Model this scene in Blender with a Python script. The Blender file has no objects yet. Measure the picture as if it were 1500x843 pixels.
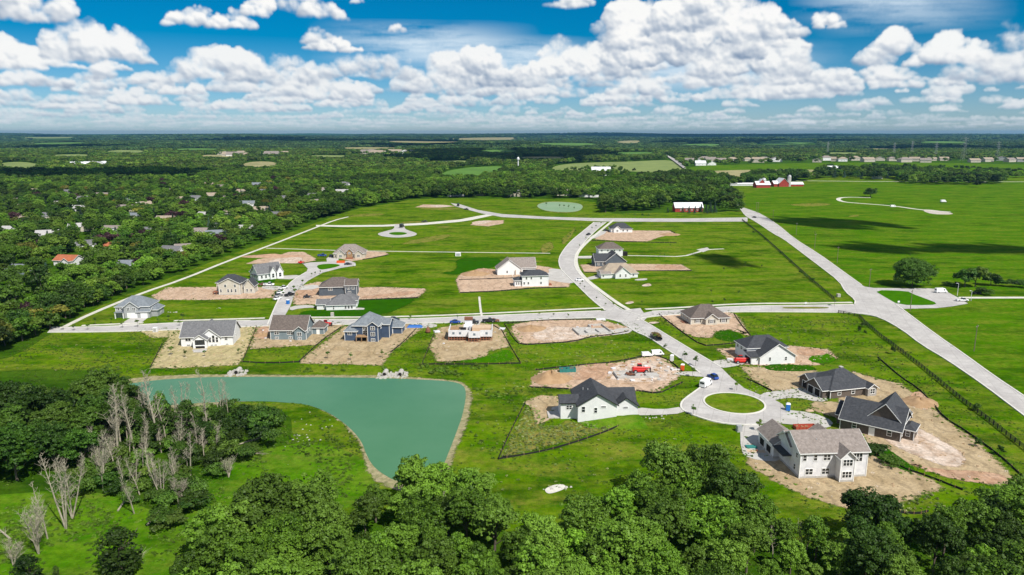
import bpy, bmesh, math, random
import numpy as np
from mathutils import Vector, Matrix

# ------------------------------------------------------------------ camera, sky, sun, exposure
S = bpy.context.scene
CAM_H = 80.0; PITCH = math.radians(11.94); F = 1071.0
cd = bpy.data.cameras.new('camera'); cam = bpy.data.objects.new('camera', cd); S.collection.objects.link(cam)
cam.location = (0, 0, CAM_H); cam.rotation_euler = (math.pi/2-PITCH, 0, 0)
cd.sensor_width = 36; cd.lens = 18/math.tan(math.radians(35)); cd.clip_start = 1; cd.clip_end = 90000
S.camera = cam
S.view_settings.view_transform = 'Standard'; S.view_settings.look = 'None'
S.view_settings.exposure = 0.22; S.view_settings.gamma = 1.0
S.render.engine = 'CYCLES'
S.cycles.use_denoising = True
S.cycles.max_bounces = 5; S.cycles.diffuse_bounces = 2; S.cycles.glossy_bounces = 2
S.cycles.transmission_bounces = 3; S.cycles.transparent_max_bounces = 8; S.cycles.volume_bounces = 0
SUN_EL = math.radians(50); SUN_AZ = math.radians(143)      # azimuth clockwise from straight ahead
sd = Vector((math.sin(SUN_AZ)*math.cos(SUN_EL), math.cos(SUN_AZ)*math.cos(SUN_EL), math.sin(SUN_EL)))
sl = bpy.data.lights.new('sun', 'SUN'); sl.energy = 5.0; sl.angle = math.radians(0.5); sl.color = (1, .955, .88)
so = bpy.data.objects.new('sun', sl); S.collection.objects.link(so); so.location = (0, 0, 300)
so.rotation_euler = (-sd).to_track_quat('-Z', 'Y').to_euler()

def make_sky_clouds(W=5120, H=1280):
    """Cumulus cover as premultiplied colour + alpha over azimuth (0..360 deg) x elevation (0..90 deg)."""
    rs = np.random.RandomState(11)
    f = 1071.0; pitch = math.radians(11.94)
    def azel(px, py):
        u = (px-750)/f; v = (421.5-py)/f
        x = u; y = math.cos(pitch)+v*math.sin(pitch); z = -math.sin(pitch)+v*math.cos(pitch)
        return math.degrees(math.atan2(x, y)) % 360.0, math.degrees(math.atan2(z, math.hypot(x, y)))
    def fract(n, beta, seed):
        r = np.random.RandomState(seed)
        F = np.fft.rfft2(r.randn(n, n).astype(np.float32))
        fy = np.fft.fftfreq(n)[:, None]; fx = np.fft.rfftfreq(n)[None, :]
        k = np.sqrt(fx*fx+fy*fy); k[0, 0] = 1
        F = F/k**beta; F[k < 1.0/160] *= 0.3; F[0, 0] = 0
        a = np.fft.irfft2(F, s=(n, n)).astype(np.float32)
        return a/a.std()
    N1 = fract(1024, 1.55, 1); N2 = fract(1024, 1.55, 2); N3 = fract(1024, 1.5, 3)
    ppd = W/360.0
    col = np.zeros((H, W, 3), np.float32); alp = np.zeros((H, W), np.float32)
    def blit(x0, y0, c, a):
        h, w = a.shape
        ys = slice(max(0, y0), min(H, y0+h)); yy = slice(ys.start-y0, ys.stop-y0)
        if ys.stop <= ys.start: return
        xi = (np.arange(w)+x0) % W
        A = a[yy]; C = c[yy]
        sub = col[ys][:, xi]; sa = alp[ys][:, xi]
        col[ys.start:ys.stop, xi] = sub*(1-A[..., None])+C*A[..., None]
        alp[ys.start:ys.stop, xi] = sa*(1-A)+A
    def cloud(az, elb, wd, hd, dens=1.0, flat=0.0, bright=1.0):
        """az centre, elb base elevation, wd width, hd height: all in degrees"""
        w = wd*ppd; h = hd*ppd
        if w < 3 or h < 1.5: return
        pad = int(8+0.22*h+0.06*w); TW = int(w)+2*pad; TH = int(h*1.15)+2*pad
        yy, xx = np.mgrid[0:TH, 0:TW].astype(np.float32)
        ox, oy = rs.randint(0, 1024, 2)
        def nz(N, s):
            ix = ((xx/s).astype(int)+ox) % 1024; iy = ((yy/s).astype(int)+oy) % 1024
            return N[iy, ix]
        ws = min(h*0.05, 3.2)+0.3
        X = xx+nz(N1, 1)*ws-pad; Y = yy+nz(N2, 1)*ws*0.8-pad      # Y up
        n = int(20+min(130, w*w/(h*h)*9+w*0.22))
        Hm = np.full((TH, TW), -50.0, np.float32)
        nl = max(1, int(w/(h*1.3)+0.5)); peaks = [(rs.uniform(.08, .92), rs.uniform(.5, 1.0)) for _ in range(nl+1)]
        peaks[0] = (rs.uniform(.3, .7), 1.0)
        for i in range(n):
            t = rs.uniform(0.02, 0.98)
            env = max(max(0, 1-((t-p)/(.36+.2/nl))**2)*q for p, q in peaks)
            env = max(env, 0.34*(1-abs(2*t-1)**3))
            big = i < n*0.22
            r = h*(rs.uniform(.18, .34) if big else rs.uniform(.05, .17))*(0.5+0.6*env)
            cy = rs.uniform(0.08, 1)**(1.0 if big else .6)*max(0.05*h, env*h-r)
            cx = t*w
            rx = r*rs.uniform(1.0, 1.55)
            d2 = ((X-cx)/rx)**2+((Y-cy)/r)**2
            m = 1-d2
            ii = m > -0.6
            Hm[ii] = np.maximum(Hm[ii], (np.sign(m[ii])*np.sqrt(np.abs(m[ii]))*r+0.15*r*rs.uniform(-1, 1)))
        Hm += nz(N3, 1)*min(h*0.06, 2.6)+nz(N1, 2.3)*min(h*.05, 3.0)
        base = (Y+nz(N1, 1)*0.03*h)/(0.10*h+1.0)
        a = np.clip((Hm+0.9+nz(N2, 1.3)*min(.05*h, 2.0))/(0.17*h+3.0), 0, 1)*np.clip(base+0.5, 0, 1)
        a = a*a*(3-2*a)
        Hs = np.maximum(Hm, -2)
        Hs = np.where(Hs > 0, Hs, Hs*0.3)
        for _ in range(2 if h > 25 else 1):
            Hs = (Hs+np.roll(Hs, 1, 0)+np.roll(Hs, -1, 0)+np.roll(Hs, 1, 1)+np.roll(Hs, -1, 1))*.2
        gy, gx = np.gradient(Hs)
        g = np.sqrt(gx*gx+gy*gy+1.2)
        nl_ = (-gx*0.42-gy*0.85*1.0+0.50*1.1)/g          # light from the upper right, a little towards us
        vy = np.clip(Y/(h*0.75), 0, 1)
        shade = 0.60+0.27*np.clip(nl_, -0.9, 1)+0.36*vy**0.75+0.075*nz(N2, 1.7)*(1-.4*vy)+0.03*nz(N1, .8)
        shade += (1-a)*0.10
        shade = np.clip(shade, 0.34, 1.04)*bright
        lo = np.array([.50, .58, .69]); hi = np.array([1.0, .995, .985])
        s = np.clip((shade-0.45)/0.55, 0, 1)[..., None]
        c = lo*(1-s)+hi*s
        hz = math.exp(-max(elb, 0.1)/2.6)                    # far clouds sink into the air
        c = c*(1-0.45*hz)+np.array([.68, .75, .82])*0.45*hz
        dens *= 1-0.12*hz
        blit(int(az*ppd-TW/2), int(elb*ppd)-pad, c.astype(np.float32), (a*dens).astype(np.float32))
    # cirrus veils
    def veil(px0, px1, py0, py1, dens, sl):
        a0, e1 = azel(px0, py0); a1, e0 = azel(px1, py1)
        w = ((a1-a0) % 360)*ppd; h = (e1-e0)*ppd; TW, TH = int(w), int(h)
        yy, xx = np.mgrid[0:TH, 0:TW].astype(np.float32)
        q = N1[((yy*1.6+xx*sl).astype(int)+77) % 1024, ((xx*0.22).astype(int)+300) % 1024]
        q2 = N2[((yy*3+xx*sl*2).astype(int)) % 1024, ((xx*.3).astype(int)) % 1024]
        e = np.clip(1-((xx/TW-.5)*2)**2, 0, 1)*np.clip(1-((yy/TH-.5)*2)**2, 0, 1)
        a = np.clip(0.5+.5*q+.25*q2, 0, 1)*e**1.6*dens
        c = np.ones((TH, TW, 3), np.float32)*np.array([.86, .92, .97], np.float32)
        blit(int(a0*ppd), int(e0*ppd), c, a.astype(np.float32))
    veil(440, 800, 20, 105, .85, -.05); veil(560, 900, 45, 120, .9, 0.05); veil(1150, 1480, -25, 25, .75, .1); veil(1180, 1500, 10, 45, .4, .1)
    veil(750, 1250, 60, 140, .8, 0)
    def C(x0, x1, yb, yt, dens=1.0, bright=1.0):
        xc = (x0+x1)/2; a0, e0 = azel(x0, yb); a1, _ = azel(x1, yb); ac, eb = azel(xc, yb); _, et = azel(xc, yt)
        cloud(ac, eb, ((a1-a0+180) % 360)-180, et-eb, dens, bright=bright)
    # far rows first
    for row, d in enumerate(np.geomspace(230, 21, 19)):
        el = math.degrees(math.atan(1.25/d))-0.12*(d < 100)
        az = -48.0
        while az < 312:
            inview = -40 < az < 40
            wk = rs.uniform(.7, 2.2)*(1 if d < 50 else 2.2)
            wd = math.degrees(wk/d); hd = math.degrees(rs.uniform(.25, .5)*min(1.2, wk)/d)*(1.0 if d < 60 else .9)
            right = az > 9
            p = (.8 if d > 60 else .5) if not right else (.75 if d > 58 else .2 if d > 24 else .4)
            if rs.rand() < p:
                if d < 40 and rs.rand() < .4: wd *= .55
                cloud(az % 360, max(0.02, el+rs.uniform(-.07, .07)), wd, hd, rs.uniform(.8, 1), bright=rs.uniform(.9, 1.0))
            az += wd*rs.uniform(.55, 1.1) if not right else wd*rs.uniform(.7, 1.4)
    # the rest of the sky, outside the frame
    for d in np.geomspace(18, 1.2, 17):
        el = math.degrees(math.atan(1.25/d)); az = 42.0
        while az < 318:
            wk = rs.uniform(.8, 2.0)
            wd = min(70, math.degrees(wk/math.hypot(d, 1.25))); hd = math.degrees(.6*wk/math.hypot(d, 1.25)*.5)
            if rs.rand() < .5: cloud(az, el+rs.uniform(-1, 1), wd, hd)
            az += wd*rs.uniform(.9, 1.6)
    for az in range(-36, 40, 15):
        for el in (17, 27, 42):
            if rs.rand() < .55: cloud((az+rs.uniform(-4, 4)) % 360, el+rs.uniform(-2, 2), rs.uniform(9, 17), rs.uniform(3, 5))
    for i in range(95):
        x = rs.uniform(-60, 1560); y = rs.uniform(96, 176); wpx = rs.uniform(14, 60)*(1.25-.5*(y-96)/80)
        if x > 1000 and rs.rand() < .45: continue
        C(x, x+wpx, y, y-wpx*rs.uniform(.22, .5), rs.uniform(.75, 1), rs.uniform(.95, 1.03))
    for c in [(310,400,160,143),(620,700,158,138),(860,960,150,132),
              (75,150,153,138),(165,218,152,124),(600,740,142,118),(730,880,146,114),
              (480,520,137,120),(215,272,138,114),(272,302,138,119),(395,480,141,108),(460,540,146,112),(560,640,140,105),
              (940,1030,150,128),(1060,1110,140,118),(1080,1215,142,104),(1228,1266,141,121),(1270,1350,128,104),
              (1376,1396,144,138),(1442,1462,134,126),(1490,1530,130,118),(1150,1260,135,100),(880,980,140,104),
              (600,740,134,72),(820,940,122,76),(700,800,128,92),(1010,1130,128,76),(1110,1250,122,78),(1250,1365,118,92),
              (250,400,118,58),(330,475,122,66),(472,594,121,69),(640,760,118,62),(750,880,112,50),(880,1040,100,38),
              (1000,1170,112,48),(1385,1520,122,66),(970,1110,90,28),(1110,1190,70,36),(1268,1350,96,36),(1330,1445,92,40),(1400,1560,100,22),
              (442,490,74,52),(470,531,75,50),(444,490,66,38),(0,101,129,98),(127,186,119,91),(203,230,94,80),(1186,1232,40,16),(1190,1240,42,18),
              (-90,60,98,34),(-30,130,98,60),(70,223,89,20),(-60,104,30,-22),(246,330,38,4),(316,372,40,12),(350,402,22,-14),(404,514,27,-22),(565,590,48,34),(512,534,5,-6),
              (790,870,10,-25),(865,1010,76,-8),(930,1090,52,-24),(880,960,70,30),(1060,1175,60,-4)]:
        C(*c)
    for A in (alp, col):
        B = A*.5
        for d_, ax in ((1, 0), (-1, 0), (1, 1), (-1, 1)): B += np.roll(A, d_, ax)*.125
        A[1:-1] = B[1:-1]
    return col, alp
def build_world():
    w = bpy.data.worlds.new('World'); S.world = w; w.use_nodes = True
    nt = w.node_tree; nt.nodes.clear(); N = nt.nodes.new; L = nt.links.new
    col, alp = make_sky_clouds()
    H, W = alp.shape
    def img(name, arr, cs):
        im = bpy.data.images.new(name, W, H, alpha=False, float_buffer=False); im.colorspace_settings.name = cs
        px = np.ones((H, W, 4), np.float32); px[..., :3] = arr
        im.pixels.foreach_set(px.ravel()); im.update(); im.pack()
        return im
    un = col/np.maximum(alp, 0.02)[..., None]
    ic = img('cloud_colour', np.clip(un, 0, 1), 'sRGB'); ia = img('cloud_cover', np.repeat(alp[..., None], 3, 2), 'Non-Color')
    del col, un
    tc = N('ShaderNodeTexCoord'); sep = N('ShaderNodeSeparateXYZ'); L(tc.outputs['Generated'], sep.inputs[0])
    def M(op, a, b=None):
        m = N('ShaderNodeMath'); m.operation = op
        for i, v in enumerate((a, b)):
            if v is None: continue
            if isinstance(v, (int, float)): m.inputs[i].default_value = v
            else: L(v, m.inputs[i])
        return m.outputs[0]
    az = M('DIVIDE', M('ARCTAN2', sep.outputs[0], sep.outputs[1]), 2*math.pi)
    el = M('DIVIDE', M('ARCSINE', sep.outputs[2]), math.pi/2)
    elc = M('MINIMUM', M('MAXIMUM', el, 0.0006), 0.999)
    cmb = N('ShaderNodeCombineXYZ'); L(az, cmb.inputs[0]); L(elc, cmb.inputs[1])
    t1 = N('ShaderNodeTexImage'); t1.image = ic; L(cmb.outputs[0], t1.inputs[0])
    t2 = N('ShaderNodeTexImage'); t2.image = ia; L(cmb.outputs[0], t2.inputs[0])
    sky = N('ShaderNodeTexSky'); sky.sky_type = 'NISHITA'; sky.sun_disc = False
    sky.sun_elevation = SUN_EL; sky.sun_rotation = SUN_AZ; sky.altitude = 300; sky.air_density = 1.0; sky.dust_density = 0.3; sky.ozone_density = 2.0
    # deep polarised blue higher up, pale air at the horizon
    mr = N('ShaderNodeMapRange'); mr.inputs[1].default_value = 0.0; mr.inputs[2].default_value = 0.075; L(el, mr.inputs[0])
    tm = N('ShaderNodeMix'); tm.data_type = 'RGBA'; tm.inputs[6].default_value = (*SKY_LOW, 1); tm.inputs[7].default_value = (*SKY_TINT, 1); L(mr.outputs[0], tm.inputs[0])
    gm = N('ShaderNodeVectorMath'); gm.operation = 'MULTIPLY'; L(tm.outputs[2], gm.inputs[1]); L(sky.outputs[0], gm.inputs[0])
    k = N('ShaderNodeVectorMath'); k.operation = 'SCALE'; k.inputs['Scale'].default_value = 10.0*CLOUD_GAIN; L(t1.outputs[0], k.inputs[0])
    mx = N('ShaderNodeMix'); mx.data_type = 'RGBA'; mx.clamp_factor = True
    L(t2.outputs[0], mx.inputs[0]); L(gm.outputs[0], mx.inputs[6]); L(k.outputs[0], mx.inputs[7])
    bg = N('ShaderNodeBackground'); bg.inputs[1].default_value = 0.1; L(mx.outputs[2], bg.inputs[0])
    out = N('ShaderNodeOutputWorld'); L(bg.outputs[0], out.inputs[0])
SKY_LOW = (0.50, 0.67, 0.95); SKY_TINT = (0.0, 0.38, 0.63); CLOUD_GAIN = 0.87
build_world()

# ------------------------------------------------------------------ helpers
RND = random.Random(7); R = math.radians
ROOTC = S.collection
def G(px, py, z=0.0):
    """the point of the ground (or of height z) that stands at this place of the photograph"""
    u = (px-750)/F; v = (421.5-py)/F
    dy = math.cos(PITCH)+v*math.sin(PITCH); dz = -math.sin(PITCH)+v*math.cos(PITCH)
    t = (z-CAM_H)/dz
    return Vector((u*t, dy*t, z))
def gang(a, b):
    A, B = G(*a), G(*b); return math.atan2(B.y-A.y, B.x-A.x)
def proj(x, y, z=0):
    Z = z-CAM_H; d = y*math.cos(PITCH)-Z*math.sin(PITCH); up = y*math.sin(PITCH)+Z*math.cos(PITCH)
    return 750+F*x/d, 421.5-F*up/d, F/d
def hills(x, y):
    """height of the far land; level near the place itself"""
    x = np.asarray(x, float); y = np.asarray(y, float); r = np.hypot(x, y)
    t = np.clip((r-2300)/5000, 0, 1); t = t*t*(3-2*t)
    h = 13*np.sin(x/1900+1.3)*np.sin(y/2300+.4)+9*np.sin(x/760+y/1500)+7*np.sin(x/3100-y/900+2)+4*np.sin(x/420+y/610)
    far = np.clip((r-9000)/9000, 0, 1)
    return t*(h+4)+far*(26+10*np.sin(x/2600+.7)+7*np.sin(x/1100))
def inpoly(px, py, poly):
    px = np.asarray(px); py = np.asarray(py); c = np.zeros(px.shape, bool); n = len(poly)
    for i in range(n):
        x1, y1 = poly[i]; x2, y2 = poly[(i+1) % n]
        if y1 == y2: continue
        k = ((y1 > py) != (y2 > py)) & (px < (x2-x1)*(py-y1)/(y2-y1)+x1)
        c ^= k
    return c
def mat(name, col, rough=.8, metal=0, spec=.3, var=None, vscale=1.0, bump=0, bscale=8., detail=4, alpha_edge=None, emit=None, hl=None):
    """var = second colour mixed in by noise; alpha_edge = noise scale of the ragged rim of a sheet"""
    m = bpy.data.materials.new(name); m.use_nodes = True; nt = m.node_tree; b = nt.nodes['Principled BSDF']
    N = nt.nodes.new; L = nt.links.new
    b.inputs['Base Color'].default_value = (*col, 1); b.inputs['Roughness'].default_value = rough; b.inputs['Metallic'].default_value = metal
    b.inputs['Specular IOR Level'].default_value = spec
    geo = None
    def pos():
        nonlocal geo
        if geo is None: geo = N('ShaderNodeNewGeometry')
        return geo.outputs['Position']
    def noise(sc, det=detail, rgh=.6, w=None):
        n = N('ShaderNodeTexNoise'); n.inputs['Scale'].default_value = sc; n.inputs['Detail'].default_value = det; n.inputs['Roughness'].default_value = rgh
        L(pos() if w is None else w, n.inputs['Vector']); return n.outputs['Fac']
    if var:
        mx = N('ShaderNodeMix'); mx.data_type = 'RGBA'; mx.inputs[6].default_value = (*col, 1); mx.inputs[7].default_value = (*var, 1)
        mr = N('ShaderNodeMapRange'); mr.inputs[1].default_value = .38; mr.inputs[2].default_value = .64
        L(noise(vscale), mr.inputs[0]); L(mr.outputs[0], mx.inputs[0]); L(mx.outputs[2], b.inputs['Base Color'])
    if bump:
        bp = N('ShaderNodeBump'); bp.inputs['Strength'].default_value = bump; bp.inputs['Distance'].default_value = .1
        L(noise(bscale), bp.inputs['Height']); L(bp.outputs[0], b.inputs['Normal'])
    if alpha_edge:
        at = N('ShaderNodeAttribute'); at.attribute_name = 'edge'
        ad = N('ShaderNodeMath'); ad.operation = 'ADD'; L(at.outputs['Fac'], ad.inputs[0]); L(noise(alpha_edge*.5, 8, .78), ad.inputs[1])
        gt = N('ShaderNodeMapRange'); gt.inputs[1].default_value = .93; gt.inputs[2].default_value = 1.07; L(ad.outputs[0], gt.inputs[0])
        L(gt.outputs[0], b.inputs['Alpha'])
    return m
def link_obj(name, me, parent=None, m=None, loc=None):
    o = bpy.data.objects.new(name, me); ROOTC.objects.link(o)
    if parent is not None: o.parent = parent
    if m is not None:
        me.materials.clear(); me.materials.append(m)
    if loc is not None: o.location = loc
    return o
def tag(o, label=None, cat=None, group=None, kind=None):
    if label: o['label'] = label
    if cat: o['category'] = cat
    if group: o['group'] = group
    if kind: o['kind'] = kind
    return o
def empty(name, loc, rz, label, cat, group=None):
    o = bpy.data.objects.new(name, None); ROOTC.objects.link(o); o.location = loc; o.rotation_euler = (0, 0, rz); o.empty_display_size = .5
    return tag(o, label, cat, group)
def dup(o, parent=None):
    c = o.copy(); ROOTC.objects.link(c); c.parent = parent
    for ch in list(o.children): dup(ch, c)
    return c
def mesh_np(name, V, Fq, attr=None, smooth=False):
    V = np.asarray(V, np.float32); Fq = np.asarray(Fq, np.int32); k = Fq.shape[1]
    me = bpy.data.meshes.new(name); me.vertices.add(len(V)); me.vertices.foreach_set('co', V.ravel())
    me.loops.add(Fq.size); me.loops.foreach_set('vertex_index', Fq.ravel())
    me.polygons.add(len(Fq)); me.polygons.foreach_set('loop_start', np.arange(0, Fq.size, k, dtype=np.int32))
    try: me.polygons.foreach_set('loop_total', np.full(len(Fq), k, np.int32))
    except Exception: pass
    if attr is not None:
        a = me.attributes.new('tint', 'FLOAT', 'POINT'); a.data.foreach_set('value', np.asarray(attr, np.float32))
    me.update(calc_edges=True)
    if smooth: me.polygons.foreach_set('use_smooth', np.ones(len(Fq), bool))
    return me
class MB:
    """collects boxes, prisms and tubes for one mesh"""
    def __init__(s): s.v = []; s.f = []
    def poly(s, pts, faces):
        b = len(s.v); s.v += [tuple(p) for p in pts]; s.f += [tuple(b+i for i in f) for f in faces]; return s
    def box(s, x0, y0, z0, x1, y1, z1):
        return s.poly([(x0,y0,z0),(x1,y0,z0),(x1,y1,z0),(x0,y1,z0),(x0,y0,z1),(x1,y0,z1),(x1,y1,z1),(x0,y1,z1)],
                      [(0,3,2,1),(4,5,6,7),(0,1,5,4),(1,2,6,5),(2,3,7,6),(3,0,4,7)])
    def taper(s, a, b):
        """a, b = (x0,y0,x1,y1,z): bottom and top rectangles"""
        (x0,y0,x1,y1,z0), (X0,Y0,X1,Y1,z1) = a, b
        return s.poly([(x0,y0,z0),(x1,y0,z0),(x1,y1,z0),(x0,y1,z0),(X0,Y0,z1),(X1,Y0,z1),(X1,Y1,z1),(X0,Y1,z1)],
                      [(0,3,2,1),(4,5,6,7),(0,1,5,4),(1,2,6,5),(2,3,7,6),(3,0,4,7)])
    def prism(s, prof, axis, a, b):
        """closed profile swept along x or y; prof = (u,z) pairs"""
        n = len(prof)
        P = [((a,u,z) if axis == 'x' else (u,a,z)) for u, z in prof]+[((b,u,z) if axis == 'x' else (u,b,z)) for u, z in prof]
        return s.poly(P, [tuple(range(n)), tuple(range(2*n-1, n-1, -1))]+[(i,i+n,(i+1) % n+n,(i+1) % n) for i in range(n)])
    def tube(s, pts, rad, n=6, cap=True):
        pts = [Vector(p) for p in pts]; b = len(s.v); k = len(pts)
        for i, p in enumerate(pts):
            d = (pts[min(i+1,k-1)]-pts[max(i-1,0)]).normalized()
            u = d.cross(Vector((0,0,1)) if abs(d.z) < .9 else Vector((1,0,0))).normalized(); w = d.cross(u)
            r = rad[i] if isinstance(rad, (list, tuple)) else rad
            s.v += [tuple(p+(u*math.cos(2*math.pi*j/n)+w*math.sin(2*math.pi*j/n))*r) for j in range(n)]
        for i in range(k-1):
            for j in range(n):
                a = b+i*n+j; c = b+i*n+(j+1) % n; s.f.append((a, c, c+n, a+n))
        if cap:
            s.f.append(tuple(b+j for j in range(n-1,-1,-1))); s.f.append(tuple(b+(k-1)*n+j for j in range(n)))
        return s
    def mesh(s, name):
        me = bpy.data.meshes.new(name); me.from_pydata(s.v, [], s.f)
        bm = bmesh.new(); bm.from_mesh(me); bmesh.ops.recalc_face_normals(bm, faces=bm.faces); bm.to_mesh(me); bm.free()
        return me
    def obj(s, name, m, parent=None, loc=None):
        return link_obj(name, s.mesh(name), parent, m, loc)

# ------------------------------------------------------------------ materials
M = {}
def mk(n, *a, **k): M[n] = mat(n, *a, **k)
mk('road', (.42,.40,.385), .85, var=(.50,.48,.46), vscale=.09, bump=.15, bscale=6)
mk('kerb', (.66,.64,.58), .85, var=(.56,.545,.5), vscale=.5)
mk('walk', (.62,.60,.53), .85, var=(.5,.48,.42), vscale=.3)
mk('drive', (.52,.50,.47), .8, var=(.44,.42,.39), vscale=.25)
mk('gravel', (.55,.50,.44), .95, var=(.42,.37,.31), vscale=.4, bump=.5, bscale=4, alpha_edge=.9)
mk('dirt_tan', (.43,.33,.20), .95, var=(.33,.245,.135), vscale=.16, bump=.9, bscale=1.2, alpha_edge=.8)
mk('dirt_pink', (.52,.375,.265), .95, var=(.42,.29,.195), vscale=.15, bump=.9, bscale=1.1, alpha_edge=.8)
mk('dirt_red', (.38,.225,.135), .95, var=(.47,.31,.21), vscale=.3, bump=.9, bscale=1.5, alpha_edge=.9)
mk('dirt_pale', (.60,.50,.42), .95, var=(.45,.33,.24), vscale=.28, bump=.8, bscale=1.6, alpha_edge=.9)
mk('seed_tan', (.45,.37,.20), .95, var=(.35,.30,.14), vscale=.22, bump=.6, bscale=2, alpha_edge=.8)
mk('dry_grass', (.20,.18,.045), 1, spec=0, var=(.10,.15,.01), vscale=.25, bump=.7, bscale=2, alpha_edge=.35)
mk('shore', (.34,.29,.17), .95, var=(.2,.2,.08), vscale=.5, bump=.6, bscale=3, alpha_edge=.9)
mk('lawn_dark', (.022,.095,.001), 1, spec=0, var=(.018,.075,.001), vscale=.2, bump=.6, bscale=3, alpha_edge=.9)
mk('lawn', (.045,.15,.001), 1, spec=0, var=(.033,.12,.001), vscale=.25, bump=.6, bscale=3, alpha_edge=1.2)
mk('far_field', (.20,.25,.07), .95, var=(.14,.19,.05), vscale=.02, alpha_edge=.02)
mk('far_tan', (.33,.29,.14), .95, var=(.2,.2,.08), vscale=.02, alpha_edge=.02)
mk('far_green', (.09,.20,.02), .95, var=(.07,.16,.02), vscale=.01, alpha_edge=.02)
mk('white_wall', (.74,.74,.735), .7, var=(.69,.69,.685), vscale=.7)
mk('house_wrap', (.72,.72,.73), .55, var=(.60,.60,.62), vscale=.9)
mk('tan_wall', (.50,.46,.38), .8, var=(.44,.40,.33), vscale=.6)
mk('beige_wall', (.56,.52,.44), .8, var=(.49,.455,.38), vscale=.6)
mk('grey_wall', (.36,.37,.37), .8, var=(.3,.31,.31), vscale=.8)
mk('stone_wall', (.40,.38,.35), .85, var=(.27,.25,.23), vscale=2.5, bump=.5, bscale=6)
mk('brown_wall', (.125,.10,.082), .8, var=(.10,.08,.066), vscale=1.5)
mk('navy_wall', (.055,.085,.14), .7, var=(.045,.07,.12), vscale=1.0)
mk('teal_wall', (.19,.24,.26), .75, var=(.16,.205,.225), vscale=.8)
mk('slate_wall', (.09,.11,.13), .75, var=(.075,.09,.11), vscale=.8)
mk('trim', (.80,.80,.78), .6)
mk('concrete', (.48,.46,.43), .85, var=(.38,.365,.34), vscale=1.2)
mk('roof_black', (.042,.045,.052), .85, var=(.06,.063,.07), vscale=1.6, bump=.3, bscale=4, spec=.2)
mk('roof_grey', (.12,.12,.125), .85, var=(.155,.155,.16), vscale=1.6, bump=.3, bscale=4, spec=.2)
mk('roof_blue', (.15,.17,.19), .85, var=(.19,.21,.23), vscale=1.4, bump=.3, bscale=4, spec=.2)
mk('roof_taupe', (.20,.17,.15), .85, var=(.255,.22,.20), vscale=1.6, bump=.3, bscale=4, spec=.2)
mk('roof_brown', (.105,.085,.075), .85, var=(.14,.115,.10), vscale=1.6, bump=.3, bscale=4, spec=.2)
mk('roof_tan', (.34,.28,.21), .85, var=(.27,.22,.17), vscale=.5)
mk('roof_red', (.40,.13,.06), .85, var=(.3,.1,.05), vscale=.5)
mk('roof_white', (.75,.76,.78), .4, var=(.66,.67,.69), vscale=.3)
mk('barn_red', (.36,.045,.03), .75, var=(.27,.035,.025), vscale=.4)
mk('glass', (.02,.025,.03), .08, spec=.8)
mk('pane_blue', (.16,.20,.24), .15, spec=.7)
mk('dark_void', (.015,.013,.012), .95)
mk('wood', (.36,.23,.12), .8, var=(.27,.16,.08), vscale=2)
mk('wood_red', (.30,.11,.06), .8, var=(.2,.08,.045), vscale=2)
mk('plywood', (.58,.44,.30), .8, var=(.50,.36,.24), vscale=.8)
mk('pole_wood', (.17,.13,.10), .9)
mk('bark', (.09,.072,.055), .95, var=(.14,.115,.09), vscale=3)
mk('bark_dead', (.38,.345,.26), .95, var=(.25,.225,.165), vscale=2)
mk('black_fabric', (.015,.015,.016), .8)
mk('black_metal', (.018,.018,.018), .6)
mk('white_metal', (.75,.75,.75), .5)
mk('galv', (.45,.46,.47), .5, metal=.4)
mk('paint_white', (.80,.80,.80), .3, spec=.5)
mk('paint_red', (.55,.02,.015), .35, spec=.5)
mk('paint_blue', (.015,.06,.30), .3, spec=.5)
mk('paint_dark', (.02,.022,.028), .3, spec=.5)
mk('paint_silver', (.42,.43,.44), .3, metal=.5)
mk('paint_orange', (.65,.10,.02), .45)
mk('paint_teal', (.04,.22,.20), .5)
mk('plastic_blue', (.02,.16,.50), .45)
mk('tarp_blue', (.03,.13,.42), .5, bump=.6, bscale=2)
mk('rubber', (.02,.02,.02), .9)
mk('stone', (.50,.48,.44), .9, var=(.34,.32,.29), vscale=2)
mk('rust', (.20,.085,.05), .8)
mk('dry_brush', (.28,.17,.05), .9, var=(.12,.11,.04), vscale=1.5)
mk('cloud_white', (.85,.85,.87), .95)
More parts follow.
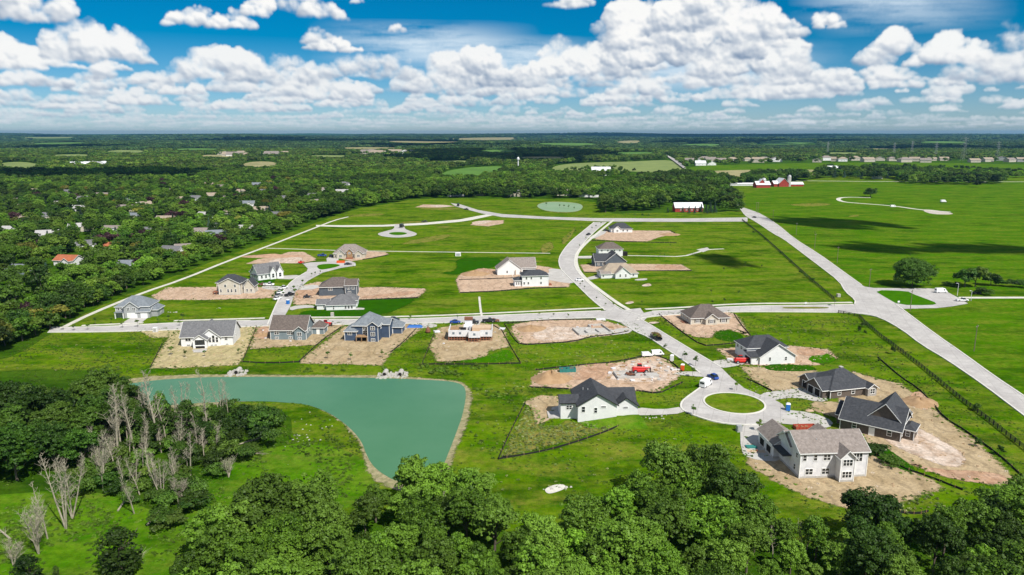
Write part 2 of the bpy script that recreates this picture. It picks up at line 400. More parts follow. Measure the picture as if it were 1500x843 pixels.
def soil_detail(m, dark=.62, ruts=True):
    nt = m.node_tree; N = nt.nodes.new; L = nt.links.new; b = nt.nodes['Principled BSDF']
    src = b.inputs['Base Color'].links[0].from_socket; g = N('ShaderNodeNewGeometry'); hs = N('ShaderNodeHueSaturation'); L(src, hs.inputs['Color'])
    n1 = N('ShaderNodeTexNoise'); n1.inputs['Scale'].default_value = 1.1; n1.inputs['Detail'].default_value = 8; n1.inputs['Roughness'].default_value = .8; L(g.outputs['Position'], n1.inputs['Vector'])
    r1 = N('ShaderNodeMapRange'); r1.inputs[1].default_value = .34; r1.inputs[2].default_value = .66; r1.inputs[3].default_value = dark; r1.inputs[4].default_value = 1.28; L(n1.outputs['Fac'], r1.inputs[0]); out = r1.outputs[0]
    if ruts:
        w = N('ShaderNodeTexWave'); w.inputs['Scale'].default_value = .07; w.inputs['Distortion'].default_value = 14; w.inputs['Detail'].default_value = 4; w.inputs['Detail Scale'].default_value = 1.3; L(g.outputs['Position'], w.inputs['Vector'])
        r2 = N('ShaderNodeMapRange'); r2.inputs[1].default_value = 0; r2.inputs[2].default_value = .35; r2.inputs[3].default_value = .80; r2.inputs[4].default_value = 1.02; L(w.outputs['Fac'], r2.inputs[0])
        q = N('ShaderNodeMath'); q.operation = 'MULTIPLY'; L(out, q.inputs[0]); L(r2.outputs[0], q.inputs[1]); out = q.outputs[0]
    L(out, hs.inputs['Value']); L(hs.outputs[0], b.inputs['Base Color'])
for k_ in ('dirt_tan','dirt_pink','dirt_red','dirt_pale','seed_tan','gravel','shore'): soil_detail(M[k_])
for k_ in ('roof_black','roof_grey','roof_blue','roof_taupe','roof_brown'): soil_detail(M[k_], .8, False)
def road_detail(m):
    nt = m.node_tree; N = nt.nodes.new; L = nt.links.new; b = nt.nodes['Principled BSDF']
    src = b.inputs['Base Color'].links[0].from_socket; g = N('ShaderNodeNewGeometry'); mp = N('ShaderNodeMapping'); mp.inputs['Rotation'].default_value = (0, 0, .35); L(g.outputs['Position'], mp.inputs[0])
    br = N('ShaderNodeTexBrick'); br.offset = 0; br.inputs['Scale'].default_value = 1; br.inputs['Brick Width'].default_value = 4.6; br.inputs['Row Height'].default_value = 4.6; br.inputs['Mortar Size'].default_value = .07; br.inputs['Mortar Smooth'].default_value = .3
    br.inputs['Color1'].default_value = (1, 1, 1, 1); br.inputs['Color2'].default_value = (.93, .925, .92, 1); br.inputs['Mortar'].default_value = (.72, .71, .70, 1); L(mp.outputs[0], br.inputs['Vector'])
    n = N('ShaderNodeTexNoise'); n.inputs['Scale'].default_value = .5; n.inputs['Detail'].default_value = 8; n.inputs['Roughness'].default_value = .75; L(g.outputs['Position'], n.inputs['Vector'])
    r = N('ShaderNodeMapRange'); r.inputs[1].default_value = .3; r.inputs[2].default_value = .7; r.inputs[3].default_value = .82; r.inputs[4].default_value = 1.12; L(n.outputs['Fac'], r.inputs[0])
    mx = N('ShaderNodeMix'); mx.data_type = 'RGBA'; mx.blend_type = 'MULTIPLY'; mx.inputs[0].default_value = 1; L(src, mx.inputs[6]); L(br.outputs['Color'], mx.inputs[7])
    hs = N('ShaderNodeHueSaturation'); L(mx.outputs[2], hs.inputs['Color']); L(r.outputs[0], hs.inputs['Value']); L(hs.outputs[0], b.inputs['Base Color'])
for k_ in ('road','drive'): road_detail(M[k_])
def leafmat(name, dark, light, warm, sat=1.0):
    m = bpy.data.materials.new(name); m.use_nodes = True; nt = m.node_tree; b = nt.nodes['Principled BSDF']; N = nt.nodes.new; L = nt.links.new
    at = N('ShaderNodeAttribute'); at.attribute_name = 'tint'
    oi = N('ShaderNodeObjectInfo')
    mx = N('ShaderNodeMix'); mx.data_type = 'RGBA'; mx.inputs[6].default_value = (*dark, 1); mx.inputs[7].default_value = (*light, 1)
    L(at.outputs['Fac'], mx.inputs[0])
    m2 = N('ShaderNodeMix'); m2.data_type = 'RGBA'; m2.inputs[7].default_value = (*warm, 1); L(mx.outputs[2], m2.inputs[6])
    mr = N('ShaderNodeMapRange'); mr.inputs[1].default_value = .3; mr.inputs[4].default_value = .85; L(oi.outputs['Random'], mr.inputs[0]); L(mr.outputs[0], m2.inputs[0])
    wn = N('ShaderNodeTexWhiteNoise'); wn.noise_dimensions = '1D'; L(oi.outputs['Random'], wn.inputs['W'])
    vr = N('ShaderNodeMapRange'); vr.inputs[3].default_value = .5; vr.inputs[4].default_value = 1.35; L(wn.outputs[0], vr.inputs[0])
    hs = N('ShaderNodeHueSaturation'); L(m2.outputs[2], hs.inputs['Color']); 
    ln = N('ShaderNodeTexNoise'); ln.inputs['Scale'].default_value = .006; ln.inputs['Detail'].default_value = 4; ln.inputs['Roughness'].default_value = .65; L(oi.outputs['Location'], ln.inputs['Vector'])
    lr = N('ShaderNodeMapRange'); lr.inputs[1].default_value = .35; lr.inputs[2].default_value = .65; lr.inputs[3].default_value = .5; lr.inputs[4].default_value = 1.45; L(ln.outputs['Fac'], lr.inputs[0])
    mm = N('ShaderNodeMath'); mm.operation = 'MULTIPLY'; L(vr.outputs[0], mm.inputs[0]); L(lr.outputs[0], mm.inputs[1]); L(mm.outputs[0], hs.inputs['Value'])
    L(hs.outputs[0], b.inputs['Base Color']); b.inputs['Roughness'].default_value = .55; b.inputs['Specular IOR Level'].default_value = .25
    tr = N('ShaderNodeBsdfTranslucent'); L(hs.outputs[0], tr.inputs[0])
    ms = N('ShaderNodeMixShader'); ms.inputs[0].default_value = .22; L(b.outputs[0], ms.inputs[1]); L(tr.outputs[0], ms.inputs[2])
    L(ms.outputs[0], nt.nodes['Material Output'].inputs[0]); M[name] = m
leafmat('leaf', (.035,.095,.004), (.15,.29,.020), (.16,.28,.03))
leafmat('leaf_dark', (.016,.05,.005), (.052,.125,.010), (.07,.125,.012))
leafmat('leaf_mid', (.026,.078,.004), (.095,.20,.012), (.13,.205,.02))
leafmat('leaf_far', (.022,.07,.006), (.09,.18,.014), (.15,.20,.03))
leafmat('leaf_distant', (.018,.055,.014), (.06,.13,.03), (.10,.16,.04))
leafmat('leaf_spruce', (.022,.05,.032), (.05,.10,.06), (.06,.11,.075))
leafmat('leaf_bush', (.04,.10,.012), (.10,.20,.02), (.13,.20,.025))
leafmat('leaf_purple', (.03,.014,.018), (.07,.03,.035), (.06,.03,.03))
leafmat('weed', (.07,.165,.008), (.12,.23,.012), (.15,.23,.03))
leafmat('leaf_yellow', (.10,.13,.015), (.19,.21,.03), (.22,.2,.03))

def grass_material(name, a, b_, c, tan, dry=.5):
    """meadow: large and small patches of three greens, thin dry streaks, fine relief"""
    m = bpy.data.materials.new(name); m.use_nodes = True; nt = m.node_tree; b = nt.nodes['Principled BSDF']; N = nt.nodes.new; L = nt.links.new
    g = N('ShaderNodeNewGeometry')
    def noise(sc, det=5, rg=.6, stretch=None):
        n = N('ShaderNodeTexNoise'); n.inputs['Scale'].default_value = sc; n.inputs['Detail'].default_value = det; n.inputs['Roughness'].default_value = rg
        if stretch:
            mp = N('ShaderNodeMapping'); mp.inputs['Scale'].default_value = stretch[0]; mp.inputs['Rotation'].default_value = (0,0,stretch[1]); L(g.outputs['Position'], mp.inputs[0]); L(mp.outputs[0], n.inputs['Vector'])
        else: L(g.outputs['Position'], n.inputs['Vector'])
        return n.outputs['Fac']
    def rng(x, lo, hi):
        r = N('ShaderNodeMapRange'); r.inputs[1].default_value = lo; r.inputs[2].default_value = hi; L(x, r.inputs[0]); return r.outputs[0]
    def mix(f, x, y):
        q = N('ShaderNodeMix'); q.data_type = 'RGBA'; L(f, q.inputs[0])
        for i, v in ((6, x), (7, y)):
            if isinstance(v, tuple): q.inputs[i].default_value = (*v, 1)
            else: L(v, q.inputs[i])
        return q.outputs[2]
    c1 = mix(rng(noise(.016, 7, .7, ((1, 2.2, 1), .1)), .40, .60), a, b_)
    c2 = mix(rng(noise(.11, 7, .75), .42, .60), c1, c)
    st = N('ShaderNodeMath'); st.operation = 'MULTIPLY'
    L(rng(noise(.035, 8, .72, ((1, 3.0, 1), .12)), .43, .60), st.inputs[0]); L(rng(noise(.35, 7, .8), .36, .58), st.inputs[1])
    k = N('ShaderNodeMath'); k.operation = 'MULTIPLY'; k.inputs[1].default_value = dry; L(st.outputs[0], k.inputs[0])
    c3a = mix(k.outputs[0], c2, tan)
    dkp = rng(noise(.024, 8, .75, ((1, 2.4, 1), -.2)), .50, .62); kd = N('ShaderNodeMath'); kd.operation = 'MULTIPLY'; kd.inputs[1].default_value = .75; L(dkp, kd.inputs[0])
    c3 = mix(kd.outputs[0], c3a, (a[0]*.55, a[1]*.58, a[2]))
    dk = N('ShaderNodeHueSaturation'); L(c3, dk.inputs['Color'])
    v = N('ShaderNodeMapRange'); v.inputs[1].default_value = .3; v.inputs[2].default_value = .7; v.inputs[3].default_value = .60; v.inputs[4].default_value = 1.36
    L(noise(.42, 7, .82), v.inputs[0]); L(v.outputs[0], dk.inputs['Value']); L(dk.outputs[0], b.inputs['Base Color'])
    b.inputs['Roughness'].default_value = 1; b.inputs['Specular IOR Level'].default_value = .0
    bp = N('ShaderNodeBump'); bp.inputs['Strength'].default_value = .8; bp.inputs['Distance'].default_value = .25; L(noise(1.6, 5, .75), bp.inputs['Height']); L(bp.outputs[0], b.inputs['Normal'])
    M[name] = m
grass_material('meadow', (.027,.098,.0005), (.070,.160,.001), (.100,.18,.003), (.19,.19,.03), .8)
grass_material('pasture', (.036,.12,.0006), (.070,.165,.001), (.055,.15,.001), (.17,.18,.02), .7)
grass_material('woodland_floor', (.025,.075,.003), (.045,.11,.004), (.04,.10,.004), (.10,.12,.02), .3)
grass_material('rough_meadow', (.034,.13,.001), (.062,.175,.002), (.09,.19,.006), (.17,.20,.03), .6)

# ------------------------------------------------------------------ ground sheets
def ring(poly, off):
    """polygon moved outwards (off > 0) along its corner normals; poly = world points, any direction"""
    n = len(poly); area = sum(poly[i].x*poly[(i+1) % n].y-poly[(i+1) % n].x*poly[i].y for i in range(n)); s = 1 if area > 0 else -1
    out = []
    for i in range(n):
        a, b, c = poly[i-1], poly[i], poly[(i+1) % n]
        d1 = (b-a); d2 = (c-b); d1.z = d2.z = 0; d1.normalize(); d2.normalize()
        n1 = Vector((d1.y, -d1.x, 0))*s; n2 = Vector((d2.y, -d2.x, 0))*s; m_ = n1+n2
        if m_.length < .2: m_ = n1
        m_.normalize(); out.append(b+m_*off/max(.5, m_.dot(n1)))
    return out
def smooth_poly(pts, it=2, closed=True):
    for _ in range(it):
        q = []; n = len(pts)
        for i in range(n if closed else n-1):
            a, b = pts[i], pts[(i+1) % n]; q += [a*.75+b*.25, a*.25+b*.75]
        pts = q if closed else [pts[0]]+q+[pts[-1]]
    return pts
SUBZ = {}
def sheet(name, poly, m, z=None, feather=0, smooth=2, world=False, struct=True, label=None, jit=0):
    from mathutils.geometry import tessellate_polygon
    P = [Vector((p[0], p[1], 0)) for p in poly] if world else [G(*p) for p in poly]
    if smooth: P = smooth_poly(P, smooth)
    if jit: P = [p+Vector((RND.uniform(-jit, jit), RND.uniform(-jit, jit), 0)) for p in P]
    z = z or 0; SUBZ[z] = SUBZ.get(z, 0)+1; z = .012+.013*z+.0012*(SUBZ[z] % 10)
    if feather:
        ar = abs(sum(P[i].x*P[(i+1) % len(P)].y-P[(i+1) % len(P)].x*P[i].y for i in range(len(P))))/2; pe = sum((P[i]-P[i-1]).length for i in range(len(P))); feather = min(feather, .9*ar/pe)
        A = ring(P, feather*.5); B = ring(P, -feather*.5)
    else: A = []; B = P
    V = [Vector((p.x, p.y, z)) for p in B]; Fs = [tuple(t) for t in tessellate_polygon([[Vector((p.x, p.y, 0)) for p in B]])]
    e = [.60 if m == 'dry_grass' else 1.0]*len(V); n = len(B)
    if A:
        V += [Vector((p.x, p.y, z)) for p in A]; e += [0.0]*n
        Fs += [(i, (i+1) % n, n+(i+1) % n, n+i) for i in range(n)]
    far = max(p.y for p in P) > 2300
    if far:
        for v in V: v.z = float(hills(v.x, v.y))+2.5
    me = bpy.data.meshes.new(name); me.from_pydata([tuple(v) for v in V], [], Fs)
    at = me.attributes.new('edge', 'FLOAT', 'POINT'); at.data.foreach_set('value', e)
    bm = bmesh.new(); bm.from_mesh(me)
    for f in bm.faces:
        if f.normal.z < 0: f.normal_flip()
    bm.to_mesh(me); bm.free()
    o = link_obj(name, me, None, M[m])
    if struct: o['kind'] = 'structure'
    if label: o['label'] = label
    return o
def ribbon(name, pts, w, m, z0=0, h=.02, smooth=2, world=False, parent=None, kind='structure'):
    """a strip of width w and height h along a line (kerbs, paths, low fences)"""
    P = [Vector((p[0], p[1], 0)) for p in pts] if world else [G(*p) for p in pts]
    if smooth: P = smooth_poly(P, smooth, False)
    V = []; Fs = []
    for i, p in enumerate(P):
        d = P[min(i+1, len(P)-1)]-P[max(i-1, 0)]; d.normalize(); s = Vector((-d.y, d.x, 0))*w/2
        for q, z in ((p+s, z0), (p-s, z0), (p-s, z0+h), (p+s, z0+h)): V.append((q.x, q.y, z))
    for i in range(len(P)-1):
        a = i*4; b = a+4; Fs += [(a+3, a+2, b+2, b+3), (a, a+3, b+3, b), (a+2, a+1, b+1, b+2)]
    Fs += [(0,1,2,3), (len(V)-1, len(V)-2, len(V)-3, len(V)-4)]
    me = bpy.data.meshes.new(name); me.from_pydata(V, [], Fs)
    bm = bmesh.new(); bm.from_mesh(me); bmesh.ops.recalc_face_normals(bm, faces=bm.faces); bm.to_mesh(me); bm.free()
    o = link_obj(name, me, parent, M[m])
    if kind: o['kind'] = kind
    return o

# ------------------------------------------------------------------ the ground
def build_terrain():
    nr, na = 74, 96
    rr = np.concatenate([[0], np.geomspace(40, 46000, nr)])
    V = [(0, 0, 0)]
    for r in rr[1:]:
        a = np.arange(na)*2*math.pi/na; x = r*np.cos(a); y = r*np.sin(a); z = hills(x, y)
        V += list(zip(x, y, z))
    Fs = [(0, 1+j, 1+(j+1) % na) for j in range(na)]
    for i in range(nr-1):
        for j in range(na):
            a = 1+i*na+j; b = 1+i*na+(j+1) % na; Fs.append((a, a+na, b+na, b))
    me = bpy.data.meshes.new('ground'); me.from_pydata(V, [], Fs); me.update()
    o = link_obj('ground', me, None, M['woodland_floor']); o['kind'] = 'structure'
build_terrain()
OPEN1 = [(-260,545),(0,530),(40,512),(72,490),(130,456),(190,430),(250,407),(320,380),(400,350),(460,328),(515,307),(570,299),(610,291),(740,291),(870,292),(880,314),(960,312),(1085,311),(1086,300),(1066,290),(1062,273),(1100,271),(1180,264),(1240,257),(1500,261),(1800,263),(1800,330),(2600,420),(3500,1500),(-2600,1500)]
OPEN2 = [(1004,256),(1012,243),(1100,241),(1200,238.5),(1500,238),(1800,238.5),(1800,262),(1480,260),(1240,256),(1180,263),(1120,266),(1062,272),(1040,262),(1025,258)]
FIELDS = [('field',[(806,250),(812,243),(845,239),(925,237),(983,234),(996,243),(1003,254),(985,259),(950,252),(880,251),(830,252)],'far_field'),
 ('field',[(640,259),(655,250),(690,245),(735,243.5),(742,246),(728,252),(700,258)],'far_green'),
 ('field',[(0,246),(0,239),(30,237),(56,240),(57,246),(30,248)],'far_field'),
 ('field',[(352,243),(362,238),(385,236.5),(405,238),(407,244),(380,247)],'far_tan'),
 ('field',[(565,212),(575,208.5),(650,207),(674,209),(670,212),(620,213)],'far_tan'),
 ('field',[(783,214),(800,210.5),(860,210),(880,213),(850,216)],'far_green'),
 ('field',[(897,210.5),(910,208),(940,208),(935,211)],'far_tan'),
 ('field',[(1100,213),(1130,209),(1200,208.5),(1195,213)],'far_green'),
 ('field',[(150,224),(170,221),(215,222),(205,226)],'far_field'),
 ('field',[(290,231),(300,228),(345,229),(340,232)],'far_tan'),
 ('field',[(700,224),(712,221),(760,221.5),(755,225)],'far_green'),
 ('field',[(985,214),(1010,211.5),(1060,212),(1050,215)],'far_green'),
 ('field',[(1340,212),(1360,209.5),(1420,210),(1410,213)],'far_green'),
 ('field',[(430,231),(470,228.5),(520,229.5),(500,232)],'far_field'),
 ('field',[(600,238),(640,235),(700,236),(680,239)],'far_field'),
 ('field',[(720,233),(790,230.5),(860,232),(800,234.5)],'far_tan'),
 ('field',[(1180,226),(1230,224.5),(1290,226),(1240,227.5)],'far_field'),
 ('field',[(230,221),(280,219),(340,220),(300,222)],'far_green'),
 ('field',[(60,229),(110,227),(150,229),(100,231)],'far_field'),
 ('field',[(880,226),(930,224),(980,225.5),(930,227.5)],'far_green'),
 ('field',[(480,219),(530,217.5),(600,218.5),(540,220.5)],'far_tan'),
 ('field',[(20,205),(60,203.5),(130,204),(90,205.5)],'far_field'),
 ('field',[(640,204),(700,202.8),(790,203.3),(720,204.8)],'far_tan'),
 ('field',[(1100,205),(1180,203.6),(1260,204.2),(1190,205.6)],'far_green'),
 ('field',[(1240,219),(1300,217.3),(1350,218.6),(1290,220.3)],'far_tan'),
 ('field',[(40,213),(60,210),(130,210.5),(120,213)],'far_green')]
sheet('meadow', OPEN1, 'meadow', 0, smooth=1)
sheet('pasture', OPEN2, 'pasture', 0, smooth=1)
sheet('tilled_soil', [(1012,253),(1040,250.5),(1120,248.5),(1200,249),(1260,250),(1190,258),(1120,262),(1066,264),(1030,258)], 'far_tan', 1, feather=6)
for n_, p_, m_ in FIELDS: sheet(n_, p_, m_, 0, feather=10 if p_[0][1] > 230 else 0, smooth=2)
sheet('pasture', [(1092,306),(1092,280),(1180,270),(1300,264),(1500,266),(1800,270),(1800,330),(2500,430),(2500,1000),(1560,640),(1500,578),(1470,556),(1412,517),(1375,489),(1335,459),(1302,442),(1268,419),(1236,396),(1204,372),(1166,349),(1142,329),(1115,312)], 'pasture', 1, smooth=1)
# drier streaks in the right-hand fields and on the building plots
for p_ in [
           [(1140,300),(1200,297),(1230,300),(1190,304)],[(1235,318),(1258,314),(1262,318)],
           [(600,352),(640,344),(668,343),(655,351),(620,357),(575,360)],[(630,333),(665,331),(655,335)],[(790,360),(808,352),(815,362),(806,370),(790,372)],
           [(560,331),(600,323),(640,325),(650,330)],
           [(740,385),(790,381),(800,386)],
           
[(500,318),(540,312),(575,314),(540,318)],[(600,306),(640,303),(690,306),(650,309)],[(820,350),(835,340),(845,330),(840,345),(825,362)],
           [(180,478),(205,484),(196,490)]]:
    sheet('dry_patch', p_, 'dry_grass', 2, feather=14, smooth=2)
for p_ in [[(527,436),(612,437),(600,446),(555,465),(430,467),(445,455),(478,455),(520,452)],[(640,400),(672,397),(665,378),(735,377),(732,392),(690,395),(668,404)],[(360,408),(400,404),(405,414),(380,418)]]:
    sheet('mown_lawn', p_, 'lawn_dark', 2, feather=9)
0 and sheet('mown_lawn', [(935,640),(985,615),(1010,612),(1050,622),(1084,626),(1084,668),(1000,672),(900,680),(880,668)], 'lawn', 1, feather=6)
# woodland ground under the near trees
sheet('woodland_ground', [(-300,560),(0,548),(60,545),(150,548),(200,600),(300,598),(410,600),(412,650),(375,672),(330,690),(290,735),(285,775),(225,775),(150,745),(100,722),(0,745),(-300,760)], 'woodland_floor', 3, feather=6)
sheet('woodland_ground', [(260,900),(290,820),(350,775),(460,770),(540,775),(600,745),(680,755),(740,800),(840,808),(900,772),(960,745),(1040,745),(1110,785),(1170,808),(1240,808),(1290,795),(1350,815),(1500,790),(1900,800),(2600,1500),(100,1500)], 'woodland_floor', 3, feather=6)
sheet('rough_meadow', [(-400,760),(0,735),(100,725),(180,745),(240,778),(290,770),(320,700),(400,660),(470,655),(540,690),(520,730),(440,760),(350,770),(285,820),(262,900),(100,1400),(-2500,1400)], 'rough_meadow', 4, feather=6)

# building plots of bare soil
DIRT = [
 ('dirt_pink', [(229,440),(222,434),(246,421.5),(312,421),(404,421),(407,424),(403,437),(313,439.5)]),
 ('seed_tan', [(262,483),(246,497),(220,540),(260,540),(348,535),(360,517),(376,479),(343,478),(300,476)]),
 ('seed_tan', [(205,486),(230,483),(262,483),(250,494),(225,496)]),
 ('dirt_tan', [(378,479),(366,505),(368,512),(407,509),(440,507),(463,506),(500,480),(505,474),(460,471),(400,476)]),
 ('dirt_tan', [(505,479),(440,529),(442,533),(500,534),(559,536),(574,515),(616,483),(626,477),(590,474),(540,474)]),
 ('dirt_tan', [(642,481),(629,509),(636,520),(638,529),(660,531),(695,526),(713,522),(716,515),(745.5,508),(740,487),(729,476),(690,473)]),
 ('dirt_pink', [(754,475),(748,484),(763,504),(800,503.5),(840,501),(866,494),(920,489),(927,482),(903,475),(878,469),(794,469)]),
 ('dirt_pink', [(776,566),(790,544),(817,542),(861,534),(903,532),(941,524),(964,522),(985,536),(996,545),(990,556),(962,575),(920,572),(880,571),(833,570)]),
 ('dirt_pink', [(966,462),(980,473),(999,487),(1020,494),(1042,495.5),(1048,486),(1069,483),(1089,490),(1099,493),(1078,462),(1068,457),(1000,458)]),
 ('dirt_pink', [(1049,511.5),(1065,524),(1075,534),(1133,537),(1200,535),(1206,529),(1227,526),(1212,512),(1161,507),(1095,508.6)]),
 ('dirt_tan', [(1083,537),(1101,555),(1129,573),(1184,572),(1200,560),(1195,543),(1140,540)]),
 ('dirt_tan', [(1281,554),(1250,545),(1240,570),(1226,589),(1191,589),(1186,600),(1226,613),(1262,640),(1275,653),(1320,677),(1389,700),(1461,712),(1490,706),(1434,650),(1395,623),(1366,599),(1320,563)]),
 ('dirt_tan', [(1095,681),(1140,708),(1184,728),(1240,746),(1285,745),(1340,730),(1383,714),(1356,700),(1268,662),(1240,640),(1150,655),(1100,640)]),
 ('dirt_pink', [(360,387),(378,380),(402,377),(423,369.5),(445,369.5),(462,379),(462,382),(440,386.5),(400,386)]),
 ('dirt_pink', [(430,447),(432,424),(449,417),(466,413),(527,421.6),(560,421),(623,423.5),(622,428),(612,436),(521,439.6),(470,446)]),
 ('dirt_pink', [(489,377),(515,383),(535,380),(569,373),(564,370),(536,367.5),(500,369)]),
 ('dirt_pink', [(672,404),(668,411),(674,429),(729,426),(780,421),(833,421),(836,414),(826,399),(805,392),(786,389.5),(735,396),(708,393.5),(690,399)]),
 ('dirt_pink', [(871,351),(910,353.5),(949,354),(965,348),(989,343),(981,338.5),(928,338),(886,338)]),
 ('dirt_pink', [(850,388),(856,399),(885,399),(924,397),(1013,396.5),(998,388),(924,387)]),
 ('dirt_pink', [(689,330),(700,324),(738,323),(737,328),(715,332)]),
 ('dirt_pink', [(608,304),(620,300),(650,300.5),(668,302.5),(640,304.5)]),
 ('dirt_tan', [(768,589),(790,580),(825,581),(845,596),(820,604),(800,618),(785,622),(780,600)]),
]
for m_, p_ in DIRT:
    far_ = p_[0][1] < 400
    sheet('bare_soil', p_, m_, 5, feather=6, smooth=0)
sheet('bare_soil', [(858,535),(903,532),(897,544),(884,557),(838,557),(846,545)], 'dirt_red', 8, feather=.8, smooth=0)
sheet('concrete_waste', [(903,533),(897,545),(884,556)][:0]+[(890,536),(925,534),(960,528),(985,538),(1000,549),(988,556),(962,560),(925,560),(880,554)], 'dirt_pale', 6, feather=2.5)
sheet('bare_soil', [(783,565),(800,548),(812,543),(820,553),(812,566)], 'dirt_tan', 6, feather=2)
sheet('bare_soil', [(1330,580),(1345,572),(1362,585),(1366,600),(1345,601)], 'dirt_red', 6, feather=2)
sheet('bare_soil', [(1283,640),(1330,620),(1370,640),(1420,670),(1400,690),(1340,668)], 'dirt_pale', 6, feather=5)
sheet('bare_soil', [(1320,675),(1380,690),(1440,690),(1480,700),(1461,712),(1389,702)], 'dirt_red', 7, feather=7)
sheet('bare_soil', [(430,424),(470,415),(468,432),(432,440)], 'dirt_red', 6, feather=4)
sheet('bare_soil', [(690,400),(700,393),(730,396),(725,402),(695,405)], 'dirt_red', 6, feather=4)
sheet('bare_soil', [(378,480),(394,478),(396,497),(374,497)], 'dirt_red', 6, feather=3)
sheet('bare_soil', [(1060,513),(1092,509),(1095,524),(1070,525)], 'dirt_red', 6, feather=3)
sheet('bare_soil', [(1165,509),(1205,512),(1215,520),(1170,523)], 'dirt_red', 6, feather=4)
sheet('concrete_waste', [(800,478),(840,480),(905,485),(890,492),(840,498),(790,500),(775,492)], 'dirt_pale', 6, feather=5)
sheet('concrete_waste', [(388,385.5),(440,386),(444,382),(441,377),(420,378),(402,380)], 'dirt_pale', 6, feather=2)
sheet('concrete_waste', [(690,325),(725,322.5),(712,328),(693,330)], 'dirt_pale', 6, feather=2)
sheet('concrete_waste', [(626,301),(655,300.5),(664,303),(640,304.5)], 'dirt_pale', 6, feather=2)
sheet('bare_soil', [(520,437),(560,431),(610,426),(605,432),(560,437)], 'dirt_red', 6, feather=3)
sheet('bare_soil', [(960,388),(998,389),(1008,395),(960,395)], 'dirt_red', 6, feather=3)
sheet('weed_patch', [(1272,655),(1290,650),(1320,672),(1345,690),(1330,693),(1290,674),(1272,664)], 'lawn_dark', 7, feather=3)
sheet('weed_patch', [(650,530),(690,528),(715,523),(745,509),(757,530),(700,532)], 'lawn', 6, feather=3)
sheet('weed_patch', [(1118,537),(1135,533),(1196,537),(1190,545),(1125,544)], 'lawn_dark', 6, feather=3)
sheet('weed_patch', [(1180,527),(1200,515),(1222,522),(1225,530),(1200,534)], 'lawn', 6, feather=4)
sheet('weed_patch', [(1046,495),(1050,486),(1070,484),(1088,491),(1090,502),(1060,500)], 'lawn_dark', 6, feather=2)
sheet('weedy_soil', [(770,592),(730,670),(735,674),(780,664),(870,638),(925,616),(900,612),(860,622),(830,612),(815,622),(795,630),(790,600)], 'dry_grass', 3, feather=6)
# ------------------------------------------------------------------ ponds
POND = [(352,552.6),(420,553),(500,553.5),(567,554.5),(648,558),(670,561),(681,567),(683,580),(678,608),(668,636),(657,664),(650,682),(630,705),(585,708),(560,695),(545,682),(536,665),(531,650),(521,636),(504,620),(480,604),(450,593),(421,590.5),(383,588),(300,590),(220,597),(155,590),(146,573),(200,560),(280,553.5)]
SHORE = [(340,549),(420,550),(500,550),(567,551),(648,556),(673,559),(686,566),(692,581),(688,607),(678,637),(664,668),(658,688),(640,722),(580,722),(540,698),(534,673),(528,651),(517,636),(500.5,618.5),(477,602.5),(449,592),(421,589),(383,586),(300,595),(200,603),(140,600),(130,573),(190,553),(280,549)]
sheet('pond_bank', SHORE, 'shore', 4, feather=5)
def water_mat():
    m = mat('pond_water', (.065,.185,.095), .22, spec=.3, var=(.08,.205,.11), vscale=.03, bump=.05, bscale=.8)
    M['water'] = m
    M['water_pale'] = mat('pale_water', (.24,.34,.20), .45, spec=.15, var=(.20,.31,.16), vscale=.03)
water_mat()
sheet('pond_water', POND, 'water', 6)
sheet('far_pond_bank', [(780,301.7),(800,312),(847,313),(860,302),(843,296),(796,294.5)], 'dry_grass', 4, feather=5)
sheet('far_pond_water', [(783,301.7),(800,310.5),(847,311.7),(856,302),(843,297),(800,295.5)], 'water_pale', 6)
# ------------------------------------------------------------------ roads, kerbs, paths, drives
R1L = [(1084,306),(1092,317),(1110,327),(1133,343),(1147,350),(1167,365),(1200,390),(1230,413),(1238,428),(1253,440),(1252,446)]
R1L2 = [(1240,458.5),(1268,461),(1290,466),(1321.5,483.5),(1350,506),(1386,527),(1440,564),(1500,609.5),(1560,655),(1700,770)]
R1R = [(1087,304),(1113,313),(1140,330),(1163,350),(1200,373),(1233,397),(1262,418)]
R1R2 = [(1312,446),(1330,460),(1371,491),(1410,518),(1455,551),(1500,581),(1560,622),(1750,755)]
R1 = R1L+[(1250,452),(1240,458.5)]+R1L2[1:]+R1R2[::-1]+[(1300,440)]+R1R[::-1]
sheet('main_road', R1, 'road', 12, smooth=0)
sheet('main_road', [(1087,304),(1084,306),(1040,286),(1015,262),(1003,250),(985,236),(975,229),(977,228.5),(1000,240),(1006,250),(1022,263),(1046,284)], 'road', 12, smooth=0)
R2T = [(75,480.5),(150,479.5),(267,473),(367,470),(400,468.5),(590,468.5),(730,462.5),(880,456),(900,456)]
R2B = [(70,487.5),(150,487),(267,484),(400,477.5),(590,475),(740,471.5),(850,466.5),(880,466),(905,471),(920,480)]
sheet('street', R2T+[(938,452),(948,466),(930,482)]+R2B[::-1], 'road', 10, smooth=0)
R2T2 = [(955,456.5),(1000,454.5),(1047,451),(1100,448.8),(1180,448),(1250,446.5)]
R2B2 = [(932,470),(945,465),(1000,461),(1070,457.5),(1150,457.5),(1240,458.5)]
sheet('street', [(930,462)]+R2T2+[(1262,447),(1262,460)]+R2B2[::-1], 'road', 10, smooth=0)
R3L = [(870,326),(853,340),(837,353),(825,367),(818,380),(820,393),(830,404),(845,418),(867,440),(886,455)]
R3R = [(888,326),(875,336),(858,353),(847,367),(841,380),(842,393),(852,406),(868,421),(888,438),(908,453),(925,459),(940,464)]
sheet('street', R3L+[(900,462),(935,466),(945,463)]+R3R[::-1], 'road', 11, smooth=0)
R3L2 = [(905,471),(918,478),(931,487),(950,494.5),(973,510),(997,526),(1018,541),(1025,547)]
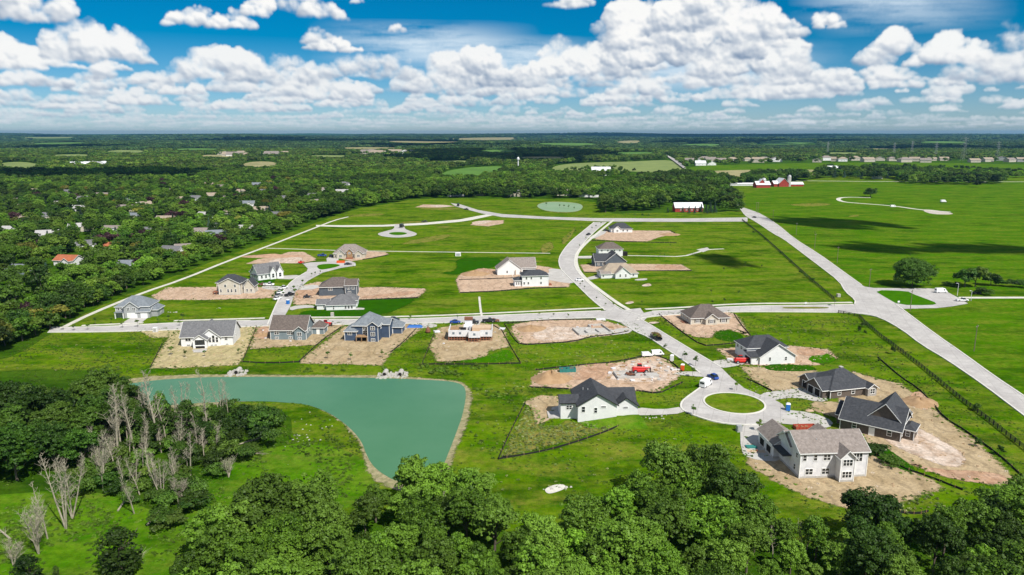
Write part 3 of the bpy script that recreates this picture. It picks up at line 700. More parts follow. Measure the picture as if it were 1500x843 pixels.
R3R2 = [(934,466),(950,475),(973,489),(1004,508),(1041,530),(1055,538),(1071,554),(1090,569.5),(1110,578),(1130,584),(1146,593),(1152,602),(1146,611),(1130,619)]
BULBL = [(1033,563),(1020,573),(1003,585),(997,592),(998,600),(1010,607),(1030,614),(1050,619.5),(1080,623),(1110,623),(1130,619)]
sheet('street', [(915,460)]+R3R2+BULBL[::-1][1:]+[(1030,552)]+R3L2[::-1]+[(905,465)], 'road', 13, smooth=0)
isl = [G(1075.5,591.5)]; c0 = isl[0]
ir = (G(1118,592)-G(1033,592)).length/2
sheet('cul_de_sac_island', [(c0.x+ir*math.cos(a), c0.y+ir*math.sin(a)) for a in np.linspace(0, 2*math.pi, 40, endpoint=False)], 'meadow', 15, smooth=0, world=True)
ribbon('kerb', [(c0.x+(ir+.15)*math.cos(a), c0.y+(ir+.15)*math.sin(a)) for a in np.linspace(0, 2*math.pi, 49)], .55, 'kerb', 0, .34, 0, world=True)
R4 = [(660,298),(675,300),(700,308),(735,314),(800,318),(870,320),(1000,320.5),(1095,319),(1095,325),(1000,325.5),(885,325),(800,321.5),(735,318.5),(705,313),(690,309),(668,303)]
sheet('street', R4, 'road', 10, smooth=0)
sheet('path', [(500,330.5),(560,330),(620,327),(673,322),(712,314.5),(722,316),(690,323),(673,325.5),(620,330),(560,332.5),(500,333),(463,332),(463,330)], 'walk', 9, smooth=0)
R5L = [(392,476),(403,450),(414,427),(430,410),(449,399),(451,394),(444,387)]
R5R = [(411,474),(425,450),(433,427),(451,410),(473,399),(500,391),(520,390),(521,386),(512,383),(498,384)]
sheet('street', R5L+[(448,386),(470,386),(487,381),(498,384),(500,386),(488,389.5),(475,393),(462,393),(463,388),(500,386),(512,383)][:0]+[(455,385),(490,383.5),(512,382.5),(521,386),(520,390),(500,393),(473,400),(451,412),(433,428),(425,450),(411,474)], 'road', 11, smooth=0)
sheet('cul_de_sac_island', [(463,390),(472,387.5),(490,387),(500,389),(492,392),(478,395),(468,396)], 'lawn', 14)
B2 = G(582,343); 
sheet('street', [(551,343),(560,347),(582,349),(605,347),(613,343),(600,338.5),(593,336),(592,329),(577,329),(578,336),(565,339)], 'road', 11)
sheet('cul_de_sac_island', [(568,342.5),(576,345),(590,345),(598,342.5),(590,340.5),(576,340.5)], 'lawn', 14)
sheet('parking_area', [(1250,415),(1263,420),(1280,422.5),(1329,423),(1360,423),(1381,425),(1404,437),(1418,445.4),(1393.5,449.7),(1372,452),(1329,453),(1316,454),(1300,440)], 'road', 11, smooth=0)
sheet('lawn', [(1279,425.5),(1329,427),(1336,431),(1355,438),(1374,445.4),(1363.6,448),(1316.6,447.5),(1298,437)], 'lawn', 14, smooth=1)
sheet('path', [(1404,435.5),(1700,435),(1700,437.5),(1404,438)], 'walk', 9, smooth=0)
sheet('planted_median', [(1145,451.6),(1150,453),(1208,453),(1216,451.6),(1208,450.3),(1150,450.3)], 'dry_grass', 14)
for pts in (R1L, R1L2, R1R, R1R2, R2B, R2B2, R3L, R3L2, R3R, R3R2[:6], BULBL[:-1], R5L[:5], R2T[:4], R2T[4:8], R2T2):
    ribbon('kerb', pts, .5, 'kerb', 0, .29, 1)
# pavements and footpaths
ribbon('pavement', [(120,477.5),(210,473.5)], 1.6, 'walk', 0, .17)
ribbon('pavement', [(255,470.5),(320,468.5),(388,466.5)], 1.6, 'walk', 0, .17)
ribbon('pavement', [(440,465.5),(590,464.8),(730,459),(860,452.5),(884,451.5)], 1.7, 'walk', 0, .17)
ribbon('pavement', [(945,453.5),(1000,451),(1047,447.5),(1100,445),(1180,444.8),(1248,443.5)], 1.8, 'walk', 0, .17)
ribbon('footpath', [(899,322.5),(880,338),(862,353),(848,367),(843,378),(845,393),(856,408),(880,427),(905,445),(922,455)], 2.2, 'walk', 0, .19)
ribbon('footpath', [(95,479),(133,460),(207,430),(267,410),(333,383),(390,362),(467,332),(490,323),(510,318)], 2.3, 'walk', 0, .12, 1)
ribbon('footpath', [(390,364),(440,365.5),(500,367.5),(600,369),(720,370.5),(806,371.5)], 1.6, 'walk', 0, .12, 1)
ribbon('footpath', [(838,376.5),(870,376),(905,374.5),(960,375.5),(1000,376.5),(1022,370),(1036,366),(1060,365)], 2.0, 'walk', 0, .12, 1)
ribbon('ditch', [(690,371.7),(740,372),(803,372.5)], 1.2, 'woodland_floor', 0, .1, 1)
ribbon('ditch', [(680,382),(735,381.5)], 1.0, 'woodland_floor', 0, .1, 1)
ribbon('farm_track', [(1275,290),(1240,289),(1226,291),(1232,296),(1262,298.5),(1310,302),(1345,307.5),(1392,311)], 5, 'walk', 0, .1, 2)
sheet('gravel_pad', [(1350,308),(1360,307),(1398,312.5),(1392,315),(1362,314)], 'gravel', 6, feather=4)
ribbon('farm_track', [(1160,265),(1300,266.5),(1800,267)], 5, 'walk', 0, .12, 1)
ribbon('dry_track', [(305,431),(314,443),(326,456),(332,466)], 1.0, 'dry_grass', .0, .07)
ribbon('dry_track', [(309,431),(320,443),(331,456),(338,466)], 1.0, 'dry_grass', .0, .07)
ribbon('dry_track', [(702,435),(704,455),(706,464)], 1.0, 'walk', .0, .07)
ribbon('dry_track', [(650,372),(646,395),(645,412),(645,430)], .9, 'dry_grass', .0, .07)
# drives
for p_ in [[(197,463),(222,462),(205,475),(185,482),(168,482),(180,473)],[(425,449),(455,447),(465,451),(440,452),(424,456)],[(505,452.5),(531,451),(531,453.5),(505,455)],
           [(384,419),(416,420),(414,426),(384,424)],[(402,405),(445,403),(432,410),(402,409)],[(478,377),(494,375),(497,384),(479,386)],
           [(432,420),(467,417),(466,424),(434,426)],[(856,408),(880,402.5),(882,407),(862,411)],[(842,376),(872,375),(872,379),(842,379)],[(862,348),(885,337),(890,341),(866,352)],
           [(836,397),(803,393),(805,401),(790,408),(832,416),(845,414)],[(931,597),(968,601),(1002,596),(1003,606),(960,609),(928,609)],
           [(995,545),(1030,545),(1045,552),(1030,553),(986,549)],[(1040,530),(1062,527),(1080,528),(1095,533),(1072,538),(1056,540)],
           [(1110,577),(1150,572),(1180,568),(1217,586),(1200,590),(1165,582),(1125,588)],[(1140,600),(1190,605),(1222,618),(1215,628),(1195,625),(1150,622),(1120,618)],
           [(1084,620),(1118,621),(1135,645),(1148,672),(1132,678),(1096,672),(1085,662)],[(885,485),(918,480),(928,482),(922,489),(890,492)],[(395,470),(440,474),(470,476),(460,480),(410,478)],
           [(600,474),(640,475),(640,480),(610,482)],[(930,409.5),(948,408),(948,411),(930,411.5)],[(680,470),(705,470),(702,478),(684,478)]]:
    sheet('drive', p_, 'drive', 8, feather=0, smooth=1)
for p_ in [[(914,445),(925,441),(930,444),(920,446.5)],[(938,419),(950,415),(956,419),(945,420.5)],[(948,473),(960,471.5),(968,473),(955,475.5)]]:
    sheet('gravel_spill', p_, 'dirt_pale', 8, feather=.8)
sheet('pale_spill', [(797,719),(803,714),(816,710),(828,711),(829,716),(818,721),(803,725)], 'walk', 8, smooth=2)
sheet('patio', [(808,598),(826,593),(826,600),(815,604),(808,603)], 'drive', 9, smooth=0)
sheet('patio', [(282,513),(300,511),(304,512),(300,517),(283,517)], 'drive', 9, smooth=0)
sheet('concrete_pad', [(1020,366),(1036,363),(1040,366),(1030,370)], 'drive', 9, smooth=0)
sheet('apron', [(1084,638),(1110,634),(1136,661),(1146,674),(1130,672)][:0] or [(1128,648),(1146,664),(1150,676),(1143,676),(1124,650)], 'concrete', 9, smooth=0)

# ------------------------------------------------------------------ houses
_cache = {}
def shared(key, fn):
    if key not in _cache: _cache[key] = fn()
    return _cache[key]
def window_mesh(w, h, cols, rows):
    def f():
        b = MB(); t = .12
        b.box(-w/2-t, -.09, -t, w/2+t, .0, 0); b.box(-w/2-t, -.09, h, w/2+t, 0, h+t); b.box(-w/2-t, -.09, 0, -w/2, 0, h); b.box(w/2, -.09, 0, w/2+t, 0, h)
        for i in range(1, cols): x = -w/2+w*i/cols; b.box(x-.06, -.07, 0, x+.06, 0, h)
        for j in range(1, rows): z = h*j/rows; b.box(-w/2, -.06, z-.04, w/2, 0, z+.04)
        me = b.mesh('window'); me.materials.append(M['trim']); return me
    return shared(('w', w, h, cols, rows), f)
def pane_mesh(w, h, m):
    def f():
        me = MB().box(-w/2, -.035, 0, w/2, .0, h).mesh('pane'); me.materials.append(M[m]); return me
    return shared(('p', w, h, m), f)
def on_face(wg, face, u):
    """point and turn of a place on a wing's wall: u metres along the wall seen from outside, from its left corner"""
    x0, y0, x1, y1 = wg[:4]
    return {'S': ((x0+u, y0), 0), 'E': ((x1, y0+u), math.pi/2), 'N': ((x1-u, y1), math.pi), 'W': ((x0, y1-u), -math.pi/2)}[face]
def roof_mesh(wg, kind, rise, ov, t=.22):
    x0, y0, x1, y1, h = wg[:5]; X0, Y0, X1, Y1 = x0-ov, y0-ov, x1+ov, y1+ov
    b = MB()
    if kind in ('gx', 'gy'):
        if kind == 'gx':   # ridge along x
            c = (y0+y1)/2; k = rise/((y1-y0)/2); e = h-k*ov
            prof = [(Y0, e), (c, h+rise), (Y1, e), (Y1, e+t), (c, h+rise+t*1.15), (Y0, e+t)]; b.prism(prof, 'x', X0, X1)
        else:
            c = (x0+x1)/2; k = rise/((x1-x0)/2); e = h-k*ov
            prof = [(X0, e), (c, h+rise), (X1, e), (X1, e+t), (c, h+rise+t*1.15), (X0, e+t)]; b.prism(prof, 'y', Y0, Y1)
    elif kind == 'hip':
        W, D = X1-X0, Y1-Y0; s = min(W, D)/2
        z = h-rise*ov/(s); zt = z+t
        if W >= D: r0, r1 = (X0+s, (Y0+Y1)/2), (X1-s, (Y0+Y1)/2)
        else: r0, r1 = ((X0+X1)/2, Y0+s), ((X0+X1)/2, Y1-s)
        top = h+rise+t
        P = [(X0,Y0,z),(X1,Y0,z),(X1,Y1,z),(X0,Y1,z),(X0,Y0,zt),(X1,Y0,zt),(X1,Y1,zt),(X0,Y1,zt),(*r0,top),(*r1,top)]
        if W >= D: Fs = [(0,3,2,1),(0,1,5,4),(1,2,6,5),(2,3,7,6),(3,0,4,7),(4,5,9,8),(5,6,9),(6,7,8,9),(7,4,8)]
        else: Fs = [(0,3,2,1),(0,1,5,4),(1,2,6,5),(2,3,7,6),(3,0,4,7),(4,5,8),(5,6,9,8),(6,7,9),(7,4,8,9)]
        b.poly(P, Fs)
    elif kind == 'shed':    # slopes down to the front
        b.poly([(X0,Y0,h-.1),(X1,Y0,h-.1),(X1,Y1,h+rise),(X0,Y1,h+rise),(X0,Y0,h+.1),(X1,Y0,h+.1),(X1,Y1,h+rise+.2),(X0,Y1,h+rise+.2)],
               [(0,3,2,1),(4,5,6,7),(0,1,5,4),(1,2,6,5),(2,3,7,6),(3,0,4,7)])
    else:
        b.box(X0, Y0, h, X1, Y1, h+.25)
    return b
def wall_mesh(wg, kind, rise):
    x0, y0, x1, y1, h = wg[:5]; z0 = -.3; b = MB()
    if kind == 'gx': c = (y0+y1)/2; b.prism([(y0,z0),(y1,z0),(y1,h),(c,h+rise),(y0,h)], 'x', x0, x1)
    elif kind == 'gy': c = (x0+x1)/2; b.prism([(x0,z0),(x1,z0),(x1,h),(c,h+rise),(x0,h)], 'y', y0, y1)
    else: b.box(x0, y0, z0, x1, y1, h+.02)
    return b
def fascia_mesh(wg, kind, rise, ov, t=.22):
    x0, y0, x1, y1, h = wg[:5]; X0, Y0, X1, Y1 = x0-ov-.03, y0-ov-.03, x1+ov+.03, y1+ov+.03; b = MB(); w = .07
    if kind == 'gx':
        c = (y0+y1)/2; k = rise/((y1-y0)/2); e = h-k*ov
        for xa in (X0-w, X1): b.prism([(Y0, e-.05), (c, h+rise-.05), (Y1, e-.05), (Y1, e+t-.06), (c, h+rise+t*.8), (Y0, e+t-.06)], 'x', xa, xa+w)
        for ya in (Y0-w, Y1): b.box(X0, ya, e-.05, X1, ya+w, e+t-.05)
    elif kind == 'gy':
        c = (x0+x1)/2; k = rise/((x1-x0)/2); e = h-k*ov
        for ya in (Y0-w, Y1): b.prism([(X0, e-.05), (c, h+rise-.05), (X1, e-.05), (X1, e+t-.06), (c, h+rise+t*.8), (X0, e+t-.06)], 'y', ya, ya+w)
        for xa in (X0-w, X1): b.box(xa, Y0, e-.05, xa+w, Y1, e+t-.05)
    elif kind == 'hip':
        s = min(X1-X0, Y1-Y0)/2; e = h-rise*ov/s
        for ya in (Y0-w, Y1): b.box(X0, ya, e-.05, X1, ya+w, e+t-.05)
        for xa in (X0-w, X1): b.box(xa, Y0+.01, e-.05, xa+w, Y1-.01, e+t-.05)
    return b
def house(label, at, ang, wings, wall, roof, wins=(), doors=(), extras=(), group='new houses of the estate', name='house', found=.0, ov=.45, trim='trim', z=0.0, cat='house'):
    """at = pixel of the local origin; ang = world turn of the local x axis.
    wing = (x0,y0,x1,y1,height,roof kind,rise[,wall material]); win = (wing, face, u, z, w, h, cols, rows); door = (wing, face, u, w, h, material)"""
    p = G(*at); root = empty(name, (p.x, p.y, z), ang, label, cat, group)
    for i, wg in enumerate(wings):
        kind, rise = wg[5], wg[6]; wm = wg[7] if len(wg) > 7 and wg[7] else wall; rm = wg[8] if len(wg) > 8 else roof
        e = .004*i
        wg = (wg[0]+e, wg[1]+e, wg[2]-e, wg[3]-e, *wg[4:])
        wall_mesh(wg, kind, rise).obj('wall', M[wm], root)
        if kind != 'none':
            r = roof_mesh(wg, kind, rise, ov-e).obj('roof', M[rm], root)
            if kind in ('gx', 'gy', 'hip'): fascia_mesh(wg, kind, rise, ov-e).obj('fascia', M[trim], r)
        if found:
            x0, y0, x1, y1 = wg[:4]; MB().box(x0-.06, y0-.06, -.3, x1+.06, y1+.06, found+.002*i).obj('foundation', M['concrete'], root)
    wmap = list(wings)
    for wn in wins:
        wi, face, u, zz, w, h = wn[:6]; cols = wn[6] if len(wn) > 6 else 1; rows = wn[7] if len(wn) > 7 else 2
        (x, y), a = on_face(wmap[wi], face, u)
        o = link_obj('window', window_mesh(w, h, cols, rows), root, None, (x, y, zz)); o.rotation_euler = (0, 0, a)
        c = link_obj('pane', pane_mesh(w, h, 'glass'), o)
    for d in doors:
        wi, face, u, w, h, m = d[:6]; zz = d[6] if len(d) > 6 else .05
        (x, y), a = on_face(wmap[wi], face, u)
        gar = w > 2
        def f(w=w, h=h, m=m, gar=gar):
            b = MB()
            if m == 'dark_void': b.box(-w/2, -.03, 0, w/2, .05, h)  # open doorways: near-black panel on the wall stands in for the shade inside
            elif gar:
                n = 4
                for i in range(n): b.box(-w/2, -.07, h*i/n+.02, w/2, .02, h*(i+1)/n-.02)
            else: b.box(-w/2, -.07, 0, w/2, .02, h)
            me = b.mesh('door'); me.materials.append(M[m]); return me
        o = link_obj('garage_door_or_opening' if gar else 'door', shared(('d', w, h, m), f), root, None, (x, y, zz)); o.rotation_euler = (0, 0, a)
        def g(w=w, h=h):
            b = MB(); t = .14
            b.box(-w/2-t, -.1, 0, -w/2, 0, h); b.box(w/2, -.1, 0, w/2+t, 0, h); b.box(-w/2-t, -.1, h, w/2+t, 0, h+t)
            me = b.mesh('door_frame'); me.materials.append(M['trim']); return me
        link_obj('door_frame', shared(('df', w, h), g), o)
    for ex in extras: ex(root)
    return root
def ex_box(name, b, m): return lambda root: MB().box(*b).obj(name, M[m], root)
def ex_chimney(x, y, w, h, z0, m='stone_wall'):
    def f(root):
        c = MB().box(x-w/2, y-w/2, z0, x+w/2, y+w/2, h).obj('chimney', M[m], root)
        MB().box(x-w/2-.1, y-w/2-.1, h, x+w/2+.1, y+w/2+.1, h+.15).obj('chimney_cap', M['concrete'], c)
    return f
def ex_posts(pts, h, m='trim', w=.3, name='porch_post'):
    def f(root):
        for x, y in pts: link_obj(name, shared(('post', h, m, w), lambda: (lambda me: (me.materials.append(M[m]), me)[1])(MB().box(-w/2, -w/2, 0, w/2, w/2, h).mesh(name))), root, None, (x, y, 0))
    return f
def ex_corner(wg, m='trim'):
    def f(root):
        x0, y0, x1, y1, h = wg[:5]; w = .16
        for x, y in ((x0, y0), (x1, y0), (x0, y1), (x1, y1)):
            MB().box(x-w/2-.03*(1 if x == x0 else -1), y-w/2-.03*(1 if y == y0 else -1), 0, x+w/2-.03*(1 if x == x0 else -1), y+w/2-.03*(1 if y == y0 else -1), h-.15).obj('corner_board', M[m], root)
    return f
def ex_vents(pts):
    def f(root):
        for x, y, z_ in pts: MB().tube([(x, y, z_-.3), (x, y, z_+.45)], .14, 8).obj('vent_pipe', M['galv'], root)
    return f
K = 80/75
# ---- the new houses, nearest first
W0 = lambda s: s
def row(w, face, us, z, ww, h, c=1, r=2): return [(w, face, u, z, ww, h, c, r) for u in us]
house('white two-storey house with taupe roof and a projecting window bay, nearest to the foreground wood', (1170.2,701.4), R(4),
  [(0,0,16.3,11,6.6,'gx',3.0), (8.6,-2.4,11.9,3,6.2,'gy',1.6), (-1.6,11.0,5.6,20.5,3.9,'gy',2.4), (-.1,5,5,12,6.0,'gx',2.4), (8,9,13,13,6.3,'gy',1.7)],
  'house_wrap', 'roof_taupe',
  row(0,'S',[1.0],4.5,.8,1.4)+row(0,'S',[3.6],4.5,.8,1.4)+row(0,'S',[6.4],4.5,1.6,1.4,2)+row(0,'S',[2.3],1.0,1.7,1.4,2)+row(0,'S',[6.3],1.0,1.7,1.4,2)
  +row(1,'S',[1.65],4.1,2.2,1.5,3)+row(1,'S',[1.65],1.1,2.2,1.5,3)+row(1,'W',[1.2],4.1,1.4,1.5,2)+row(1,'W',[1.2],1.0,1.4,1.5,2)
  +row(0,'S',[13.9],4.0,2.2,2.0,3,2)+row(0,'S',[12.9],1.2,1.1,1.4)+row(0,'W',[9.2],4.5,.8,1.2)+row(0,'W',[5.5],4.5,.8,1.2)+row(0,'W',[8.4],1.2,.8,1.3)+row(0,'E',[4,7.5],3.8,1.2,1.4,2),
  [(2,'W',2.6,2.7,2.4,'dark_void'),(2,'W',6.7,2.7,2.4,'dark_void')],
  [ex_box('porch_roof',(-2.2,4.5,3.6,.0,10.6,3.85),'roof_black'), ex_corner((0,0,16.3,11,6.5)), ex_corner((8.6,-2.4,11.9,3,6.1)), ex_vents([(5,3,8.2),(11,8,8.4)])], found=.55)
house('dark brown house with charcoal roof and white corner boards beside the cul-de-sac', (1230,628), R(-38),
  [(0,0,15,12.5,3.1,'gx',4.3), (6.0,2.4,14.8,13.5,4.3,'gy',4.6), (14.9,3,17.6,8.5,3.0,'hip',.9), (-1.8,3.5,6,11,2.9,'gx',2.6)],
  'brown_wall', 'roof_black',
  row(0,'S',[3.6,12.3],1.15,1.0,1.4)+row(1,'S',[3.8],5.0,.01,.01)[:0]+row(2,'S',[1.3],1.1,.9,1.3)+row(0,'E',[2],1.1,1.0,1.3),
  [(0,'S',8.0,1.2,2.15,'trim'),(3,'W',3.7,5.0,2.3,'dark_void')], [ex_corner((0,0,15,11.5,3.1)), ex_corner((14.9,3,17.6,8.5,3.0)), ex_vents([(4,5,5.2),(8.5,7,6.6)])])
house('long brown ranch house with charcoal hip roof, behind the other dark house', (1215.7,584.7), R(15),
  [(0,0,15.4,12.5,2.85,'hip',4.2), (-2.2,.8,6,8.6,2.8,'gx',2.6), (-1.2,7.5,6,13.5,2.8,'gx',2.0), (12.6,-1.3,15.8,3,2.8,'gy',1.1,'stone_wall')],
  'brown_wall', 'roof_black', row(0,'S',[3.2,8.2],1.0,1.1,1.5)+row(3,'S',[1.6],.9,1.6,1.5,2)+row(0,'E',[5,9],1,1.1,1.4),
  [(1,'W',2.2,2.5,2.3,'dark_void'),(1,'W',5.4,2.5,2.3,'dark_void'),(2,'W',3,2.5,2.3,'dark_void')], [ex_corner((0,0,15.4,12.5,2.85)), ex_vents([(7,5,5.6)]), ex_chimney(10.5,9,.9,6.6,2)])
house('white house with a tall plain gable wall, charcoal roof and open garage', (1113,535), R(8),
  [(0,0,13,9,3.1,'gy',4.3), (-2.6,5,12.6,14.5,4.9,'hip',3.0), (-3.0,.6,1,6,2.9,'shed',.8,None,'roof_black')],
  'white_wall', 'roof_black', row(0,'S',[3.6,9.6],1.4,.7,1.25)+row(1,'W',[2,5],3.1,1.2,1.3,2),
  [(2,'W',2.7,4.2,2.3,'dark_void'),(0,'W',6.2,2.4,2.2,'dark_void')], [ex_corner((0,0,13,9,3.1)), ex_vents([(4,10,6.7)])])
def shutters(pts):
    def f(root):
        for x, y, z_, h in pts: MB().box(x-.2, y-.08, z_, x+.2, y+.01, z_+h).obj('shutter', M['black_metal'], root)
    return f
house('beige single-storey house with brown hip roof and black shutters, north of the side street corner', (1012,476), R(7),
  [(0,0,16.8,12.5,3.0,'hip',4.2), (6.0,-1.5,11.2,3,2.9,'gy',1.9), (10.6,-.5,16.9,4,2.9,'hip',1.2)],
  'beige_wall', 'roof_brown', row(0,'S',[3.0],.9,1.5,1.4,3)+row(1,'S',[2.6],.9,1.5,1.5,3)+row(2,'S',[3.6],.9,1.5,1.4,3)+row(0,'W',[4,8],1,1,1.3),
  [], [shutters([(1.75,0,.9,1.4),(4.25,0,.9,1.4),(7.3,-1.5,.9,1.5),(9.9,-1.5,.9,1.5),(12.9,-.5,.9,1.4),(15.5,-.5,.9,1.4)]), ex_box('window_well',(-2.6,2.5,-.1,-.2,6.5,.25),'rust'), ex_corner((0,0,16.8,12.5,3.0))])
house('white house with dark roof and steep front gable, beside the large pond lawn', (846.4,618.7), R(3),
  [(0,0,11.0,13,5.0,'gy',3.3), (11,4.2,18.0,10.5,3.0,'gy',2.4), (6,6,17.6,13.8,3.0,'gx',3.4), (-4.6,2.6,0.5,8.6,4.9,'gx',1.2)],
  'white_wall', 'roof_black', row(0,'S',[1.5],3.0,.9,1.6)+row(0,'S',[5.0],2.7,.8,1.5)+row(0,'S',[7.2],4.2,1.3,.5)+row(1,'S',[3.4],2.2,1.3,.5)+row(3,'S',[2.4],2.9,1.5,1.1,2),
  [], [ex_vents([(2.5,8,7.0),(3.6,6,7.4)]), ex_box('deck',(-8,3,0,-4.6,8,.35),'concrete')], trim='black_metal')
house('white ranch house with grey-brown roof and glazed porch gable', (266,508.4), R(7),
  [(0,0,19.0,12,3.9,'gx',4.4), (7.2,-.7,14.6,6,3.9,'gy',3.0), (5.4,-3.2,10.2,2,3.6,'gy',1.7), (5,9,10.5,14.5,3.4,'gy',3.6)],
  'white_wall', 'roof_grey', row(0,'S',[2.6],2.2,1.9,1.1,2,1)+row(0,'S',[2.6],.3,1.2,.5)+row(1,'S',[3.6],1.6,.8,2.0)+row(1,'S',[4.9],1.6,.9,2.7)+row(1,'S',[6.2],1.6,.8,2.0)+row(0,'S',[16.6],2.2,1.0,1.1)+row(0,'S',[16.8],.3,1.0,.4)+row(1,'S',[4.2,5.6],.3,1.0,.4)+row(0,'E',[5],2,1,1.2),
  [(2,'S',2.4,3.6,2.0,'glass',1.4),(2,'S',2.4,3.4,.9,'dark_void',.1)], [ex_corner((5.4,-3.2,10.2,2,3.5)), ex_vents([(14.5,3.5,5.6),(16,7,6.4)])])
house('blue-grey house with brown roof between the white ranch and the navy house', (397,498), R(0),
  [(0,0,14.0,11,4.1,'gx',4.4), (9.6,-.8,13.6,4,4.0,'gy',1.6), (14.2,8,19.0,13.5,3.0,'hip',2.0), (3,9,12,14,4.0,'gx',2.2)],
  'teal_wall', 'roof_brown', row(0,'S',[2.4],2.2,1.7,1.3,2)+row(0,'S',[7.6],2.2,2.0,1.5,3)+row(1,'S',[2.0],1.9,1.6,1.3,2)+row(0,'S',[2.4],.3,1.2,.8,2)+row(0,'S',[7.8],.4,1.2,.8,2)+row(1,'S',[2.0],.3,1.2,.8,2)+row(0,'E',[2.5,5.5],2.2,.8,1.3),
  [(2,'S',2.4,1.0,2.1,'trim')], [ex_corner((0,0,14,11,4.1)), ex_corner((14.2,8,19,13.5,3.0)), ex_vents([(9,8,7.2)])])
house('navy blue three-level house with grey roof and timber deck above a tan plot', (505.5,499.6), R(-2),
  [(3.2,1.2,13.6,13,6.1,'hip',3.8), (0,0,4.6,9,4.0,'hip',1.5), (9.4,-1.2,13.4,4,6.6,'gy',1.5), (13.6,11,20.5,17.5,3.0,'hip',2.3), (13.2,5,16.6,13,5.6,'gx',1.4)],
  'navy_wall', 'roof_blue', row(2,'S',[2.0],4.9,1.5,1.3,2)+row(2,'S',[2.0],2.5,1.5,1.4,2)+row(2,'S',[2.0],.3,1.4,1.0,2)+row(1,'S',[2.0],2.5,1.5,1.1,2)+row(0,'S',[4.6],4.3,1.7,1.3,2)+row(0,'S',[4.6],2.4,1.7,1.5,2)+row(0,'E',[2.5,5],4.3,1.2,1.3,2),
  [(3,'S',2.6,1.1,2.1,'trim'),(0,'S',4.6,2.6,1.9,'dark_void',.1)], [ex_box('deck',(4.7,-2.0,2.05,9.3,1.2,2.25),'wood'), ex_posts([(4.9,-1.8),(7,-1.8),(9.1,-1.8)],2.05,'wood',.22,'deck_post'), ex_corner((9.4,-1.2,13.4,4,6.5)), ex_corner((0,0,4.6,9,4.0)), ex_corner((13.2,5,16.6,13,5.6)), ex_corner((13.6,11,20.5,17.5,3.0))])
house('grey two-storey house with blue-grey roof and white garage doors at the end of the street', (171,466), R(5),
  [(0,0,14.2,10.5,5.2,'hip',3.5), (3.8,-1.1,10,4,5.0,'gy',2.4), (13.6,1.5,17,9,3.2,'hip',1.4), (9.4,-1.3,14.6,4,3.0,'gx',1.2)],
  'grey_wall', 'roof_blue', row(0,'S',[1.2,2.6],3.5,.8,1.2)+row(1,'S',[1.9,4.3],3.4,1.2,1.3,2)+row(2,'E',[4],1,1.0,1.3)+row(0,'W',[5],3.4,1,1.3),
  [(1,'S',3.6,4.4,2.2,'trim'),(3,'S',2.9,2.6,2.2,'trim'),(0,'S',3.2,1.0,2.1,'wood_red')], [ex_posts([(0.2,-1.6),(3.6,-1.6)],2.6), ex_box('porch_roof',(-.2,-1.9,2.6,3.8,.2,2.85),'roof_blue'), ex_corner((0,0,14.2,10.5,5.2))])
house('beige two-storey house with steep charcoal roof on the long tan plot', (321.5,432.5), R(3),
  [(0,0,10.3,8,6.0,'gy',2.6), (-2,2.5,10.6,11.5,6.0,'hip',3.2), (11.6,3,16.4,9.5,4.2,'gy',3.0), (10,4,12,9,3.4,'gx',1.0)],
  'beige_wall', 'roof_black', row(0,'S',[3.2],4.0,1.0,1.3)+row(0,'S',[8.0],3.9,.9,1.4)+row(0,'S',[.9,4.5,6.2,8.2],1.4,.8,1.5)+row(2,'S',[1.4,3.4],1.0,.8,1.3),
  [], [ex_box('deck',(-3.6,.6,1.3,-.2,4,1.5),'wood_red'), ex_posts([(-3.3,.8),(-1.8,.8)],1.3,'wood_red',.3,'deck_post'), ex_corner((0,0,10.3,8,6.0)), ex_corner((11.6,3,16.4,9.5,4.2))], found=.5)
house('white house with twin front gables and dark grey roof, set askew to the street', (378.7,411.5), R(42),
  [(0,0,14,9.5,3.7,'gx',4.6), (6.4,-1.4,9.6,5,4.2,'gy',2.6), (10.4,-1.4,13.8,5,4.2,'gy',2.6), (1,8,9,13.5,3.4,'gy',3.2)],
  'white_wall', 'roof_grey', row(0,'W',[2.5,6.5],4.6,.9,1.2)+row(0,'W',[2,5,8],1.2,.9,1.5)+row(1,'S',[1.6],1,1.2,2.2)+row(2,'S',[1.7],1,1.4,2.2)+row(0,'S',[2,4.4],1,1,1.6),
  [], [ex_box('porch_roof',(-1.2,2,2.6,.0,8,2.8),'roof_black'), ex_corner((10.4,-1.4,13.8,5,4.2))])
house('tan house with many small gables and grey-brown roof beside the left cul-de-sac', (489,379), R(6),
  [(0,0,20,13,3.4,'hip',4.8), (2,-1.4,7,4,3.4,'gy',2.6), (8.5,-1,12,4,4.6,'gy',1.8,'wood'), (13.5,-1.5,18.5,4,3.3,'gy',2.2)],
  'tan_wall', 'roof_taupe', row(1,'S',[2.5],1,1.6,1.4,2)+row(3,'S',[2.5],1,1.6,1.4,2)+row(2,'S',[1.7],3,1.2,1.0,2)+row(1,'S',[2.5],4,.7,.8), [], [ex_box('brick_step',(8,-3.5,0,12.5,-1,.7),'wood_red')])
house('slate-coloured two-storey house with wide brown hip roof, above the white house in its street', (468,434), R(6),
  [(0,0,17.5,12,4.6,'hip',3.6), (13,-1.2,18.6,9,5.4,'gx',2.2)],
  'slate_wall', 'roof_brown', row(1,'S',[1.6,3.9],3.4,1.3,1.2,2)+row(0,'S',[5.5],2.8,1.8,1.3,2)+row(1,'S',[2],1,1.4,1.3,2), [], [ex_corner((13,-1.2,18.6,9,5.4))])
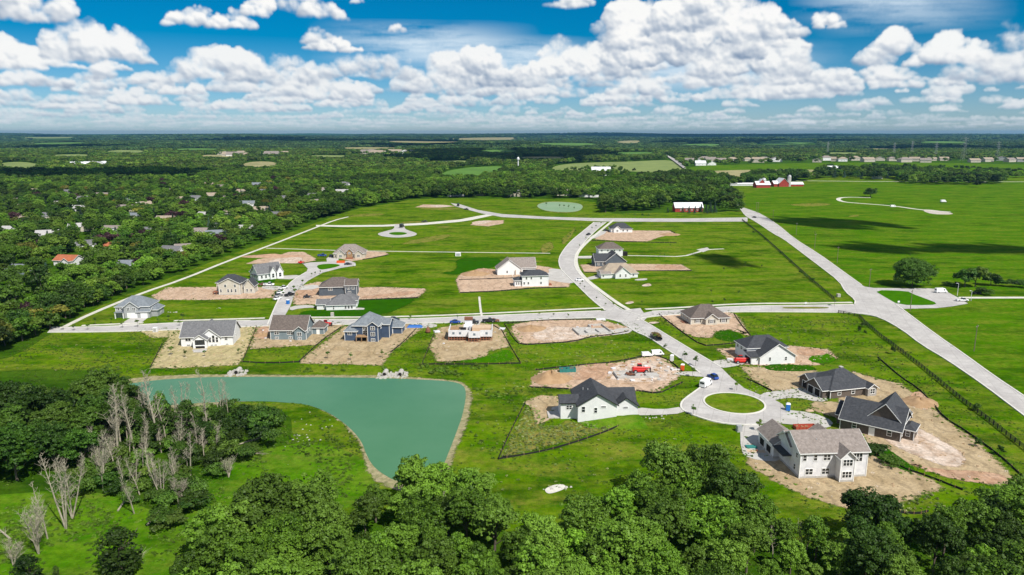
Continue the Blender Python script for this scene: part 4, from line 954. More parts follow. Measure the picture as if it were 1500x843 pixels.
house('white low house with broad grey roof and long patio, in front of the slate-coloured house', (478.6,455), R(7),
  [(0,0,13,11.5,2.5,'hip',3.6), (-4.6,1.8,1,8,2.6,'gx',1.6), (5,6,13.4,14,3.2,'hip',3.0)],
  'white_wall', 'roof_grey', row(0,'S',[8.6,10.0,11.4],.6,.8,1.4)+row(0,'S',[3.2],.4,.5,1.7)+row(1,'S',[3.2],1,.7,1.0), [], [ex_box('terrace',(13,-.8,0,17,1.6,.25),'drive'), ex_corner((0,0,13,11.5,2.5))])
house('white house under construction with a large plain gable and long taupe roof', (729,403.6), R(8),
  [(0,0,13.6,9,3.7,'gy',5.2), (8,2.5,22.5,12,3.9,'gx',4.8)],
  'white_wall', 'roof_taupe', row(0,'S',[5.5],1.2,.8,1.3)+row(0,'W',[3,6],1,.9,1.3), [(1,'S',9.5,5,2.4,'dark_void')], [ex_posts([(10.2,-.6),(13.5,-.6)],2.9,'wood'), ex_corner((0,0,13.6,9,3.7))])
house('white two-storey box-shaped house with charcoal hip roof and low left wing', (757,420.5), R(7),
  [(3.0,0,17,8.5,5.9,'hip',2.3), (-1.0,.8,4,7,3.4,'hip',1.2)],
  'white_wall', 'roof_black', row(0,'S',[2.2,4.8,10],3.9,.8,1.3)+row(0,'S',[1.0,3.2,10],1.2,.8,1.2)+row(1,'S',[1,2.2,3.4],1.0,.6,1.3), [], [ex_corner((3,0,17,8.5,5.9)), ex_box('bulkhead',(17,1,0,19,3.5,.9),'wood_red')])
house('white house with charcoal roof, the last before the far crossroad', (895,341), R(2),
  [(0,0,17.6,12,3.2,'hip',4.2), (2,-1.3,8,5,3.1,'gy',2.4)], 'white_wall', 'roof_black', row(0,'S',[10,13.5],.9,1.1,1.4)+row(1,'S',[3],.9,1.4,1.4,2), [(1,'W',3,1,2.1,'dark_void')])
house('white two-storey house with brown hip roof, first of the tight cluster of three', (877,376), R(3),
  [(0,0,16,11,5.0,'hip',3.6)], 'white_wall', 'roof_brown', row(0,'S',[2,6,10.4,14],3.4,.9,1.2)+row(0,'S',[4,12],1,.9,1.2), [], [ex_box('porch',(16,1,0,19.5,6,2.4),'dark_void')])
house('dark slate house with black roof and pale gable edge, middle of the tight cluster', (872,391), R(5),
  [(0,0,10,11,3.3,'gx',3.8), (6,-1.0,18.8,10,3.4,'gy',5.0)], 'slate_wall', 'roof_black', row(0,'S',[2,5],1,1.2,1.3,2), [], [ex_corner((0,0,10,11,3.3))])
house('white house with taupe roof and broad front gable, nearest of the tight cluster', (881,408), R(7),
  [(0,0,21,11,2.8,'hip',4.6,None,'roof_tan'), (7.6,-2.2,16,5,2.9,'gy',3.4), (-.3,-.6,5,5,2.7,'gx',1.6)], 'white_wall', 'roof_taupe', row(1,'S',[2.6,5.8],1,.8,1.4)+row(0,'S',[18.4],1,.8,1.4)+row(2,'S',[1.2],1,.8,1.2), [(1,'W',2,1.6,2.1,'dark_void')], [ex_corner((7.6,-2.2,16,5,2.9))])

# ---- framed house shell in the middle of the street
def framed_house():
    p = G(656.6,500.5); root = empty('unfinished_house', (p.x, p.y, 0), R(0), 'white-boarded house shell with no roof over open brown studs, mid-street on a tan plot', 'unfinished house', 'buildings under construction')
    e = [(0,1,8.0,1.3),(8,-.8,12.6,-.5),(12.6,1,17.2,1.3)]
    for i, (x0, y0, x1, y1) in enumerate(e): MB().box(x0+.01*i, y0, 1.7, x1-.01, y1, 4.3).obj('wall', M['house_wrap'], root)
    for b_ in ((0,1.31,1.72,.25,11,4.2),(16.9,1.31,1.72,17.18,11,4.2),(8.02,-.49,1.7,8.25,.99,4.2),(12.35,-.49,1.7,12.58,.99,4.2),(8.1,5,1.7,8.35,11,4.1)): MB().box(*b_).obj('wall', M['house_wrap'], root)
    MB().box(.26,1.31,1.4,16.88,11.2,1.69).obj('floor_deck', M['plywood'], root)
    MB().box(9,6.3,1.7,17.1,11.1,3.8).obj('truss_stack', M['plywood'], root)
    MB().box(0.3,7,1.7,3.6,11,3.2).obj('room_frame', M['wood'], root)
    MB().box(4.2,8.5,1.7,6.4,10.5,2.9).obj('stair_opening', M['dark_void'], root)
    st = MB().box(-.06,-1.0,-.2,.06,1,1.7)
    stud = shared('stud', lambda: (lambda me: (me.materials.append(M['wood_red']), me)[1])(MB().box(-.11,-.11,0,.11,.11,1.65).mesh('stud')))
    for x0, x1, y in ((.1,7.9,1.15),(8.1,12.5,-.65),(12.7,17.1,1.15)):
        n = int((x1-x0)/1.0)
        for k in range(n+1): link_obj('stud', stud, root, None, (x0+(x1-x0)*k/n, y, 0))
        MB().box(x0,y-.12,-.02,x1,y+.12,.18).obj('sill_plate', M['wood_red'], root)
        MB().box(x0,y-.1,.8,x1,y+.1,.95).obj('rail', M['wood_red'], root)
    MB().box(.4,4,-.1,16.8,11,.1).obj('slab', M['concrete'], root)
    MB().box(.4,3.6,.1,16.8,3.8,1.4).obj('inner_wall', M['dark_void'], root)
    for w in ((2,1.0),(4.6,1.0),(10.3,-.8),(15,1.0)):
        link_obj('window', pane_mesh(.9,.9,'pane_blue'), root, None, (w[0], w[1], 2.6))
    MB().box(5.2,11.2,0,9.2,15.5,2.9).obj('garage_wall', M['house_wrap'], root)
    MB().box(5.6,15.5,0,8.6,17.5,4.6).obj('chimney_chase', M['house_wrap'], root)
    MB().box(5.4,15.3,4.6,8.8,17.7,5.6).obj('chase_cap', M['rust'], root)
    for k in range(4): MB().box(-1.6-.35*k,2+k*.1,0,-1.4-.35*k,6,.25+.12*k).obj('plank', M['wood'], root)
framed_house()
def foundation(at, ang, label, segs, slab, m='concrete'):
    p = G(*at); root = empty('house_foundation', (p.x, p.y, 0), ang, label, 'foundation', 'buildings under construction')
    for x0, y0, x1, y1 in segs: MB().box(min(x0,x1)-.12, min(y0,y1)-.12, 0, max(x0,x1)+.12, max(y0,y1)+.12, .9+RND.random()*.1).obj('wall', M[m], root)
    MB().box(*slab).obj('slab', M['drive'], root)
foundation((848,492), R(12), 'grey concrete house foundation without any walls above, on the pink plot by the crossroads', [(0,0,14,0),(0,0,0,9),(14,0,14,6),(0,9,8,9),(8,9,8,13),(8,13,14,13),(14,6,14,13),(4,0,4,5),(9,0,9,6)], (.1,.1,0,13.9,8.9,.25))
foundation((905,556), R(6), 'pale concrete foundation walls on the red building plot', [(0,0,10,0),(0,0,0,6),(10,0,14,3),(0,6,9,6)], (.1,.1,0,9.9,5.9,.2))
# ---- the red farm and outlying buildings
def simple(name, label, at, ang, w, d, h, kind, rise, wall, roof, group, wins=0, extra=(), cat='house', z=0.0, ov=.5, doors=()):
    ws = [(0,'S',w*(k+1)/(wins+1),h*.35,1.3,1.3,2,2) for k in range(wins)]
    return house(label, at, ang, [(0,0,w,d,h,kind,rise)]+list(extra), wall, roof, ws, doors, (), group, name, 0, ov, 'trim', z, cat)
simple('long_shed', 'long low red building with white metal roof behind spruces, beside the far crossroad', (989,311), R(3), 29, 11, 4.6, 'gx', 4.6, 'barn_red', 'roof_white', 'red farm buildings', 4, cat='shed')
simple('red_barn', 'red barn with white gambrel-like roof and dome top, left of the farmyard', (1108,275.5), R(2), 21, 15, 4.6, 'gx', 4.6, 'barn_red', 'roof_white', 'red farm buildings', 0, [(6,3,13,12,8.5,'gy',4)], cat='barn')
simple('red_barn', 'red barn with its red gable end facing the fields, right of the farmyard', (1141,274), R(3), 15, 20, 5.5, 'gy', 7, 'barn_red', 'roof_white', 'red farm buildings', 0, [(-7,2,0,16,4.5,'gx',4)], cat='barn')
simple('red_barn', 'long low red barn wing with pale roof at the right of the farmyard', (1158,273.5), R(2), 20, 11, 3.4, 'gx', 3, 'barn_red', 'roof_white', 'red farm buildings', 0, cat='barn')
simple('greenhouse', 'long low white polytunnel left of the red barn', (1069,272.5), R(0), 40, 10, 2.4, 'gx', 1.8, 'roof_white', 'roof_white', 'red farm buildings', 0, cat='greenhouse')
def silo(at, label, h=15, r=2.6):
    p = G(*at); root = empty('silo', (p.x, p.y, 0), 0, label, 'silo', 'silos of the red farm')
    MB().tube([(0,0,0),(0,0,h)], r, 16).obj('tower', M['concrete'], root)
    MB().tube([(0,0,h),(0,0,h+1.3),(0,0,h+2.2),(0,0,h+2.6)], [r*1.02,r*.85,r*.5,r*.1], 16).obj('dome', M['galv'], root)
    for k in range(1,7): MB().tube([(0,0,h*k/7),(0,0,h*k/7+.25)], r*1.02, 16).obj('hoop', M['galv'], root)
silo((1155.5,273.5), 'pale concrete silo between the red barns'); silo((1118,274), 'white domed silo behind the left red barn', 11, 3.6)
simple('house', 'small white farmhouse at the edge of the long upper field, left one', (1019,243), R(0), 26, 16, 6, 'gx', 6, 'white_wall', 'roof_white', 'white farm buildings at the upper field', 2)
simple('house', 'small white farm building at the edge of the long upper field, right one', (1035,242.5), R(0), 24, 14, 5, 'gy', 6, 'white_wall', 'roof_white', 'white farm buildings at the upper field', 2)
simple('barn', 'white barn roof among the trees right of the farm', (1210,254), R(6), 40, 24, 7, 'gx', 7, 'white_wall', 'roof_white', None, 0, cat='barn')
simple('house', 'pale house half hidden in the tree belt right of the farm', (1278,262), R(-20), 16, 12, 6, 'gx', 5, 'white_wall', 'roof_grey', None, 1)
simple('house', 'white house behind the wood, roof seen over the tree tops', (867,257.5), R(0), 36, 18, 8, 'gx', 8, 'white_wall', 'roof_white', None, 1)
# houses half hidden by the trees of the left-hand suburb: (pixel, turn, width, depth, height, wall, roof, label)
SUB = [((79,389),-8,13,10,3.2,'white_wall','roof_red','red-roofed bungalow with solar panels in the leafy suburb'),
 ((112,366),25,12,9,3.4,'white_wall','roof_grey','white gabled house with slate roof beside blue spruces'),
 ((170,396),4,17,9,2.8,'grey_wall','roof_blue','low grey-roofed house behind the hedge trees, next to a bare grey tree'),
 ((9,402),-5,18,9,2.8,'teal_wall','roof_blue','low blue-green house with grey roof at the suburb edge'),
 ((234,373),-12,14,9,3,'white_wall','roof_grey','pale roof among trees above the hedge line'),
 ((257,371),20,10,8,3.4,'white_wall','roof_taupe','small white gable close above the hedge line'),
 ((150,368),6,13,9,3,'tan_wall','roof_red','brick bungalow at the end of a concrete drive'),
 ((0,342),0,8,9,3,'white_wall','roof_white','white-roofed house cut by the edge of the suburb'),
 ((77,303),0,17,10,3,'white_wall','roof_white','white-roofed bungalow in the upper suburb'),
 ((20,309),8,14,10,3.4,'tan_wall','roof_tan','tan house among golden trees'),
 ((113,297),10,16,10,4.5,'white_wall','roof_grey','white gable house beside two others in the upper suburb'),
 ((136,291),0,22,12,3.5,'grey_wall','roof_taupe','wide grey house in the upper suburb'),
 ((107,310),0,15,10,3.2,'white_wall','roof_white','small white house with flat-looking pale roof'),
 ((127,312),-10,12,10,4,'white_wall','roof_grey','white cross-gabled house in the upper suburb'),
 ((168,310),0,20,11,3.5,'tan_wall','roof_taupe','wide brown-roofed house with dark windows'),
 ((211,306),60,12,12,4,'tan_wall','roof_tan','pale brown house beside a narrow drive'),
 ((257,297),5,14,11,3.5,'tan_wall','roof_tan','tan-roofed house, left of a row along the suburb street'),
 ((277,296),0,18,11,4.2,'white_wall','roof_grey','white house with arched gables along the suburb street'),
 ((302,292),8,19,12,4.2,'tan_wall','roof_tan','large tan-roofed house along the suburb street'),
 ((316,297),-6,14,11,4.4,'white_wall','roof_taupe','white-walled house right of the tan-roofed ones'),
 ((298,275),0,22,12,4,'tan_wall','roof_tan','long tan roof below the dark wood'),
 ((314,279),6,20,12,4.2,'grey_wall','roof_taupe','grey house below the dark wood'),
 ((369,277),12,24,14,5,'grey_wall','roof_blue','grey-blue roofed house on the suburb rise'),
 ((380,286),0,16,12,4,'tan_wall','roof_grey','long grey house partly behind a green tree'),
 ((404,298),30,13,11,5,'white_wall','roof_grey','white gable beside a spruce in the suburb'),
 ((344,341),3,14,9,3.2,'white_wall','roof_white','pale flat-looking roof above the hedge'),
 ((314,334),0,11,5,2.5,'white_wall','roof_grey','long white carport among the trees'),
 ((433,317),-60,14,10,3.4,'tan_wall','roof_taupe','brown house between trees near the hedge end'),
 ((439,309),-20,11,9,4,'tan_wall','roof_tan','second brown house above the hedge end'),
 ((446,292),-5,18,11,4,'white_wall','roof_grey','white house with dark windows near the hedge end'),
 ((456,302),35,12,10,4,'white_wall','roof_taupe','small pale gable near the hedge end'),
 ((492,286),8,17,11,4,'white_wall','roof_white','white-roofed house in the upper trees'),
 ((504,276),60,13,11,6,'white_wall','roof_grey','tall white gable in the upper trees'),
 ((655,288),0,22,12,5,'white_wall','roof_taupe','pale house at the far tree line, leftmost of that row'),
 ((693,287),5,16,12,5,'tan_wall','roof_taupe','tan house at the far tree line beside a dark tree'),
 ((744,288),-4,22,12,5,'tan_wall','roof_grey','wide house at the far tree line above the open field'),
 ((760,286),4,15,12,4,'white_wall','roof_grey','small white house at the far tree line'),
 ((816,287),0,20,12,6,'tan_wall','roof_tan','tan house right of the small far pond'),
 ((848,289),-6,25,14,6,'white_wall','roof_taupe','large white gabled house at the far tree line, above the pond'),
 ((875,284),10,20,12,6,'white_wall','roof_grey','white house deep in the far trees'),
 ((880,300),0,18,10,4,'grey_wall','roof_grey','dark-roofed shed beside the round drive')]
MORE = [(25,325),(60,322),(52,352),(150,343),(185,322),(228,328),(150,286),(200,285),(240,284),(350,303),(372,313),(393,322),(288,320),(275,347),(302,352),(40,284),(90,285),(420,288),(470,282),(412,277),(325,318),(205,345),(100,340),(15,300),(180,298),(345,285)]
RC = {'roof_tan':'tan','roof_grey':'grey','roof_pale':'pale','roof_taupe':'brownish','roof_blue':'blue-grey'}
for i, (x, y) in enumerate(MORE):
    rf = list(RC)[i % 5]; wl = ['white_wall','tan_wall','grey_wall'][i % 3]
    hp = 'highest' if y < 290 else 'upper' if y < 325 else 'lower'
    hx = next(w for k, w in [(60,'at the picture edge'),(110,'near the left edge'),(170,'left of its middle'),(230,'in its middle'),(300,'right of its middle'),(360,'towards the footpath'),(999,'near the forest')] if x < k)
    SUB.append(((x, y), [-15,5,20,-5][i % 4], 13+i % 6, 9+i % 3, 3.4+.2*(i % 4), wl, rf, f"{RC[rf]} roof among trees in the {hp} part of the suburb, {hx}"))
mk('roof_pale', (.42,.41,.40), .8, var=(.34,.33,.32), vscale=.8)
for at, tn, w, d, h, wl, rf, lb in SUB:
    rf = 'roof_pale' if rf == 'roof_white' else rf
    ex = [(w*.55, -2, w*.9, 3, h, 'gy', 1.7)] if w > 12 else []
    simple('suburban_house', lb, at, R(tn), w, d, h, 'gx', d*.26, wl, rf, 'houses among the suburb trees', 3, ex)
# rows of far houses
k_ = 0
POS = ['next to the pylon','beside dark trees','with broad roof','with twin gables','of cream colour','half behind a tree','with long ridge','with pale walls']
for (xs, y, w, lab, wl, rf) in [
   ([1003,1022,1034,1050,1068,1091,1102,1117,1128,1190], 237.2, 28, 'far house in the line beyond the long field, left section', 'tan_wall', 'roof_taupe'),
   ([1205,1217,1228,1247,1266,1283,1302,1320,1332,1348,1360,1377], 237.0, 27, 'far house in the line beyond the long field, middle section', 'tan_wall', 'roof_tan'),
   ([1422,1443,1460,1478,1490,1500,1513], 236.8, 27, 'far house in the line beyond the long field, right section', 'grey_wall', 'roof_taupe'),
   ([318,325,331,342,348,386,392,405], 228.8, 46, 'far tan condominium on the left wooded rise', 'tan_wall', 'roof_tan'),
   ([527,534,541,547,568,575,582,590], 226.4, 50, 'far pale condominium on the central wooded rise', 'tan_wall', 'roof_tan'),
   ([262,300,340,470,500,620], 300, 0, '', '', '')][:5]:
    for i, x in enumerate(xs):
        yy = y+RND.uniform(-1.6, 1.6); ww = w*RND.uniform(.8, 1.25)
        r = simple('far_house', lab, (x, yy), R(RND.uniform(-25, 25)), ww, ww*.6, RND.uniform(6,9), RND.choice(['gx','hip','gy']), ww*.17, RND.choice([wl,'white_wall','tan_wall']), RND.choice([rf,'roof_tan','roof_taupe']), lab.replace('far ', 'far rows, '), 2, ov=.8)
for at, w, lb in [((96,243),60,'long low white hall far in the woods, left wing'),((120,242.5),50,'green-roofed white hall far in the woods'),((134,242.5),66,'white hall with pointed roofs far in the woods, right wing')]:
    simple('hall', lb, at, 0, w, 22, 4.5, 'gx', 4.5, 'white_wall', 'roof_white', 'white halls far in the woods', 3, [(w*.3,-4,w*.5,18,6,'gy',4)], cat='hall')
# ------------------------------------------------------------------ trees
NR = np.random.RandomState(5)
def crown_mesh(name, m, seed, r=5.0, z0=3.0, z1=12.0, lobes=9, clumps=110, leaves=62, size=.5, clump_r=1.0, shape='round', flat=1.0):
    """leaf-sized faces gathered in clumps on several lobes, with gaps between them"""
    q = np.random.RandomState(seed); C = []; T = []
    H = z1-z0; zc = (z0+z1)/2
    if shape == 'cone':
        for i in range(clumps):
            t = (i+q.rand())/clumps; rr = r*(1-t)**.85*(.75+.25*np.sin(i*1.9)); a = q.rand()*2*np.pi
            C.append((rr*np.cos(a)*.9, rr*np.sin(a)*.9, z0+H*t)); T.append(.2+.6*q.rand())
    elif shape == 'column':
        for i in range(clumps):
            t = (i+q.rand())/clumps; rr = r*(.75+.5*q.rand())*min(1, 3.2*(1-t)+.15)*min(1, .5+2*t); a = q.rand()*2*np.pi
            C.append((rr*np.cos(a)*.8, rr*np.sin(a)*.8, z0+H*t)); T.append(.2+.7*q.rand())
    else:
        L = [(0, 0, zc+H*.12, .62)]
        for i in range(lobes):
            a = i*2.4+q.rand(); t = q.uniform(-.55, .75); rr = np.sqrt(max(0, 1-t*t*.8))*q.uniform(.5, .72)
            L.append((rr*r*np.cos(a), rr*r*np.sin(a), zc+t*H*.36, q.uniform(.30, .46)))
        for i in range(clumps):
            lx, ly, lz, lr = L[q.randint(len(L))]; v = q.randn(3); v[2] = abs(v[2])*1.1-.35*q.rand(); v /= np.linalg.norm(v)
            k = lr*q.uniform(.8, 1.08)
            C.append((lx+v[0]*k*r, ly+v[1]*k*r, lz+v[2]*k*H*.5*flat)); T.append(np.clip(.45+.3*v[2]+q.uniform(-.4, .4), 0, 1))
    C = np.array(C); T = np.array(T); n = len(C)
    cr = clump_r*q.uniform(.65, 1.25, n)
    if shape == 'cone': cr = cr*(1.25-np.clip((C[:, 2]-z0)/H, 0, 1))
    d = q.randn(n, leaves, 3); d[..., 2] = np.abs(d[..., 2])*.9-.25; d /= np.linalg.norm(d, axis=2, keepdims=True)
    rad = q.uniform(.72, 1.08, (n, leaves, 1))
    P = C[:, None]+d*rad*cr[:, None, None]*np.array([1, 1, .72])
    nrm = d+q.randn(n, leaves, 3)*.45+np.array([0, 0, .35]); nrm /= np.linalg.norm(nrm, axis=2, keepdims=True)
    u = np.cross(nrm, q.randn(n, leaves, 3)); u /= np.linalg.norm(u, axis=2, keepdims=True); w = np.cross(nrm, u)
    s = size*q.uniform(.6, 1.25, (n, leaves, 1))*.5
    V = np.stack([P-u*s, P-w*s*.8, P+u*s, P+w*s*.8], 2).reshape(-1, 3)
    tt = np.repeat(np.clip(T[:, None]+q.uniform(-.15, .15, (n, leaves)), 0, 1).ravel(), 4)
    Fq = np.arange(len(V)).reshape(-1, 4)
    me = mesh_np(name, V, Fq, tt); me.materials.append(M[m]); return me
def trunk_mesh(seed, h=7, r=.22, spread=2.6, limbs=5, z_br=2.2):
    q = random.Random(seed); b = MB(); b.tube([(0,0,-.2),(.1,.05,h*.35),(q.uniform(-.4,.4),q.uniform(-.4,.4),h)], [r*1.4, r, r*.35], 7)
    for i in range(limbs):
        a = i*2.4+q.random(); z = z_br+q.random()*h*.4; e = spread*q.uniform(.6, 1.1)
        b.tube([(0,0,z),(e*.5*math.cos(a),e*.5*math.sin(a),z+1.3),(e*math.cos(a),e*math.sin(a),z+3.2)], [r*.6,r*.4,r*.15], 5)
    me = b.mesh('trunk'); me.materials.append(M['bark']); return me
CR = {}   # name -> (crown meshes, base radius, base height)
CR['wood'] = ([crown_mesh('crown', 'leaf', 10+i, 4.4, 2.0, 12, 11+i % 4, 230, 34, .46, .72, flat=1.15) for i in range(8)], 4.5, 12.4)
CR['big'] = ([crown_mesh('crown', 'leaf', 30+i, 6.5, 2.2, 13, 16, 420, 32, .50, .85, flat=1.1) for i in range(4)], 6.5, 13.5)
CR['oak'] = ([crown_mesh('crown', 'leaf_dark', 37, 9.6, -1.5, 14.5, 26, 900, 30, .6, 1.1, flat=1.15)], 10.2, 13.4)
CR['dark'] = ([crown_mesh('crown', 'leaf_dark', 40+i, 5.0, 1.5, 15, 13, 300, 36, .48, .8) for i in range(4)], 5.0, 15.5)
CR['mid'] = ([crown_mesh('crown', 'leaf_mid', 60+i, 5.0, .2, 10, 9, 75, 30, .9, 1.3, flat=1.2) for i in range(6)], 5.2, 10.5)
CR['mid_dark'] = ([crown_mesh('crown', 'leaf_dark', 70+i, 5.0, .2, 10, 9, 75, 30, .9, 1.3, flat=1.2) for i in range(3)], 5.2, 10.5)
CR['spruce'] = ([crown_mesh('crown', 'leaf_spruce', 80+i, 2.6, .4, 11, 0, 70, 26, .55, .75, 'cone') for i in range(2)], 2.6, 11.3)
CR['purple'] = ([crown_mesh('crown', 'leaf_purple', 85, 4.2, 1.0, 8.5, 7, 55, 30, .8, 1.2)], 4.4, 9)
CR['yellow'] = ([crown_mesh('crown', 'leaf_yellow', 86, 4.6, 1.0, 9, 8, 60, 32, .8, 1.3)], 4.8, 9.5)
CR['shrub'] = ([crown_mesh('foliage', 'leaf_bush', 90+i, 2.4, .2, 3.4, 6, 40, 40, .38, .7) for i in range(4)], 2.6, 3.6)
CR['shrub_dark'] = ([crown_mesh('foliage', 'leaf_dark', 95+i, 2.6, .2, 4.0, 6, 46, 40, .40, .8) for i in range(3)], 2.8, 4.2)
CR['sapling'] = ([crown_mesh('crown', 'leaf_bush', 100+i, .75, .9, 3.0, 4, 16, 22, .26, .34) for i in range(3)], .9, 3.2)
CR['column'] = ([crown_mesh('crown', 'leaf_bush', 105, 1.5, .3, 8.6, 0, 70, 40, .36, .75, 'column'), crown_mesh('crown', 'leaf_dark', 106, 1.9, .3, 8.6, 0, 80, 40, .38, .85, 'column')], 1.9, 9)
TR = [trunk_mesh(i) for i in range(4)]
TR_S = (lambda b: (lambda me: (me.materials.append(M['bark']), me)[1])(b.mesh('trunk')))(MB().tube([(0,0,-.1),(.03,0,1.2),(0,.03,2.2)], [.06,.05,.03], 5))
SCAT = {}   # what does not stand as a thing of its own
def add_stuff(key, kind, x, y, z, s, sx, rot, v): SCAT.setdefault((key, kind), []).append((x, y, z, s, sx, rot, v))
TREES = []  # planned trees: (screen size, x, y, kind, height scale, width scale, rotation, variant, group key)
def plan(px=None, py=None, kind='mid', h=10., w=None, key='suburb', xy=None, always=False):
    if xy is None: p = G(px, py); x, y = p.x, p.y
    else: x, y = xy
    v = RND.randrange(len(CR[kind][0])); br, bh = CR[kind][1:]
    s = h/bh; sx = (w/2/br) if w else s*RND.uniform(.88, 1.15)
    _, _, ppm = proj(x, y)
    TREES.append((1e9 if always else h*ppm, x, y, kind, s, sx, RND.uniform(0, 6.28), v, key))
def poisson_world(poly, spacing, rnd=RND, keep=None, px=True):
    """points of the ground inside a pixel polygon, kept a spacing apart"""
    W = [G(*p) for p in poly]; xs = [p.x for p in W]; ys = [p.y for p in W]
    pts = []; grid = {}; c = spacing
    n = int((max(xs)-min(xs))*(max(ys)-min(ys))/spacing**2*5)+40
    wp = [(p.x, p.y) for p in W]
    X = NR.uniform(min(xs), max(xs), n); Y = NR.uniform(min(ys), max(ys), n)
    ok = inpoly(X, Y, wp)
    for x, y in zip(X[ok], Y[ok]):
        g = (int(x//c), int(y//c))
        if any((x-a)**2+(y-b)**2 < spacing**2 for i in (-1,0,1) for j in (-1,0,1) for a, b in grid.get((g[0]+i, g[1]+j), ())): continue
        grid.setdefault(g, []).append((x, y)); pts.append((x, y))
    return pts
# the dense foreground wood
FG = [(262,905),(300,838),(345,795),(375,772),(430,768),(470,772),(545,765),(590,745),(640,742),(700,752),(745,800),(800,812),(850,808),(905,772),(960,742),(1040,738),(1100,770),(1150,808),(1240,812),(1290,792),(1345,812),(1420,800),(1500,782),(1600,790),(1640,1200),(150,1200)]
for x, y in poisson_world(FG, 5.1):
    px, py, ppm = proj(x, y)
    big = RND.random() < .10
    k = 'big' if big else 'wood'
    h = RND.uniform(8, 12.5) if not big else RND.uniform(11, 13.5)
    if 1120 < px < 1260 and py > 780: h *= .72; k = 'wood'
    if 490 < px < 585 and py < 830: h *= .7; k = 'wood'
    if px > 1260 and RND.random() < .3: k = 'dark'; h *= 1.1
    plan(kind=k, h=h, key='foreground', xy=(x, y))
for px, py, k, h, w in [(395,800,'big',14,15),(607,742,'wood',12.5,7),(640,752,'big',11,10),(980,738,'big',14.5,12),(1030,742,'big',14.5,12),(1075,770,'dark',14,10),(1268,800,'dark',13,11),(1455,790,'wood',12,9),(1495,780,'wood',13,9),(700,750,'wood',10,8)]:
    plan(px, py, k, h, w, 'foreground')
# tall dark trees at the left edge
for x, y in poisson_world([(-160,650),(0,632),(60,622),(120,626),(168,622),(180,645),(130,672),(90,690),(60,712),(-30,730),(-200,740)], 6.4):
    plan(kind='dark', h=RND.uniform(13, 17), key='left_wood', xy=(x, y))
for px, py, h in [(150,622,17.5),(128,630,16),(20,640,17),(168,612,14),(60,640,15)]: plan(px, py, 'dark', h, 9.5, 'left_wood')
for px, py, h, w in [(150,618,16,8.5),(176,612,14,7),(200,640,12,6),(215,650,12,5.5),(248,648,11,5),(180,628,15,8),(172,650,13,8),(192,618,11,7),(150,660,14,8),(120,690,12,8),(205,612,8,6),(228,660,9,5),(300,652,7,6)]: plan(px, py, 'dark', h, w, 'left_wood')
# undergrowth among the dead trees
for x, y in poisson_world([(160,612),(250,616),(330,606),(392,604),(402,622),(405,655),(372,672),(330,692),(296,718),(282,765),(240,776),(212,750),(170,742),(120,728),(95,705),(130,675),(175,650)], 4.2):
    plan(kind=RND.choice(['shrub','shrub','shrub_dark']), h=RND.uniform(2.6, 5.4), w=RND.uniform(4.2, 7), key='thicket', xy=(x, y))
for px, py, h, w in [(395,625,6,9),(380,632,6,8),(360,628,6,8),(340,640,5,8),(230,625,6,5),(240,632,9,5),(262,640,7,5),(285,640,6.5,5),(240,770,3.5,7),(290,745,3.6,8),(270,730,4.5,8),(325,672,4,8)]: plan(px, py, 'shrub_dark', h, w, 'thicket')
plan(240,650,'column',14.5,4.6,'thicket'); plan(278,655,'column',13,5,'thicket')
plan(178,842,'column',9.3,6.0,'meadow_left',always=True); plan(45,870,'column',7.5,4,'meadow_left',always=True); plan(83,848,'column',2.6,1.2,'meadow_left',always=True)
# the suburb and its hedge of trees
HEDGE = [(-60,524),(0,518),(25,508),(66,486),(130,452),(200,423),(260,401),(325,375),(385,352),(455,325),(498,308),(548,300),(600,291),(640,285),(600,272),(540,282),(470,300),(400,322),(330,345),(250,372),(190,392),(140,420),(80,450),(30,470),(-60,480)]
HP = [G(*a[0]) for a in SUB]
def clear_of_houses(x, y, d0=7):
    for p in HP:
        f = min(70, .05*p.y+4)
        if -9 < y-p.y < 11 and -2 < x-p.x < 16: return False
        if -f < y-p.y < 11 and 0 < x-p.x*(y/p.y) < 13 and NR.rand() < .72: return False
    return True
for x, y in poisson_world(HEDGE, 6.8):
    if clear_of_houses(x, y): plan(kind=RND.choice(['mid','mid','mid','mid_dark']), h=RND.uniform(6.5, 10.5), key='hedge', xy=(x, y))
SUBP = [(-150,530),(-150,285),(120,272),(300,268),(520,266),(640,280),(560,292),(455,312),(392,338),(320,364),(205,410),(110,460),(30,500),(0,514)]
for x, y in poisson_world(SUBP, 9.5):
    if not clear_of_houses(x, y): continue
    px, py, _ = proj(x, y)
    if NR.rand() < .12: continue
    if 62 < px < 125 and 388 < py < 412 and RND.random() < .85: continue      # lawns in view
    if 130 < px < 165 and 370 < py < 386: continue
    if 40 < px < 85 and 405 < py < 470 and RND.random() < .7: continue
    r = RND.random()
    k = 'mid' if r < .58 else 'mid_dark' if r < .82 else 'big' if r < .9 else 'yellow' if r < .93 else 'spruce' if r < .98 else 'purple'
    plan(kind=k, h=RND.uniform(8.5, 13) if k != 'spruce' else RND.uniform(9, 12), key='suburb', xy=(x, y))
for px, py, k, h, w in [(72,362,'spruce',12,6),(90,365,'spruce',12,6),(104,368,'spruce',11,6),(68,366,'purple',9,11),(165,402,'purple',7,9),(205,395,'purple',8,8),(70,478,'yellow',10,15),(60,425,'mid_dark',13,12),(120,425,'big',15,16),(95,440,'big',13,13),(22,395,'big',16,17),(195,388,'mid_dark',12,14),(220,384,'mid_dark',13,14),(180,372,'mid_dark',12,14),(40,470,'purple',9,7),(85,330,'mid_dark',11,15),(20,360,'big',13,14)]:
    plan(px, py, k, h, w, 'suburb')
